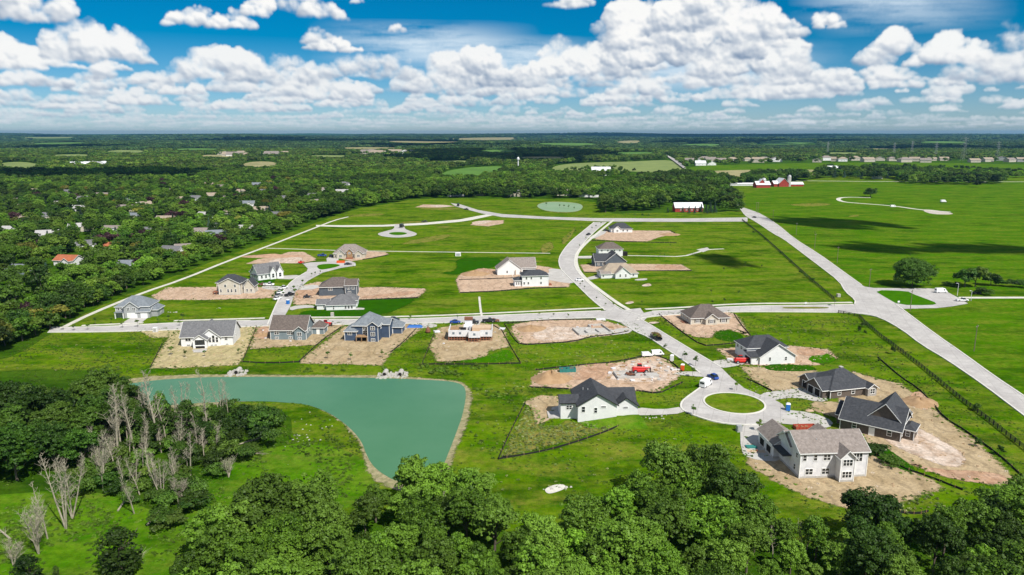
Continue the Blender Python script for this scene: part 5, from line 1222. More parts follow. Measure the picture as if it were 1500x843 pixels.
# wood behind the long red shed, trees round the farm
for x, y in poisson_world([(880,300),(890,280),(920,268),(985,258),(1040,262),(1060,272),(1068,290),(1083,300),(1080,308),(1040,300),(985,298),(960,308),(885,312)], 9):
    plan(kind=RND.choice(['mid','mid_dark','mid']), h=RND.uniform(11, 17), key='shed_wood', xy=(x, y))
for px, py, h in [(1027,311,9),(1040,312,12),(1047,312,11),(1000,312,7),(1009,313,8),(1018,313,8),(1034,313,10),(952,300,8),(978,312,6)]: plan(px, py, 'spruce', h, h*.5, 'shed_spruces')
for px, py in [(1083,310),(1070,309),(1060,310),(1079,303)]: plan(px, py, 'mid', 11, 11, 'shed_wood')
for x, y in poisson_world([(1040,268),(1055,262),(1080,268),(1100,266),(1105,268),(1100,272),(1070,271)], 10): plan(kind='mid_dark', h=RND.uniform(10, 15), key='farm', xy=(x, y))
for x, y in poisson_world([(1085,262),(1130,262),(1175,259),(1182,265),(1170,267),(1130,266),(1090,268)], 13): plan(kind='mid_dark', h=RND.uniform(12, 19), key='farm', xy=(x, y))
for x, y in poisson_world([(1192,256),(1215,252),(1250,252),(1290,250),(1330,252),(1345,257),(1310,263),(1280,264),(1240,262),(1200,262)], 13): plan(kind=RND.choice(['mid_dark','mid_dark','mid','spruce']), h=RND.uniform(12, 19), key='belt', xy=(x, y))
for x, y in poisson_world([(1312,262),(1340,255),(1380,254),(1400,258),(1420,262),(1440,258),(1470,262),(1473,269),(1440,271),(1400,271),(1350,271),(1318,268)], 11): plan(kind=RND.choice(['mid_dark','mid_dark','mid']), h=RND.uniform(12, 18), key='belt', xy=(x, y))
plan(1432,275,'mid_dark',11,15,'belt')
for i in range(14): plan(1400+i*8.5, 247+i*.55+RND.uniform(-1, 1.5), 'mid_dark', RND.uniform(7, 11), 11, 'belt')
for x, y in poisson_world([(810,256),(850,247),(900,246),(930,252),(860,258)], 22): plan(kind='mid', h=8, key='far_edge', xy=(x, y))
plan(1275,289,'mid_dark',11.5,17,'field_tree',always=True)
plan(1336,420,'oak',13.5,22,'oak',always=True)
plan(1413,421,'mid_dark',11,11,'roadside_pair',always=True); plan(1428,421,'mid',11.5,11,'roadside_pair',always=True); plan(1451,419,'mid_dark',7.5,9,'roadside_pair',always=True)
for px, py, h, w in [(1462,419,4,6),(1472,420,3.4,6),(1482,421,4,7),(1492,421,4.2,7),(1502,422,4,7),(1400,421,3,5),(1392,420,2.6,4),(1384,419,2.4,4),(1438,432,4,7),(1447,433,3,6)]: plan(px, py, 'shrub_dark', h, w, 'roadside_shrubs', always=True)
# small planted bushes and street trees
for px, py, h, w in [(1258,487,2.2,1.8),(1267,492,2.4,1.6),(1266,480,2.2,3),(1307,519,3,2),(1287,531,1.5,1),(1140+290,602,2.4,3),(1433,655,2.4,2),(1465,668,3,2),(1272,283,3,8),(1144,373,2,2.6),(1158,385,2,2.6),(1173,402,2.2,3),(1180,407,2.2,3),(1190,413,2.4,3),(1121,352,2,2),(1246,664,2.2,8),(1258,668,2.5,8),(1283,664,2.2,7),(1305,682,2.2,6),(1104,342,2,3)]:
    plan(px, py, 'shrub_dark', h, w, 'fence_bushes', always=True)
for px, py, h in [(974,515,3.2),(1003,529,4),(1019,537,4.4),(1014,553,4),(1079,573,3.4),(1112,632,4),(1015,609,3.6),(960,500,3.5),(1222,449,4),(940,447,2.5),(982,362,2.5),(232,475,3.4),(263,478,3),(93,484,3.6),(109,485,3.4),(129,484,3.2),(140,476,3.6),(163,474,3),(180,481,3.4),(202,480,4),(247,470,3.2),(268,470,4),(251,521,4.2),(271,524,3.2),(300,523,3),(350,519,2.6),(480,526,3.4),(514,528,3.2),(560,524,3),(602,469,3),(670,470,3),(432,434,4.6),(430,428,4),(443,418,3.6),(401,441,4),(405,436,3.6),(415,435,3),(457,406,2.6),(469,402,2.6),(462,404,2.6),(790,463,2),(811,465,2.2),(832,466,2.2),
    (824,358,3.6),(832,351,3.6),(835,347,3.4),(843,342,3.4),(852,336,3.2),(800,450,2),(887,449,2),(898,450,2.4),(853,417,2.4),(850,420,2.2),(856,424,2.2),(874,440,2),(930,320,5),(941,319,5),(950,318,4),(800,303,5.5),(820,305.5,5),(826,306,5),(833,306.5,5),(841,308,4),(575,365,2.5),(570,360,2.2),(1060,398,3),(1092,390,3),(1115,394,3),(1043,448,3),(1061,445,3),(1185,447,3),(1333,377,3),(1042,432,3),(1082,433,3.2),(867,337,3),(873,334,3),(880,330,3),(858,351,2.6),(849,363,2.6),(967,376,2.6),(973,377,3),(958,378,2.4),(1193,345,3.6)]:
    plan(px, py, 'sapling', h, h*.5, 'street_trees', always=True)
# near forest fringe up to 1.3 km and the far forest
FARBOX = [(316,228,410,229),(520,226,598,226.5),(1205,237,1500,238.5),(1000,237,1132,238.5),(94,242,158,243)]
NOTREE = [OPEN1, OPEN2]+[f[1] for f in FIELDS]
ISL = [(0,262),(0,246)]
def forest_band(y0, y1, spacing, kind, key, hs, mn=-260, mx=1760):
    n = int(0.82*(y1*y1-y0*y0)*1.0/spacing**2)
    Y = np.sqrt(NR.uniform(y0*y0, y1*y1, n)); X = Y*NR.uniform(-.86, .88, n)
    d = Y*math.cos(PITCH)+CAM_H*math.sin(PITCH); up = Y*math.sin(PITCH)-CAM_H*math.cos(PITCH)
    px = 750+F*X/d; py = 421.5-F*up/d
    ok = (px > mn) & (px < mx)
    for pl in NOTREE: ok &= ~inpoly(px, py, pl)
    top = py-10*hs[0]*(1.3 if kind == 'clump' else 1)*F/d
    for f_ in FIELDS: ok &= ~inpoly(px, top, f_[1]) & ~inpoly(px, (py+top)/2, f_[1])
    for bx in FARBOX: ok &= ~((px > bx[0]) & (px < bx[2]) & (py > bx[1]) & (top < bx[3]) & (NR.rand(n) < .62))
    ok &= ~inpoly(px, py, SUBP) & ~inpoly(px, py, [(875,320),(880,262),(985,256),(1060,262),(1090,300),(1090,320)])
    ok &= ~((px > 1000) & (px < 1500) & (py > 234) & (py < 240) & (NR.rand(n) < .9))
    ok &= ~((px > 514) & (px < 600) & (py > 225) & (py < 231) & (NR.rand(n) < .8)) & ~((px > 315) & (px < 412) & (py > 227) & (py < 232) & (NR.rand(n) < .62))
    ok &= ~((px > 92) & (px < 160) & (py > 241) & (py < 244.5))
    ok &= ~((px > 640) & (px < 890) & (py > 289.5) & (py < 300) & ((py > 292.5) | (NR.rand(n) < .55)))
    road = np.abs(px-(975+(py-229)*1.32)) < 6
    ok &= ~(road & (py > 228) & (py < 262))
    z = hills(X, Y)
    for x, y, zz in zip(X[ok], Y[ok], z[ok]):
        s = RND.uniform(*hs); add_stuff(key, kind, x, y, float(zz), s, s*RND.uniform(.85, 1.25), RND.uniform(0, 6.28), 0)
CR['far'] = ([crown_mesh('crown', 'leaf_far', 120+i, 5.0, .2, 10, 6, 26, 14, 2.0, 1.9) for i in range(4)], 5.4, 11)
CR['clump'] = ([crown_mesh('crown', 'leaf_distant', 130+i, 14, -1, 13, 12, 60, 12, 4.5, 4.2, flat=.9) for i in range(3)], 15, 15)
forest_band(700, 1500, 10.0, 'mid', 'near_forest', (.95, 1.45))
forest_band(1500, 3300, 13.5, 'far', 'far_forest', (.95, 1.5))
forest_band(3300, 7500, 34, 'clump', 'distant_forest', (.8, 1.2))
forest_band(7500, 17000, 75, 'clump', 'distant_forest', (1.3, 2.2))
# ------------------------------------------------------------------ stand the trees
KIND_WORDS = {'wood':'leafy green tree','big':'broad round-crowned tree','oak':'large spreading dark oak-like tree','dark':'tall dark green tree','mid':'round green tree','mid_dark':'dark round tree','spruce':'blue-green spruce','purple':'purple-leaved tree','yellow':'yellow-green tree','shrub':'light green bush','shrub_dark':'dark green bush','sapling':'thin young street tree','column':'narrow upright bush'}
KEY_WORDS = {'foreground':('in the dense foreground wood along the bottom','trees of the foreground wood'),'left_wood':('in the dark wood left of the dead trees','dark wood left of the dead trees'),
 'thicket':('in the thicket among the dead grey trees','thicket among the dead trees'),'meadow_left':('standing in the tall meadow grass below the dead trees','lone bushes of the lower left meadow'),
 'hedge':('in the tree belt beside the diagonal footpath','tree belt along the diagonal footpath'),'suburb':('in the leafy suburb','suburb trees'),
 'shed_wood':('in the wood behind the long red shed','wood behind the long red shed'),'shed_spruces':('planted in front of the long red shed','spruces at the long red shed'),
 'farm':('around the red barns','trees around the red barns'),'belt':('in the tree belt right of the red barns','tree belt right of the red barns'),'far_edge':('on the far field edge','trees on the far field edge'),
 'field_tree':('standing alone by the curved track in the right field','lone field trees'),'oak':('standing alone beside the small car park, casting a dark shadow','lone field trees'),
 'roadside_pair':('right of the big lone tree, above the car park','trees above the car park'),'roadside_shrubs':('along the car park edge','bushes along the car park'),
 'fence_bushes':('near the black fence or bare plots','bushes near the fences'),'street_trees':('beside a kerb, path or garden','young planted trees')}
CAP = {'oak':9,'wood':190,'big':60,'dark':60,'mid':130,'mid_dark':80,'spruce':40,'purple':20,'yellow':20,'shrub':120,'shrub_dark':120,'sapling':200,'column':20}
LM = {'foreground':[(330,'at the left end by the meadow'),(450,'below the dead-tree thicket'),(560,'left of the pond tip'),(680,'right below the pond tip'),(780,'below the pale rubble heap'),(900,'right of the rubble heap'),(1000,'below the white gabled house'),(1120,'below the cul-de-sac'),(1260,'below the nearest white house'),(1380,'below the bare soil slope'),(9999,'in the right-hand corner')],
 'suburb':[(70,'at the far left'),(130,'near the red-roofed bungalow'),(200,'near the low grey-roofed house'),(270,'left of the tan roofs'),(340,'near the white carport'),(430,'above the diagonal path middle'),(9999,'at the upper end of the path')],
 'hedge':[(60,'at the street end'),(140,'beside the grey two-storey house'),(220,'left of the long tan plot'),(330,'above the beige house'),(420,'above the left cul-de-sac'),(9999,'at the far end')],
 'left_wood':[(20,'at the picture edge'),(80,'second group from the edge'),(130,'near the pond end'),(9999,'next to the dead trees')],
 'thicket':[(180,'at the left side'),(240,'left of the middle'),(300,'in the middle'),(350,'below the pond shore'),(9999,'at the lawn side')]}
ROWS = {'foreground':[(800,'front edge'),(860,'second rank'),(99999,'rearmost rank')],'suburb':[(310,'upper part'),(360,'middle part'),(99999,'lower part')],'left_wood':[(650,'upper edge'),(99999,'lower edge')],'thicket':[(650,'upper rank'),(700,'middle rank'),(99999,'lower rank')]}
SHORT = {'foreground':'foreground wood','suburb':'leafy suburb','hedge':'path-side tree belt','left_wood':'dark left wood','thicket':'dead-tree thicket'}
def tree_label(kind, key, px, py, s):
    if key not in LM: return f"{KIND_WORDS[kind]} {KEY_WORDS[key][0]}"
    where = next(w for x, w in LM[key] if px < x); rw = next((w for y, w in ROWS.get(key, []) if py < y), '')
    h = s*CR[kind][2]; hs = {'foreground':(9.5, 11),'suburb':(9, 10.6),'hedge':(8, 9.3),'left_wood':(14, 16),'thicket':(3.4, 4.6)}[key]
    sz = 'low' if h < hs[0] else 'middling' if h < hs[1] else 'tall'
    kw = KIND_WORDS[kind].replace('tall ', '')
    q = f"{sz} {kw}, {rw+' of' if rw else 'in'} the {SHORT[key]}, {where}"; return q if len(q.split()) <= 16 else q.replace(' of the ', ' of ').replace('round-crowned ', '')
def stand_tree(t, label_extra=None):
    _, x, y, kind, s, sx, rot, v, key = t; px, py, _ = proj(x, y)
    nm = 'shrub' if kind in ('shrub','shrub_dark') else 'young_tree' if kind == 'sapling' else 'spruce_tree' if kind == 'spruce' else 'columnar_bush' if kind == 'column' else 'broadleaf_tree'
    o = empty(nm, (x, y, 0), rot, tree_label(kind, key, px, py, s), 'bush' if 'shrub' in nm or 'bush' in nm else 'tree', KEY_WORDS[key][1])
    o.scale = (sx, sx, s)
    if 'shrub' in nm: link_obj('foliage', CR[kind][0][v], o)
    else:
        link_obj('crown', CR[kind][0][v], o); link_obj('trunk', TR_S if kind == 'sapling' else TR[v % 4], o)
    return o
def view_part(px, py):
    return 'left' if px < 500 else 'middle' if px < 1000 else 'right'
TREES.sort(key=lambda t: -t[0]); cnt = {}; NI = 0
for t in TREES:
    cnt[t[3]] = cnt.get(t[3], 0)+1
    px, py, ppm = proj(t[1], t[2])
    inview = -40 < px < 1540 and py-t[4]*CR[t[3]][2]*ppm < 860
    if (cnt[t[3]] <= CAP[t[3]] and inview) or t[0] > 1e8:
        stand_tree(t)
    else: add_stuff(t[8]+'_rest', t[3], t[1], t[2], 0, t[4], t[5], t[6], t[7])
# ------------------------------------------------------------------ uncountable growth: points that carry copies
def scatter(name, label, items, meshes, cat=None):
    """items = (x,y,z,height scale,width scale,turn,_) ; one object of kind stuff"""
    A = np.array(items, np.float32); n = len(A)
    me = bpy.data.meshes.new(name); me.vertices.add(n); me.vertices.foreach_set('co', A[:, :3].ravel())
    def at(nm, ty, arr, fld):
        a = me.attributes.new(nm, ty, 'POINT'); a.data.foreach_set(fld, np.ascontiguousarray(arr).ravel())
    at('size', 'FLOAT_VECTOR', np.stack([A[:, 4], A[:, 4], A[:, 3]], 1).astype(np.float32), 'vector')
    at('turn', 'FLOAT_VECTOR', np.stack([A[:, 5]*0, A[:, 5]*0, A[:, 5]], 1).astype(np.float32), 'vector')
    at('pick', 'INT', NR.randint(0, len(meshes), n).astype(np.int32), 'value')
    o = link_obj(name, me); col = bpy.data.collections.new(name+'_kinds')
    for i, m_ in enumerate(meshes):
        q = bpy.data.objects.new(f'{name}_kind_{i}', m_); col.objects.link(q)
    ng = bpy.data.node_groups.new(name+'_scatter', 'GeometryNodeTree')
    ng.interface.new_socket('Geometry', in_out='INPUT', socket_type='NodeSocketGeometry'); ng.interface.new_socket('Geometry', in_out='OUTPUT', socket_type='NodeSocketGeometry')
    N = ng.nodes.new; L = ng.links.new; gi = N('NodeGroupInput'); go = N('NodeGroupOutput')
    ip = N('GeometryNodeInstanceOnPoints'); ci = N('GeometryNodeCollectionInfo'); ci.inputs[0].default_value = col; ci.inputs['Separate Children'].default_value = True; ci.inputs['Reset Children'].default_value = True
    def na(nm, ty):
        a = N('GeometryNodeInputNamedAttribute'); a.data_type = ty; a.inputs['Name'].default_value = nm; return a.outputs['Attribute']
    L(gi.outputs[0], ip.inputs['Points']); L(ci.outputs[0], ip.inputs['Instance']); ip.inputs['Pick Instance'].default_value = True
    L(na('pick', 'INT'), ip.inputs['Instance Index']); L(na('turn', 'FLOAT_VECTOR'), ip.inputs['Rotation']); L(na('size', 'FLOAT_VECTOR'), ip.inputs['Scale'])
    L(ip.outputs[0], go.inputs[0])
    md = o.modifiers.new('scatter', 'NODES'); md.node_group = ng
    tag(o, label, cat, None, 'stuff'); return o
LBL = {'suburb_rest':'smaller trees filling the leafy suburb','hedge_rest':'smaller trees of the belt along the diagonal footpath','foreground_rest':'further trees of the dense foreground wood',
 'near_forest':'forest beyond the estate and the suburb','far_forest':'far forest crossed by small fields','distant_forest':'distant dark woodland reaching the horizon'}
groups = {}
for (key, kind), it in SCAT.items(): groups.setdefault((key, kind), []).extend(it)
for (key, kind), it in groups.items():
    ms = CR[kind][0]
    if key == 'near_forest': ms = ms+CR['mid_dark'][0][:1]
    scatter('forest_trees' if 'forest' in key else 'woodland_trees', LBL.get(key, f"remaining {KIND_WORDS.get(kind, 'tree')}s {KEY_WORDS[key[:-5]][0] if key.endswith('_rest') and key[:-5] in KEY_WORDS else ''}").strip(), it, ms)
mk('rust_scrap', (.34,.10,.06), .8); leafmat('weed_pale', (.16,.24,.05), (.27,.36,.10), (.34,.36,.14)); mk('heap_soil', (.36,.25,.15), .95); mk('dirt_clod', (.5,.42,.33), .95)
# grass tufts and weeds in the nearer ground
def tuft_mesh(seed):
    me = crown_mesh('tuft', 'weed', 300+seed, .5, -.12, .34, 3, 7, 9, .26, .26); return me
TUFT = [tuft_mesh(i) for i in range(3)]
BARE = [p for _, p in DIRT]+[R1, POND, SHORE]
ROADS = [R2T+R2B[::-1], R2T2+R2B2[::-1], R3L+R3R[::-1], [(915,460)]+R3R2+BULBL[::-1], R5L+R5R[::-1], [(1084,620),(1118,621),(1148,672),(1100,676)], [(931,595),(1003,595),(1003,608),(931,609)], [(1250,415),(1279,420),(1381,423),(1420,446),(1372,455),(1300,458)]]
def weeds(n, y0, y1, poly=None, size=(.6, 1.5), hs=None, keep=1.0):
    Y = np.sqrt(NR.uniform(y0*y0, y1*y1, n)); X = Y*NR.uniform(-.78, .78, n)
    d = Y*math.cos(PITCH)+CAM_H*math.sin(PITCH); up = Y*math.sin(PITCH)-CAM_H*math.cos(PITCH); px = 750+F*X/d; py = 421.5-F*up/d
    ok = inpoly(px, py, poly) if poly else np.ones(n, bool)
    for b in BARE+ROADS: ok &= ~inpoly(px, py, b)
    cl = np.sin(X*.11+np.sin(Y*.07)*2)*np.sin(Y*.09+np.sin(X*.05)*2)+.5*np.sin(X*.4+Y*.31)
    ok &= (cl+NR.uniform(-1, 1, n)*.9) > .25
    return [(x, y, .02, RND.uniform(*size), RND.uniform(*size), RND.uniform(0, 6.28), 0) for x, y in zip(X[ok], Y[ok])]
NEAR = [(0,520),(75,490),(400,480),(880,468),(925,470),(1000,464),(1240,462),(1500,612),(1560,900),(-60,900),(-60,540)]
it = weeds(60000, 105, 330, NEAR, (.3, .8))
scatter('weeds', 'clumps of coarse grass and weeds over the open plots', it, TUFT)
it = weeds(26000, 105, 215, [(-50,760),(0,735),(100,725),(240,778),(290,770),(330,700),(410,600),(470,610),(530,690),(500,740),(350,780),(262,900),(-60,900)], (.5, 1.3))
scatter('tall_grass', 'tall meadow grass in the lower left', it, TUFT)
it = weeds(9000, 150, 262, [(330,520),(360,545),(560,536),(720,536),(690,552),(570,548),(350,546)], (1.2, 2.2))+weeds(9000, 150, 240, [(697,560),(770,560),(735,690),(670,700),(700,620)], (.8, 1.5))
scatter('bank_weeds', 'dark weeds along the pond bank', it, TUFT)

TUFT_PALE = []
for i in range(3):
    q_ = TUFT[i].copy(); q_.materials.clear(); q_.materials.append(M['weed_pale']); TUFT_PALE.append(q_)
def inside(poly, n, sz, z=.05):
    return [(x, y, z, RND.uniform(*sz), RND.uniform(*sz), RND.uniform(0, 6.28), 0) for x, y in poisson_world(poly, n)]
it = inside([(772,596),(733,670),(780,662),(868,637),(922,617),(890,614),(846,620),(800,625),(785,600)], 1.0, (.5, 1.25))
it += [t for t in inside([(690,560),(768,560),(770,590),(735,665),(690,655),(700,600)], 2.2, (.5, 1.1)) if RND.random() < .5]
it += [t for t in inside([(770,510),(900,500),(985,520),(900,528),(800,540),(770,530)], 2.6, (.5, 1.1)) if RND.random() < .55]
it += [t for t in inside([(1110,478),(1240,465),(1330,540),(1280,545),(1220,510),(1130,500)], 2.8, (.5, 1.2)) if RND.random() < .6]
it += [t for t in inside([(730,680),(930,625),(1080,672),(940,680),(860,720),(730,720)], 2.8, (.4, 1.0)) if RND.random() < .5]
it += [t for t in inside([(1290,735),(1360,722),(1390,745),(1340,755),(1290,760)], 1.3, (.5, 1.2))]
it += [t for t in inside([(0,540),(100,500),(230,495),(215,545),(60,545)], 3, (.5, 1.1)) if RND.random() < .5]
it += [t for t in inside([(1110,600),(1125,560),(1100,545),(1085,540)], 1.6, (.4, .9))]
scatter('pale_weeds', 'pale yellow-green weed heads speckling the rough grass', it, TUFT_PALE)
def box_debris(seed, m):
    b = MB(); q = random.Random(seed); x, y = q.uniform(.15, .5), q.uniform(.1, .3); b.box(-x, -y, 0, x, y, q.uniform(.08, .3)); me = b.mesh('debris'); me.materials.append(M[m]); return me
it = inside([(903,534),(963,526),(990,545),(975,558),(905,560),(886,556)], 2.3, (.6, 2.2), .12)+inside([(845,478),(905,476),(912,488),(850,494)], 3.0, (.6, 1.8), .12)
it += [t for p_ in ([(640,484),(730,478),(742,500),(640,505)],[(1085,640),(1120,640),(1140,668),(1100,670)],[(380,485),(455,482),(480,480),(440,500),(395,505)],[(1065,520),(1095,520),(1100,532),(1070,533)],[(700,398),(780,395),(830,405),(800,415)]) for t in inside(p_, 4, (.5, 1.6), .12) if RND.random() < .6]
scatter('site_debris', 'small boards, blocks and scraps lying on the building sites', it, [box_debris(1,'house_wrap'), box_debris(2,'wood'), box_debris(3,'plywood'), box_debris(4,'rust_scrap'), box_debris(5,'house_wrap'), box_debris(6,'concrete')])
def clod_mesh(seed, m):
    q = random.Random(seed); b = MB()
    for k in range(4):
        x, y, r = q.uniform(-.5,.5), q.uniform(-.5,.5), q.uniform(.08,.22); b.taper((x-r,y-r,x+r,y+r,-.05), (x-r*.4,y-r*.5,x+r*.5,y+r*.4,r*.9))
    me = b.mesh('clod'); me.materials.append(M[m]); return me
it = []
for m_, p_ in DIRT:
    if p_[0][1] > 405:
        for x, y in poisson_world(p_, 2.0):
            if RND.random() < .5: it.append((x, y, .1, RND.uniform(.4, 1.5), RND.uniform(.4, 1.5), RND.uniform(0, 6.28), 0))
scatter('soil_clods', 'clods and small debris over the bare building plots', it, [clod_mesh(1,'heap_soil'), clod_mesh(2,'heap_soil'), clod_mesh(3,'dirt_clod')])
it = []
for m_, p_ in DIRT:
    if p_[0][1] > 405:
        P_ = [G(*q) for q in p_]; n = len(P_)
        for i in range(n):
            A, B = P_[i], P_[(i+1) % n]
            for k in range(int((B-A).length*1.1)):
                c = A.lerp(B, RND.random()); it.append((c.x+RND.gauss(0, 1.3), c.y+RND.gauss(0, 1.3), .05, RND.uniform(.3, .8), RND.uniform(.4, 1.1), RND.uniform(0, 6.28), 0))
scatter('plot_edge_weeds', 'weeds creeping over the edges of the bare plots', it, TUFT)
# ------------------------------------------------------------------ dead trees and fallen wood
def dead_tree_mesh(seed, h=12, r=.16, lean=0, nb=16, forks=1, bush=0):
    q = random.Random(seed); T = MB(); B = MB()
    for f in range(forks):
        a0 = q.uniform(0, 6.28); ln = lean+(0.12 if forks == 1 else .28)*q.random()
        top = Vector((math.cos(a0)*ln*h, math.sin(a0)*ln*h, h*q.uniform(.8, 1)))
        pts = [Vector((0,0,-.2)), top*.35+Vector((q.uniform(-.2,.2),q.uniform(-.2,.2),0)), top*.7+Vector((q.uniform(-.3,.3),q.uniform(-.3,.3),0)), top]
        T.tube(pts, [r*1.3, r, r*.6, r*.2], 6)
        for i in range(nb):
            t = q.uniform(.3, .98); p = top*t; a = q.uniform(0, 6.28); L_ = (1-t*.75)*h*q.uniform(.15, .32)+bush
            e = p+Vector((math.cos(a)*L_*.6, math.sin(a)*L_*.6, L_*q.uniform(.5, 1.0))); mid = (p+e)/2+Vector((0,0,-.15*L_))
            B.tube([p, mid, e], [r*.36, r*.24, r*.1], 4, False)
            for k in range(6):
                s = q.uniform(.3, 1); p2 = mid*(1-s)+e*s if s > .5 else p*(1-s)+mid*s; a2 = q.uniform(0, 6.28); l2 = L_*q.uniform(.3, .65)
                B.tube([p2, p2+Vector((math.cos(a2)*l2*.8, math.sin(a2)*l2*.8, l2*.55))], [r*.16, r*.07], 3, False)
    mt = T.mesh('trunk'); mt.materials.append(M['bark_dead']); mb = B.mesh('branches'); mb.materials.append(M['bark_dead']); return mt, mb
DT = [dead_tree_mesh(1, 12, .15, 0, 26), dead_tree_mesh(2, 13, .15, .1, 26), dead_tree_mesh(3, 12, .12, 0, 20, 3), dead_tree_mesh(4, 9, .11, .1, 20, 5, .7), dead_tree_mesh(5, 12, .12, .02, 20)]
def dead_tree(px, py, top, v, label, tilt=0):
    p = G(px, py); _, _, ppm = proj(p.x, p.y); h = max(2.0, (py-top)/ppm/.93); base = (12, 13, 12, 9, 12)[v]; s = h/base
    o = empty('dead_tree', (p.x, p.y, 0), RND.uniform(0, 6.28), label, 'dead tree', 'bare dead trees by the pond'); o.scale = (max(.75, s*.9), max(.75, s*.9), s)
    o.rotation_euler.y = tilt
    link_obj('trunk', DT[v][0], o); link_obj('branches', DT[v][1], o)
DL = ['slim bare grey tree with few twigs','bare leaning grey tree','forked bare tree with pale limbs','wide-spreading bare tree with many pale limbs','straight bare pole-like dead tree']
SPOTS = [(113,663,592,4),(173,674,560,0),(187,645,565,4),(197,660,575,0),(204,636,565,4),(235,660,540,0),(272,633,556,2),(305,640,537,4),(325,612,554,2),(335,614,553,4),(315,640,612,4),(163,660,595,1),(170,690,620,1),
 (97,775,662,2),(106,760,664,2),(197,753,680,1),(238,732,668,2),(231,728,676,2),(57,812,735,3),(148,640,580,4),(160,650,585,0),(178,660,570,0),(212,645,570,4),(222,650,560,0),(245,655,575,4),(256,648,580,0),(265,670,600,4),(290,660,600,4),(210,690,640,0),(150,700,655,3),(184,720,665,0),(220,700,640,0),(262,700,640,1),(70,790,700,4),(120,720,660,4),(20,830,790,3),(262,740,700,3),(335,700,672,3),(605,752,705,4),(620,745,698,4),(845,790,735,4),(655,770,720,4),(1128,790,740,4),(1085,780,715,4),(1180,812,770,3),(1230,845,800,3),(1132,820,770,4),(1110,775,735,0)]
for i, (px, py, top, v) in enumerate(SPOTS):
    wh = 'beside the west end of the pond' if px < 400 and py < 668 else 'at the lower edge of the thicket' if px < 400 else 'among the foreground trees'
    dead_tree(px, py, top, v, f'{DL[v]} {wh}')
for i, (x, y) in enumerate(poisson_world([(150,640),(185,622),(240,625),(300,632),(330,640),(320,668),(285,700),(262,722),(200,735),(130,715),(110,690),(140,660)], 3.8)[:40]):
    px, py, ppm = proj(x, y)
    dead_tree(px, py, py-RND.uniform(5, 12)*ppm, RND.choice([0,0,1,4,4,1]), f"{DL[i % 5].replace('bare', ['bare','thin bare','twiggy bare'][i % 3])} {['at the left side','in the middle','at the right side'][0 if px < 190 else 1 if px < 260 else 2]} of thicket")
def log(a, b, label, r=.22):
    A, B = G(*a), G(*b); m_ = MB(); d = B-A; m_.tube([(0,0,.3),(d.x*.5,d.y*.5,.6),(d.x,d.y,.9)], [r, r*.7, r*.2], 6)
    o = m_.obj('fallen_tree', M['bark_dead'], None, (A.x, A.y, 0)); tag(o, label, 'fallen tree', 'fallen dead wood')
    b_ = MB(); q = random.Random(int(a[0]))
    for k in range(26):
        t = q.uniform(.3, 1); p = Vector((d.x*t, d.y*t, .3+.6*t)); L_ = q.uniform(.8, 2.6)
        e = p+Vector((d.x, d.y, 0)).normalized()*L_*.7+Vector((q.uniform(-1,1)*L_*.6, q.uniform(-1,1)*L_*.6, q.uniform(.0,.6)*L_)); b_.tube([p, e], [r*.25, r*.07], 4, False)
    b_.obj('branches', M['bark_dead'], o)
log((336,657),(398,641),'long fallen bare tree reaching right from the thicket onto the lawn'); log((354,664),(390,671),'short fallen bare tree below the long one at the lawn edge')
log((288,660),(317,642),'fallen bare tree leaning inside the thicket'); log((216,771),(238,748),'dark fallen limbs at the bottom corner of the thicket'); log((173,750),(192,726),'fallen limbs left of the bottom corner')
log((16,792),(-8,775),'pale fallen branch at the left picture edge'); log((193,830),(206,822),'short pale branch lying right of the upright meadow bush',.15)
# ------------------------------------------------------------------ culverts, stones
def culvert(at, label, pipes, w):
    p = G(*at); root = empty('culvert', (p.x, p.y, 0), 0, label, 'culvert', 'concrete culverts at the pond')
    for k, x in enumerate(pipes):
        MB().tube([(x,3,.75),(x,-.6,.75)], .85, 14).obj('pipe', M['stone'], root)
        MB().tube([(x,-.62,.75),(x,-.7,.75)], .6, 12).obj('pipe_opening', M['dark_void'], root)
    b = MB(); q = random.Random(3)
    for k in range(int(60*w/6)):
        x = q.uniform(-w/2, w/2); y = q.uniform(-3, 2.5); r = q.uniform(.25, .55)
        if any(abs(x-a) < .8 and y > -.8 for a in pipes): continue
        z = max(0, .2+y*.12)
        b.taper((x-r,y-r*.8,x+r,y+r*.8,z-.2), (x-r*.5,y-r*.5,x+r*.6,y+r*.4,z+r*.8))
    st = b.obj('stones', M['stone'], root); st['kind'] = 'stuff'
culvert((347,548), 'single round culvert in pale stones at the top shore of the pond, left one', [0], 6)
culvert((575,551), 'twin round culverts in pale stones at the top shore of the pond', [-2.6, 2.6], 10)
def stones(at, n, w, d, label, r0=.15, r1=.5):
    p = G(*at); b = MB(); q = random.Random(n)
    for k in range(n):
        x = q.gauss(0, w); y = q.gauss(0, d); r = q.uniform(r0, r1); b.taper((x-r,y-r*.8,x+r,y+r*.8,-.05), (x-r*.5,y-r*.5,x+r*.6,y+r*.4,r*.7))
    o = b.obj('loose_stones', M['stone'], None, (p.x, p.y, 0)); tag(o, label, None, None, 'stuff')
stones((445,640), 40, 6, 7, 'pale stones scattered on the lawn left of the pond', .1, .28); stones((255,458), 8, 1.6, .4, 'row of pale stones in the grass by the tyre tracks'); stones((1120,572), 12, 3, 1, 'stones beside the drive of the brown ranch house', .08, .2)
stones((813,716), 14, 2.2, .6, 'pale rubble heap at the edge of the foreground wood'); stones((1165,604), 9, 2.5, 1, 'stones at the blue toilet plot', .08, .2)
stones((935,612), 26, 5, 1, 'rubble below the white house drive', .1, .35); stones((320,452), 3, .5, .5, 'stones')
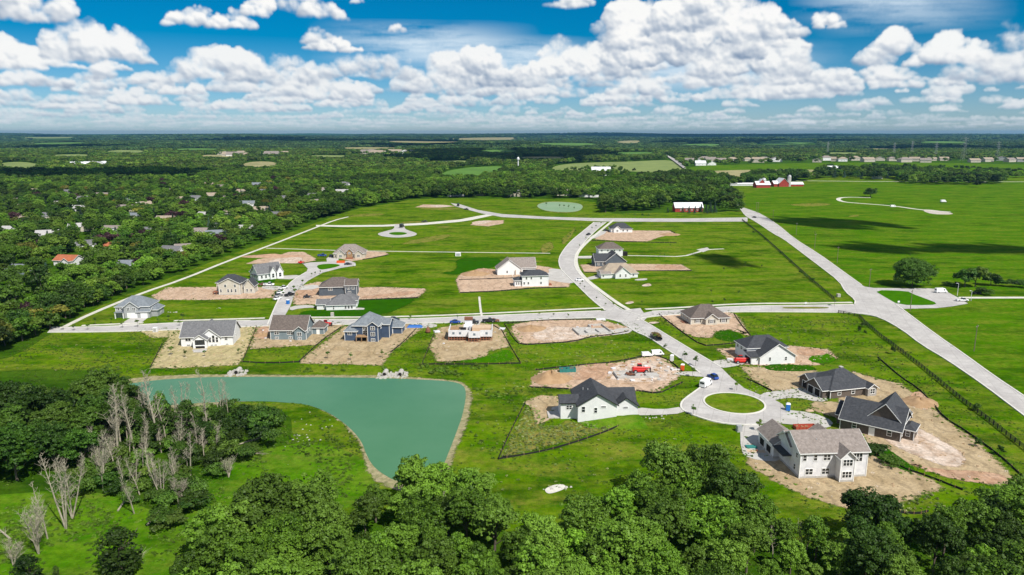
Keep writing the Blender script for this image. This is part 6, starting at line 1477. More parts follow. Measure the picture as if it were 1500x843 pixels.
# earth heaps
def heap(at, w, d, h, m, label):
    p = G(*at); n = 22; k = 8; V = []; Fs = []; q = random.Random(int(at[0]))
    for i in range(k+1):
        for j in range(n):
            t = i/k; a = j*2*math.pi/n; rr = 1-t; z = h*(1-rr**1.6)*(.9+.2*math.sin(a*3+t*5)); rr *= 1+.12*math.sin(a*2+1)+.05*math.sin(a*5)
            V.append((rr*w*math.cos(a)+q.uniform(-.1,.1), rr*d*math.sin(a)+q.uniform(-.1,.1), max(0, z)-.02*(i == 0)))
    for i in range(k):
        for j in range(n): a = i*n+j; b = i*n+(j+1) % n; Fs.append((a, b, b+n, a+n))
    me = bpy.data.meshes.new('earth_heap'); me.from_pydata(V, [], Fs); me.update(); me.polygons.foreach_set('use_smooth', [True]*len(Fs))
    tag(link_obj('earth_heap', me, None, M[m], (p.x, p.y, 0)), label, 'earth heap', 'heaps of dug earth')
for n_ in ('heap_tan','heap_red','heap_pink'): pass
mk('heap_tan', (.38,.25,.14), .95, var=(.30,.19,.10), vscale=.5, bump=.8, bscale=1.5); mk('heap_pink', (.42,.27,.18), .95, var=(.33,.2,.13), vscale=.5, bump=.8, bscale=1.5)
heap((808,556), 6.5, 6, 3.0, 'heap_tan', 'tall brown earth heap at the left end of the red plot'); heap((696,402), 8, 8, 2.2, 'heap_tan', 'brown earth heap left of the large white gabled house')
heap((1347,590), 5, 6, 1.6, 'heap_tan', 'brown earth heap right of the dark brown house'); heap((400,376), 20, 6, 1.6, 'heap_pink', 'long low earth bank beside the diagonal footpath')
heap((981,344), 8, 9, 1.2, 'heap_tan', 'low earth heap at the right end of the topmost plot'); heap((778,482), 6, 6, 1.4, 'heap_tan', 'grassy tan earth heap left of the grey foundation'); heap((385,491), 4, 4, .9, 'heap_tan', 'low reddish earth heap left of the blue-grey house')
def bank(at, ang, w, h, d, label):
    """grassed slope against a wall: high at the right end"""
    p = G(*at); V = []; Fs = []; nx, ny = 12, 5
    for i in range(nx+1):
        for j in range(ny+1):
            t = i/nx; s = j/ny; hh = h*min(1, t*1.3)*(1 if t < .92 else 1-(t-.92)/.08*.9); V.append((w*t, -d*s, hh*(1-s)**1.3-.02))
    for i in range(nx):
        for j in range(ny): a = i*(ny+1)+j; Fs.append((a, a+1, a+ny+2, a+ny+1))
    me = bpy.data.meshes.new('grass_bank'); me.from_pydata(V, [], Fs); me.update(); me.polygons.foreach_set('use_smooth', [True]*len(Fs))
    o = link_obj('grass_bank', me, None, M['rough_meadow'], (p.x, p.y, 0)); o.rotation_euler = (0,0,ang); tag(o, label, None, None, 'structure')
bank((846.4,618.9), R(3), 19, 2.0, 6, 'grassed slope against the white house')
# ------------------------------------------------------------------ fences
def rail_fence(pts, label, posth=1.35, step=2.4, rails=4):
    P = [G(*p) for p in pts]; root = empty('black_fence', tuple(P[0]), 0, label, 'fence', 'black rail fences'); O = P[0]
    pm = shared(('fp', posth), lambda: (lambda me: (me.materials.append(M['black_metal']), me)[1])(MB().box(-.11,-.11,0,.11,.11,posth).mesh('post')))
    b = MB(); tot = 0
    for A, B in zip(P, P[1:]):
        L_ = (B-A).length; n = max(1, round(L_/step)); a = math.atan2(B.y-A.y, B.x-A.x)
        for k in range(n):
            q = A.lerp(B, k/n); o = link_obj('post', pm, root, None, q-O); o.rotation_euler = (0,0,a); tot += 1
        for z in [posth*(.2+.75*i/(rails-1)) for i in range(rails)]:
            s = Vector((-(B-A).y, (B-A).x, 0)).normalized()*.03; u = Vector((0,0,.075)); A0 = A-O+Vector((0,0,z)); B0 = B-O+Vector((0,0,z))
            b.poly([A0-s-u, A0+s-u, A0+s+u, A0-s+u, B0-s-u, B0+s-u, B0+s+u, B0-s+u], [(0,1,2,3),(4,7,6,5),(0,4,5,1),(1,5,6,2),(2,6,7,3),(3,7,4,0)])
    b.obj('rails', M['black_metal'], root)
rail_fence([(1228,458.8),(1259,464.8),(1266,473),(1291,494.5),(1305,504.5),(1350,539),(1410,588.5),(1455,623),(1500,659),(1545,696)], 'long black rail fence running down the right side between the plots and the main road')
rail_fence([(1087,323),(1115,345),(1143,370),(1165,390),(1187,410),(1205,425),(1223,440)], 'black rail fence along the upper stretch of the main road', 1.4, 3, 4)
def silt_fence(pts, label, h=.52, m='black_fabric', sm=1):
    P = smooth_poly([G(*p) for p in pts], sm, False); O = P[0]
    root = empty('silt_fence', tuple(O), 0, label, 'silt fence', 'black silt fences round the building plots')
    q = random.Random(int(pts[0][0])); b = MB(); s = MB(); w = .05
    for A, B in zip(P, P[1:]):
        n_ = Vector((-(B-A).y, (B-A).x, 0))
        if n_.length < .01: continue
        n_ = n_.normalized()*w
        A0, B0 = A-O, B-O; u0 = Vector((0,0,h*q.uniform(.8,1.1))); u1 = Vector((0,0,h*q.uniform(.8,1.1)))
        b.poly([A0-n_, A0+n_, A0+n_+u0, A0-n_+u0, B0-n_, B0+n_, B0+n_+u1, B0-n_+u1], [(0,1,2,3),(4,7,6,5),(0,4,5,1),(1,5,6,2),(2,6,7,3),(3,7,4,0)])
        L_ = (B-A).length
        for k in range(max(1, int(L_/3))):
            c = A0.lerp(B0, k/max(1, int(L_/3))); s.box(c.x-.05, c.y-.05-.08, 0, c.x+.05, c.y+.05-.08, h+.3)
    b.obj('fabric', M[m], root); s.obj('stakes', M['wood'], root)
for pts, lb in [
 ([(739,475),(753,498),(763,506.5),(800,504),(840,501.5),(866,494),(895,491),(921,486)], 'silt fence round the plot with the grey foundation'),
 ([(739,475),(770,471.5),(800,470),(870,468)], 'silt fence along the street side of the grey foundation plot'),
 ([(637,487),(618,534.5)], 'silt fence left of the unfinished house'),
 ([(618,534.5),(700,534.5),(763,533)], 'silt fence below the unfinished house'),
 ([(763,533),(746,505),(732,478.5),(700,478)], 'silt fence right of the unfinished house'),
 ([(775,568),(800,569),(833,571)], 'silt fence below the earth heap of the red plot'),
 ([(784,543),(800,541),(861,534.5),(903,531),(941,523),(964,521.5),(985,532),(999,545)], 'silt fence along the top of the red plot'),
 ([(932,573),(964,578),(985,568),(1000,561)], 'silt fence at the lower right of the red plot'),
 ([(965,461),(1001,489),(1029,507.7),(1050,506),(1090,502)], 'silt fence below the beige hip-roofed house'),
 ([(1075,460),(1085,476),(1100,493)], 'silt fence right of the beige hip-roofed house'),
 ([(730,673.5),(780,665),(820,656),(873,638.6),(897.7,629),(924,617.8)], 'silt fence in front of the white gabled house'),
 ([(730,673.5),(748,632),(770,590)], 'silt fence left of the white gabled house'),
 ([(1285.5,524),(1320,554),(1344,569),(1368,593),(1380,611),(1416,633.5),(1464,668),(1500,701)], 'long silt fence behind the dark houses, right of the bare soil'),
 ([(1272,662),(1320,686),(1365,701),(1410,719)], 'silt fence crossing the bare soil below the weed strip'),
 ([(1318,752),(1345,754),(1360,750)], 'short silt fence at the wood edge'),
 ([(376,479),(366,505),(355,531)], 'silt fence right of the white ranch plot'),
 ([(355,531),(400,533),(440,531)], 'silt fence below the blue-grey house plot'),
 ([(500,480),(470,500),(438,531)], 'silt fence left of the navy house plot'),
 ([(674,429.5),(729,427.5),(780,423),(830,421.5)], 'silt fence below the tan plot of the two white houses'),
 ([(672,410.5),(700,409.8),(752,408)], 'silt fence between the two white houses'),
 ([(867,353),(949,355.5),(991,356.5)], 'silt fence below the topmost plot'),
 ([(856,399.5),(885,400)], 'short silt fence left of the tight cluster'),
 ([(924,397.5),(1013,397)], 'silt fence right of the tight cluster'),
 ([(981,338),(991,343),(990,348)], 'silt fence at the right end of the topmost plot'),
 ([(238,504),(220,540)], 'silt fence left of the white ranch plot'),
 ([(1094,556),(1110,563),(1131,574)], 'silt fence along the drive of the brown ranch house'),
 ([(610,482),(590,503),(572,517)], 'silt fence right of the navy house plot'),
 ([(521,440.5),(560,439),(612,437)], 'silt fence below the long red plot right of the slate house'),
 ([(531,381),(550,378),(568,374)], 'silt fence below the tan many-gabled house')]: silt_fence(pts, lb)
# ------------------------------------------------------------------ vehicles and site machines
def wheel_mesh(r, w):
    def f():
        me = MB().tube([(0,-w/2,0),(0,w/2,0)], r, 12).mesh('wheel'); me.materials.append(M['rubber']); return me
    return shared(('wh', r, w), f)
def rim_mesh(r, w):
    def f():
        me = MB().tube([(0,-w/2-.015,0),(0,w/2+.015,0)], r*.55, 8).mesh('rim'); me.materials.append(M['galv']); return me
    return shared(('rim', r, w), f)
def wheels(root, xs, y, r=.36, w=.26):
    for x in xs:
        for s in (-1, 1):
            o = link_obj('wheel', wheel_mesh(r, w), root, None, (x, s*y, r)); link_obj('rim', rim_mesh(r, w), o)
def loft(b, secs):
    """cross-sections (x, half width, z0, z1, top half width)"""
    base = len(b.v)
    for x, hw, z0, z1, tw in secs: b.v += [(x,-hw,z0),(x,-hw,(z0+z1)/2+.1),(x,-tw,z1),(x,tw,z1),(x,hw,(z0+z1)/2+.1),(x,hw,z0)]
    for i in range(len(secs)-1):
        for j in range(6): a = base+i*6+j; c = base+i*6+(j+1) % 6; b.f.append((a, c, c+6, a+6))
    b.f.append(tuple(base+j for j in range(5,-1,-1))); b.f.append(tuple(base+(len(secs)-1)*6+j for j in range(6)))
    return b
def car(at, ang, kind, paint, label, group='parked and moving vehicles'):
    p = G(*at) if len(at) == 2 else Vector(at); cat = {'car':'car','suv':'car','pickup':'pickup truck','van':'van','box':'truck'}[kind]
    root = empty({'car':'parked_car','suv':'parked_car','pickup':'pickup_truck','van':'van','box':'box_truck'}[kind], (p.x, p.y, .16), ang, label, cat, group)
    if kind in ('car', 'suv'):
        h = 1.45 if kind == 'car' else 1.75; L_ = 4.6
        loft(MB(), [(-L_/2,.75,.35,.75,.65),(-L_/2+.25,.9,.28,.98,.8),(-.9,.92,.25,1.02,.85),(.9,.92,.25,1.0,.84),(L_/2-.4,.88,.28,.85,.75),(L_/2,.7,.38,.68,.6)]).obj('body', M[paint], root)
        loft(MB(), [(-1.9 if kind == 'suv' else -1.5,.8,.95,1.05,.76),(-1.45 if kind == 'suv' else -.85,.78,.95,h-.04,.6),(.15,.78,.95,h-.04,.6),(.95,.8,.95,1.03,.76)]).obj('windows', M['glass'], root)
        MB().box(-1.4 if kind == 'suv' else -.8,-.6,h-.05,.15,.6,h+.01).obj('roof', M[paint], root)
        wheels(root, (-1.4, 1.4), .8)
        for s in (-1, 1): MB().box(L_/2-.12, s*.55-.14, .58, L_/2+.01, s*.55+.14, .7).obj('headlight', M['white_metal'], root)
    elif kind == 'pickup':
        L_ = 5.6
        loft(MB(), [(-L_/2,.9,.45,.6,.85),(-L_/2+.05,.95,.4,.95,.9),(.2,.95,.4,.98,.9),(L_/2-.3,.93,.4,1.05,.82),(L_/2,.85,.45,.9,.75)]).obj('body', M[paint], root)
        MB().box(-L_/2+.15,-.78,.98,-.35,.78,1.0).obj('cargo_bed', M['dark_void'], root)
        for s in (-1, 1): MB().box(-L_/2+.02, s*.9-.07, .9, -.2, s*.9+.07, 1.2).obj('bed_side', M[paint], root)
        MB().box(-L_/2,-.9,.9,-L_/2+.1,.9,1.2).obj('tailgate', M[paint], root)
        loft(MB(), [(-.3,.86,.95,1.1,.82),(-.1,.84,.95,1.82,.68),(.9,.84,.95,1.82,.68),(1.6,.86,.95,1.08,.8)]).obj('windows', M['glass'], root)
        MB().box(-.12,-.7,1.8,.92,.7,1.87).obj('roof', M[paint], root)
        wheels(root, (-1.75, 1.75), .86, .42, .3)
    elif kind == 'van':
        L_ = 5.8
        loft(MB(), [(-L_/2,.98,.35,2.35,.85),(-L_/2+.1,1.0,.35,2.45,.88),(1.3,1.0,.35,2.45,.88),(1.75,1.0,.35,2.2,.8),(2.5,.95,.35,1.2,.85),(L_/2,.85,.4,.95,.75)]).obj('body', M[paint], root)
        loft(MB(), [(1.62,.86,1.35,2.28,.78),(1.85,.86,1.35,2.1,.76),(2.5,.87,1.2,1.26,.84)]).obj('windscreen', M['glass'], root)
        for s in (-1, 1): MB().box(.7, s*1.0-.02, 1.35, 1.5, s*1.0+.02, 1.95).obj('side_window', M['glass'], root)
        MB().box(-L_/2-.03,-.7,1.35,-L_/2+.02,.7,1.95).obj('rear_window', M['glass'], root)
        wheels(root, (-1.8, 1.9), .86, .38, .28)
    else:
        MB().box(-3.8,-1.15,.8,1.2,1.15,3.1).obj('cargo_box', M[paint], root)
        loft(MB(), [(1.3,1.0,.5,2.3,.9),(2.1,1.0,.5,2.25,.9),(2.7,1.0,.5,1.4,.9),(3.3,.9,.5,1.2,.8)]).obj('cab', M[paint], root)
        loft(MB(), [(2.15,.88,1.45,2.2,.84),(2.72,.9,1.4,1.5,.86)]).obj('windscreen', M['glass'], root)
        MB().box(-3.8,-.5,.5,2.6,.5,.8).obj('chassis', M['black_metal'], root)
        wheels(root, (-2.4, 2.3), 1.0, .48, .35)
    return root
car((1034,566), R(50), 'van', 'paint_white', 'white van parked at the entrance of the cul-de-sac bulb', 'vans at the cul-de-sac')
car((1044,555), R(112), 'suv', 'paint_blue', 'bright blue car standing right behind the white van')
car((1378,429.5), R(4), 'van', 'paint_white', 'white van at the top of the roadside car park'); car((1409,442), R(-3), 'pickup', 'paint_white', 'white pickup at the right end of the roadside car park'); car((1431,431), R(10), 'car', 'paint_dark', 'dark car parked on the grass beyond the car park')
car((1104.5,319.5), R(125), 'car', 'paint_dark', 'dark car driving on the main road at the far crossroad'); car((849,412), R(8), 'car', 'paint_white', 'white car on the curved street beside the tight cluster')
car((415,424), R(63), 'pickup', 'paint_white', 'white pickup parked first at the kerb of the left side street'); car((410.5,430.5), R(63), 'car', 'paint_white', 'white car parked second at the kerb of the left side street')
car((408,435), R(63), 'suv', 'paint_silver', 'silver car parked third at the kerb of the left side street'); car((406.5,439.5), R(63), 'car', 'paint_white', 'white car parked nearest at the kerb of the left side street')
car((424,434), R(66), 'pickup', 'paint_dark', 'dark pickup across the street from the row of white cars'); car((394,419), R(2), 'pickup', 'paint_white', 'white pickup on the drive of the beige two-storey house'); car((386,418.5), R(6), 'car', 'rust', 'dark reddish car behind the white pickup on the drive')
car((472,376), R(0), 'pickup', 'paint_blue', 'blue pickup beside the left cul-de-sac'); car((485.5,377), R(85), 'suv', 'paint_dark', 'dark car in front of the tan many-gabled house')
car((667,474), R(2), 'car', 'paint_blue', 'dark blue car parked behind the unfinished house, leftmost'); car((692,474.5), R(2), 'pickup', 'paint_dark', 'black pickup parked behind the unfinished house, middle'); car((716,472.5), R(3), 'pickup', 'paint_dark', 'black pickup parked behind the unfinished house, rightmost'); car((724,472), R(3), 'car', 'rust', 'brown car next to the black pickup')
car((578,470.5), R(0), 'suv', 'paint_dark', 'black car behind the navy blue house'); car((510,388.5), R(20), 'car', 'paint_dark', 'dark car on the left cul-de-sac'); car((888,339), R(2), 'suv', 'paint_dark', 'dark car beside the last white house'); car((862,345), R(60), 'pickup', 'paint_dark', 'dark pickup on the far end of the curved street')
car((589,333.5), R(80), 'box', 'paint_dark', 'dark truck at the small far turning circle'); car((622,326), R(5), 'pickup', 'paint_dark', 'dark pickup on the far footpath road'); car((671,302.5), R(100), 'box', 'paint_dark', 'dark truck at the far road end'); car((683,308), R(-40), 'pickup', 'paint_dark', 'dark pickup on the far curving road')
car((1308,304), R(0), 'van', 'paint_white', 'white van on the curved field track'); car((1382,297), R(8), 'box', 'paint_white', 'white truck alone in the right field')
car((948,523), R(8), 'box', 'paint_white', 'white site trailer at the top of the red plot, left one').scale = (.55,.6,.55); car((963,521), R(8), 'van', 'paint_white', 'white site van at the top of the red plot, right one').scale = (.8,.8,.8)
def telehandler(at, ang, label, paint='paint_red', s=1.0):
    p = G(*at); root = empty('telehandler', (p.x, p.y, 0), ang, label, 'telehandler', 'red telehandlers'); root.scale = (s, s, s)
    loft(MB(), [(-2.6,.9,.7,1.5,.8),(-2.3,1.0,.6,1.7,.85),(1.2,1.0,.6,1.5,.85),(2.2,.8,.6,1.1,.7)]).obj('body', M[paint], root)
    MB().taper((-1.0,.15,.7,1.05,1.4),(-.8,.25,.4,.95,2.6)).obj('cab', M['glass'], root); MB().box(-.85,.2,2.6,.45,1.0,2.7).obj('cab_roof', M[paint], root)
    MB().tube([(-2.3,-.35,1.9),(2.9,-.35,1.6)], .28, 4).obj('boom', M[paint], root)
    b = MB().box(2.9,-.9,.3,3.05,.2,1.8).box(3.0,-.8,.3,4.1,-.65,.4).box(3.0,0,.3,4.1,.15,.4); b.obj('forks', M['black_metal'], root)
    wheels(root, (-1.8, 1.6), 1.05, .62, .45)
telehandler((938,546), R(4), 'large red telehandler standing on the pale slab of the red plot', s=1.1); telehandler((1086,532), R(6), 'red telehandler beside the white gable house garage'); telehandler((477,478), R(-5), 'red telehandler behind the blue-grey house', s=.95)
telehandler((923,551), R(-30), 'small dark red machine left of the large telehandler', 'rust', .6); telehandler((441,386.5), R(5), 'small red machine on the plot by the left cul-de-sac', s=.7); telehandler((450,437), R(10), 'small dark machine on the soil left of the slate house', 'paint_dark', .7)
def toilet(at, m, label):
    p = G(*at); root = empty('portable_toilet', (p.x, p.y, 0), R(-20), label, 'portable toilet', 'portable toilets')
    MB().box(-.6,-.6,.1,.6,.6,2.1).obj('body', M[m], root); MB().taper((-.66,-.66,.66,.66,2.1),(-.4,-.4,.4,.4,2.4)).obj('roof', M['white_metal'], root)
    MB().box(-.42,-.65,.2,.42,-.6,2.0).obj('door', M[m], root); MB().box(-.65,-.65,0,.65,.65,.1).obj('base', M['black_metal'], root); MB().tube([(.4,.4,2.1),(.4,.4,2.8)], .05, 6).obj('vent_pipe', M['black_metal'], root)
toilet((999.5,543), 'paint_orange', 'orange portable toilet at the end of the red plot drive'); toilet((1154,602), 'plastic_blue', 'blue portable toilet on the weedy corner beside the cul-de-sac'); toilet((422,446), 'plastic_blue', 'blue portable toilet at the kerb of the left side street')
toilet((984,529), 'white_metal', 'white portable toilet in the grass above the red plot')
mk('rust_red', (.38,.07,.04), .6)
def skip(at, ang, m, label, w=5.5, d=2.3, h=1.6, fill='wood'):
    p = G(*at); root = empty('dumpster', (p.x, p.y, 0), ang, label, 'dumpster', 'dumpsters'); b = MB()
    b.box(0,0,.1,w,.1,h).box(0,d-.1,.1,w,d,h).box(0,.1,.1,.1,d-.1,h).box(w-.1,.1,.1,w,d-.1,h).box(.1,.1,.1,w-.1,d-.1,.2); b.obj('body', M[m], root)
    r = MB()
    for k in range(1, 6): r.box(w*k/6-.06,-.09,.1,w*k/6+.06,0,h)
    r.obj('ribs', M[m], root); q = random.Random(int(at[0])); f = MB()
    for k in range(10): x = q.uniform(.3, w-.9); y = q.uniform(.2, d-.7); f.box(x, y, .3+.05*k, x+q.uniform(.3,.9), y+q.uniform(.2,.5), h*.65+.04*k)
    f.obj('waste', M[fill], root)
skip((1166,631), R(4), 'rust_red', 'long red open dumpster behind the nearest white house', 6.0, 2.2, 1.0); skip((820,546.5), R(3), 'paint_teal', 'teal dumpster beside the tall earth heap, left one', 3.0, 2, 1.4, 'rust'); skip((831,546), R(3), 'paint_teal', 'teal dumpster beside the tall earth heap, right one', 3.0, 2, 1.4, 'rust')
skip((493,386), R(3), 'paint_orange', 'orange-red dumpster in front of the tan many-gabled house', 5, 2.2, 1.4); skip((983,543), R(-3), 'white_metal', 'white skip at the right tip of the red plot', 3.4, 1.4, .6)
def pile(at, ang, label, m, n, l=3.0, w=.25, t=.12, name='lumber_pile', per=5):
    p = G(*at); root = empty(name, (p.x, p.y, 0), ang, label, 'lumber pile', 'building material lying on the plots'); q = random.Random(n)
    me = shared(('pl', l, w, t, m), lambda: (lambda me: (me.materials.append(M[m]), me)[1])(MB().box(-l/2,-w/2,0,l/2,w/2,t).mesh('plank')))
    for k in range(n): o = link_obj('plank', me, root, None, (q.uniform(-.15,.15), (k % per-per/2)*(w+.03), (k//per)*(t+.01))); o.rotation_euler = (0,0,q.uniform(-.03,.03))
pile((1100,655.5), R(-3), 'green-wrapped timber stack on the drive of the nearest white house', 'paint_teal', 12, 2.6, .3, .2); pile((1107,661.5), R(-6), 'pink boards lying on the drive of the nearest white house', 'plywood', 10, 4.6, .3, .06)
pile((958,546), R(-6), 'timber lying on the pale slab right of the large telehandler', 'plywood', 8, 6, .3, .08); pile((930,561), R(3), 'long planks along the lower edge of the red plot', 'wood', 6, 9, .25, .08); pile((975,528), R(-50), 'planks at the top right of the red plot', 'plywood', 8, 5, .3, .1); pile((912,538), R(0), 'small timber stack at the left of the pale slab', 'wood', 12, 1.6, .25, .15)
pile((895,480), R(-20), 'timber stack on the grey foundation plot', 'wood', 10, 2, .3, .14); pile((866,488), R(5), 'dark boards inside the grey foundation', 'paint_blue', 5, 4, .3, .1); pile((640,486), R(10), 'pale sheets left of the unfinished house', 'house_wrap', 9, 2.4, 1.0, .1, per=3); pile((736,482), R(-10), 'pale sheets right of the unfinished house', 'house_wrap', 9, 2.4, 1.0, .1, per=3)
pile((880,468.5), R(0), 'blue and white sheets at the street edge of the foundation plot', 'house_wrap', 6, 4, .8, .2, per=3); pile((1068,528), R(60), 'white and grey packets beside the red telehandler', 'house_wrap', 6, 1.6, .6, .3, per=3); pile((1185,602), R(10), 'pallet of boards by the red dumpster', 'plywood', 9, 2, .3, .1)
# blue tarpaulin over a stack, steel tank, brush-laden trailer, service cabinets
p = G(608,479.5); r_ = empty('tarp_covered_stack', (p.x, p.y, 0), 0, 'stack under a bright blue tarpaulin by the street', 'tarpaulin')
MB().taper((-3.4,-1.6,3.4,1.6,0),(-2.6,-1.0,2.2,1.0,.8)).obj('tarpaulin', M['tarp_blue'], r_); MB().box(-6,-.2,0,-3.2,.1,.2).obj('plank', M['wood'], r_)
def rust_cone(at, label):
    p = G(*at); r = empty('rusty_hopper', (p.x, p.y, 0), 0, label, 'hopper'); MB().tube([(0,0,0),(0,0,.6),(0,0,1.6),(0,0,2.8)], [.7,1.1,.9,.1], 10).obj('body', M['rust'], r); MB().tube([(0,0,2.7),(0,0,3.0)], .12, 6).obj('lifting_eye', M['black_metal'], r)
rust_cone((627,488), 'rust-red pointed hopper beside the blue tarpaulin')
p = G(961,497); r_ = empty('brush_trailer', (p.x, p.y, .05), gang((951,488),(973,503)), 'dark trailer heaped with orange-brown brushwood on the street to the cul-de-sac', 'trailer')
MB().box(-3.6,-1.1,.6,3.6,1.1,.85).box(-3.6,-1.1,.85,3.6,-1.0,1.4).box(-3.6,1.0,.85,3.6,1.1,1.4).obj('body', M['paint_dark'], r_); wheels(r_, (-2.2, -.9, 2.4), .95, .42, .3)
bm_ = crown_mesh('load', 'leaf_yellow', 200, 1.6, .9, 2.8, 6, 40, 30, .3, .55); bm_.materials.clear(); bm_.materials.append(M['dry_brush']); o_ = link_obj('load', bm_, r_); o_.scale = (2.0, .85, 1)
def cabinet(at, s, m, label, h=1.3, name='service_cabinet'):
    p = G(*at); r = empty(name, (p.x, p.y, 0), R(5), label, 'service box', 'street service boxes'); MB().box(-s/2,-s/2,.1,s/2,s/2,h).obj('body', M[m], r); MB().box(-s/2-.05,-s/2-.05,h,s/2+.05,s/2+.05,h+.08).obj('lid', M[m], r); MB().box(-s/2-.1,-s/2-.1,0,s/2+.1,s/2+.1,.1).obj('base', M['concrete'], r); MB().box(-s*.35,-s/2-.03,.25,s*.35,-s/2,h-.15).obj('door', M['galv'], r)
cabinet((1082.5,632), 1.3, 'galv', 'grey service cabinet where the drive meets the cul-de-sac', 1.6); cabinet((228,486.5), 1.6, 'white_metal', 'white box on the sandy corner left of the ranch house', 1.8); cabinet((487,463.5), 1.3, 'tan_wall', 'beige box in the lawn below the low white house', 1.6); cabinet((671,375), 3.6, 'white_metal', 'small white hut with dark door on the middle footpath', 2.0, 'white_hut')
cabinet((1228,435), 1.5, 'tan_wall', 'pale stone sign block on the grass at the street corner', 1.4, 'corner_sign_block')
for at, lb in [((1316,446),'first white marker post at the car park entrance'),((1180,448),'marker post at the planted median'),((520,391.5),'white sign at the left cul-de-sac end')]:
    p = G(*at); r = empty('marker_sign', (p.x, p.y, 0), 0, lb, 'sign', 'small white signs'); MB().box(-.05,-.05,0,.05,.05,1.6).obj('post', M['galv'], r); MB().box(-.5,-.09,.9,.5,-.05,1.7).obj('board', M['white_metal'], r)
# ------------------------------------------------------------------ poles, lamps, masts
def pole(at, h, label, arm=True, m='pole_wood', r0=.17):
    p = G(*at); root = empty('utility_pole', (p.x, p.y, 0), R(40), label, 'utility pole', 'wooden utility poles beside the main road')
    MB().tube([(0,0,-.2),(0,0,h)], [r0, r0*.65], 7).obj('pole', M[m], root)
    if arm:
        MB().box(-1.2,-.06,h-.8,1.2,.06,h-.66).obj('crossarm', M[m], root)
        for x in (-1.1,-.4,.4,1.1): MB().tube([(x,0,h-.66),(x,0,h-.42)], .06, 6).obj('insulator', M['galv'], root)
for px, py, top, lb in [(1333,456,425,'utility pole at the car park island'),(1426.6,515,476,'utility pole in the field right of the main road, nearest'),(1273,421,394,'utility pole right of the main road before the junction'),(1226,386,362,'utility pole right of the main road, middle stretch'),(1193,365,343,'utility pole right of the main road, upper stretch'),(1166,345,327,'utility pole right of the main road near the bend'),(1132,322,308,'utility pole beside the crossroad, right of a pair'),(1110,313,297,'utility pole beside the crossroad, left of a pair'),(1107.5,312,297,'utility pole beside the crossroad, leftmost')]:
    p = G(px, py); _, _, ppm = proj(p.x, p.y); pole((px, py), (py-top)/ppm/.97, lb)
def lamp(at, h, label):
    p = G(*at); root = empty('street_lamp', (p.x, p.y, 0), R(200), label, 'street lamp', 'street lamps of the car park'); MB().tube([(0,0,0),(0,0,h)], [.11,.07], 8).obj('pole', M['white_metal'], root); MB().tube([(0,0,h-.05),(1.1,0,h+.1)], .05, 6).obj('arm', M['white_metal'], root); MB().box(.8,-.18,h+.05,1.6,.18,h+.2).obj('lamp_head', M['white_metal'], root); MB().tube([(0,0,0),(0,0,.5)], .22, 8).obj('base', M['concrete'], root)
lamp((1402,434), 6.5, 'white street lamp behind the car park'); lamp((1422,441), 5.0, 'white street lamp right of the car park pickup')
def tower():
    p = G(759,253); root = empty('water_tower', (p.x, p.y, 0), 0, 'pale slender water tower rising over the far woods', 'water tower')
    s = p.length/F; h = 22*s*1.0; r = 1.0*s
    MB().tube([(0,0,0),(0,0,h*.12),(0,0,h*.78)], [r*1.3, r*.75, r*.75], 12).obj('shaft', M['white_metal'], root)
    MB().tube([(0,0,h*.76),(0,0,h*.84),(0,0,h*.93),(0,0,h)], [r*.8, r*1.9, r*1.9, r*.6], 14).obj('tank', M['white_metal'], root)
    MB().tube([(0,0,h),(0,0,h*1.05)], r*.1, 5).obj('antenna', M['galv'], root)
tower()
def pylon(px, py, top, label):
    p = G(px, py); s = p.length/F; h = (py-top)*s; w = h*.09; root = empty('power_pylon', (p.x, p.y, 0), 0, label, 'power pylon', 'lattice power pylons beyond the fields'); b = MB(); t = s*.09
    for sx in (-1, 1):
        for sy in (-1, 1): b.tube([(sx*w,sy*w,0),(sx*w*.15,sy*w*.15,h)], [t, t*.6], 4)
    for k in range(6):
        z = h*k/6; z2 = h*(k+1)/6; a = w*(1-.85*k/6); c = w*(1-.85*(k+1)/6)
        for sy in (-1, 1): b.tube([(-a,sy*a,z),(c,sy*c,z2)], t*.5, 4); b.tube([(a,sy*a,z),(-c,sy*c,z2)], t*.5, 4)
    b.obj('lattice', M['galv'], root)
    for zz in (.72, .84, .95): MB().tube([(-h*.13,0,h*zz),(h*.13,0,h*zz)], t*.7, 4).obj('crossarm', M['galv'], root)
for px, py, top, lb in [(1411,236,207,'tallest lattice pylon at the field edge'),(1460,236,213,'lattice pylon right of the tallest'),(1370,232,212,'lattice pylon left of the tallest'),(1335,228,210,'faint lattice pylon beyond the houses'),(1212,226,210,'lattice pylon far left of the row'),(1309,229,212,'lattice pylon beyond the middle houses')]: pylon(px, py, top, lb)
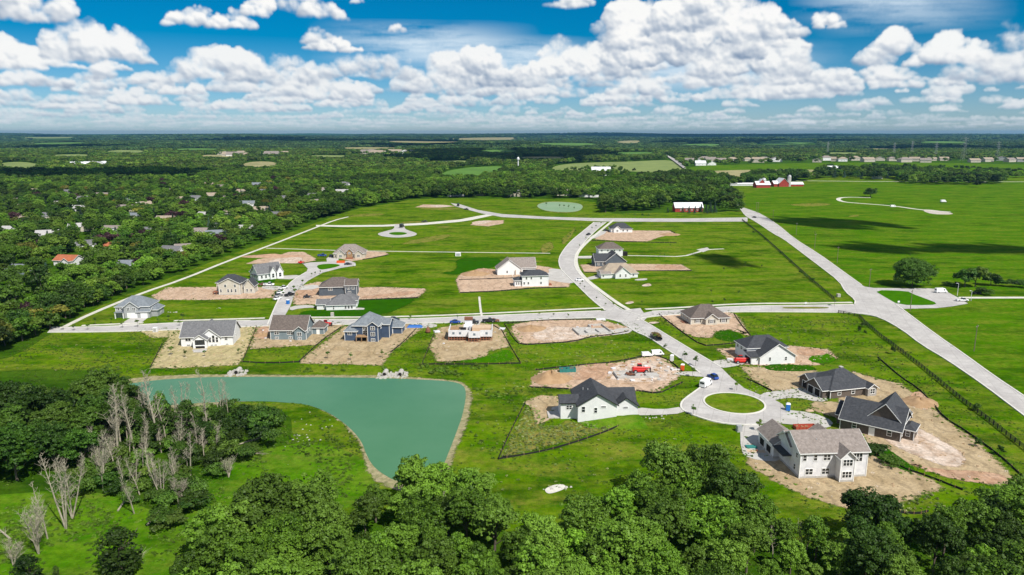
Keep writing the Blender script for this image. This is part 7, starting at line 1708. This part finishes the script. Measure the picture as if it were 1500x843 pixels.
# ------------------------------------------------------------------ clouds overhead whose shadows fall on the land
def shadow_cloud(px0, px1, py0, py1, alt, label, seed, thick=90, np_=24, ks=(.2, .36)):
    """a cumulus whose shadow covers this stretch of ground"""
    a = G(px0, (py0+py1)/2); b = G(px1, (py0+py1)/2); n_ = G((px0+px1)/2, py1); f_ = G((px0+px1)/2, py0)
    off = Vector((sd.x, sd.y, 0))*(alt/sd.z); c = (a+b)/2; c.y = (n_.y+f_.y)/2; c += off; c.z = alt; print('cloud', label[:30], 'elev', round(math.degrees(math.atan2(alt-CAM_H-thick*.3, c.y+(f_.y-n_.y)*.7))))
    W = (b.x-a.x)/2; D = (f_.y-n_.y)/2; q = random.Random(seed); me = bpy.data.meshes.new('cloud'); bm = bmesh.new()
    for i in range(np_):
        x = q.uniform(-.85, .85); y = q.uniform(-1, 1)*.75*math.sqrt(max(.02, 1-x*x)); k = q.uniform(*ks)
        m_ = Matrix.Translation((x*W, y*D, q.uniform(0, .4)*thick)) @ Matrix.Diagonal((k*W*1.05, k*D*1.2, thick*q.uniform(.4, .8), 1))
        bmesh.ops.create_icosphere(bm, subdivisions=3, radius=1, matrix=m_)
    for v in bm.verts:
        s = math.sin(v.co.x*.021+seed)*math.sin(v.co.y*.017)*math.sin(v.co.z*.05+1)+.5*math.sin(v.co.x*.06)*math.sin(v.co.y*.055+seed)
        v.co *= 1+.07*s
        if v.co.z < -thick*.15: v.co.z = -thick*.15
    bm.to_mesh(me); bm.free(); me.polygons.foreach_set('use_smooth', [True]*len(me.polygons))
    o = link_obj('cloud', me, None, M['cloud_white'], c); tag(o, label, None, None, 'structure')
shadow_cloud(-40, 285, 254, 268, 1100, 'cumulus overhead shading the wood above the left suburb', 1)
shadow_cloud(240, 720, 204.5, 212, 2700, 'cumulus shading the far woods, left of centre', 2, 200)
shadow_cloud(595, 905, 221, 240, 1300, 'cumulus shading the far woods at the centre', 3, 150)
shadow_cloud(1180, 1330, 322, 339, 700, 'small cumulus shading a strip of the right field', 4, 60, 50, (.05, .14))
shadow_cloud(1245, 1560, 364, 372, 650, 'small cumulus shading a second strip of the right field', 5, 50, 60, (.035, .12))
shadow_cloud(1050, 1100, 374, 396, 600, 'tiny cumulus over the grass right of the tight cluster', 8, 30, 14, (.1, .25))
shadow_cloud(760, 1330, 200.5, 203.5, 4600, 'cumulus shading the land near the horizon, right of centre', 9, 260, 40)
shadow_cloud(940, 1330, 208, 213, 3200, 'cumulus shading the far woods beyond the line of far houses', 10, 200, 30, (.12, .26))
shadow_cloud(-60, 300, 201, 204, 4600, 'cumulus shading the horizon on the left', 11, 260, 30)
shadow_cloud(1340, 1600, 216, 222, 2400, 'cumulus shading the woods at the far right', 12, 160, 24)
shadow_cloud(0, 180, 216, 220, 2400, 'cumulus shading the woods at the far left', 13, 160, 24, (.15, .3))
shadow_cloud(520, 760, 214, 218, 2200, 'thin cumulus shading the far woods above the tower', 14, 120, 24, (.15, .3))
# ------------------------------------------------------------------ air
HAZE_DENSITY = 0.000034
def haze():
    o = MB().box(-24000,-3000,-40, 24000,24000,135).obj('haze', None)
    m = bpy.data.materials.new('haze_air'); m.use_nodes = True; nt = m.node_tree; nt.nodes.clear(); out = nt.nodes.new('ShaderNodeOutputMaterial'); v = nt.nodes.new('ShaderNodeVolumePrincipled')
    v.inputs['Color'].default_value = (.16,.48,.85,1); v.inputs['Density'].default_value = HAZE_DENSITY; v.inputs['Anisotropy'].default_value = .2; nt.links.new(v.outputs[0], out.inputs['Volume'])
    o.data.materials.append(m); tag(o, 'thin blue summer haze over the whole landscape', None, None, 'stuff')
    S.cycles.volume_step_rate = 10; m.cycles.homogeneous_volume = True
HAZE = True
if HAZE: haze()
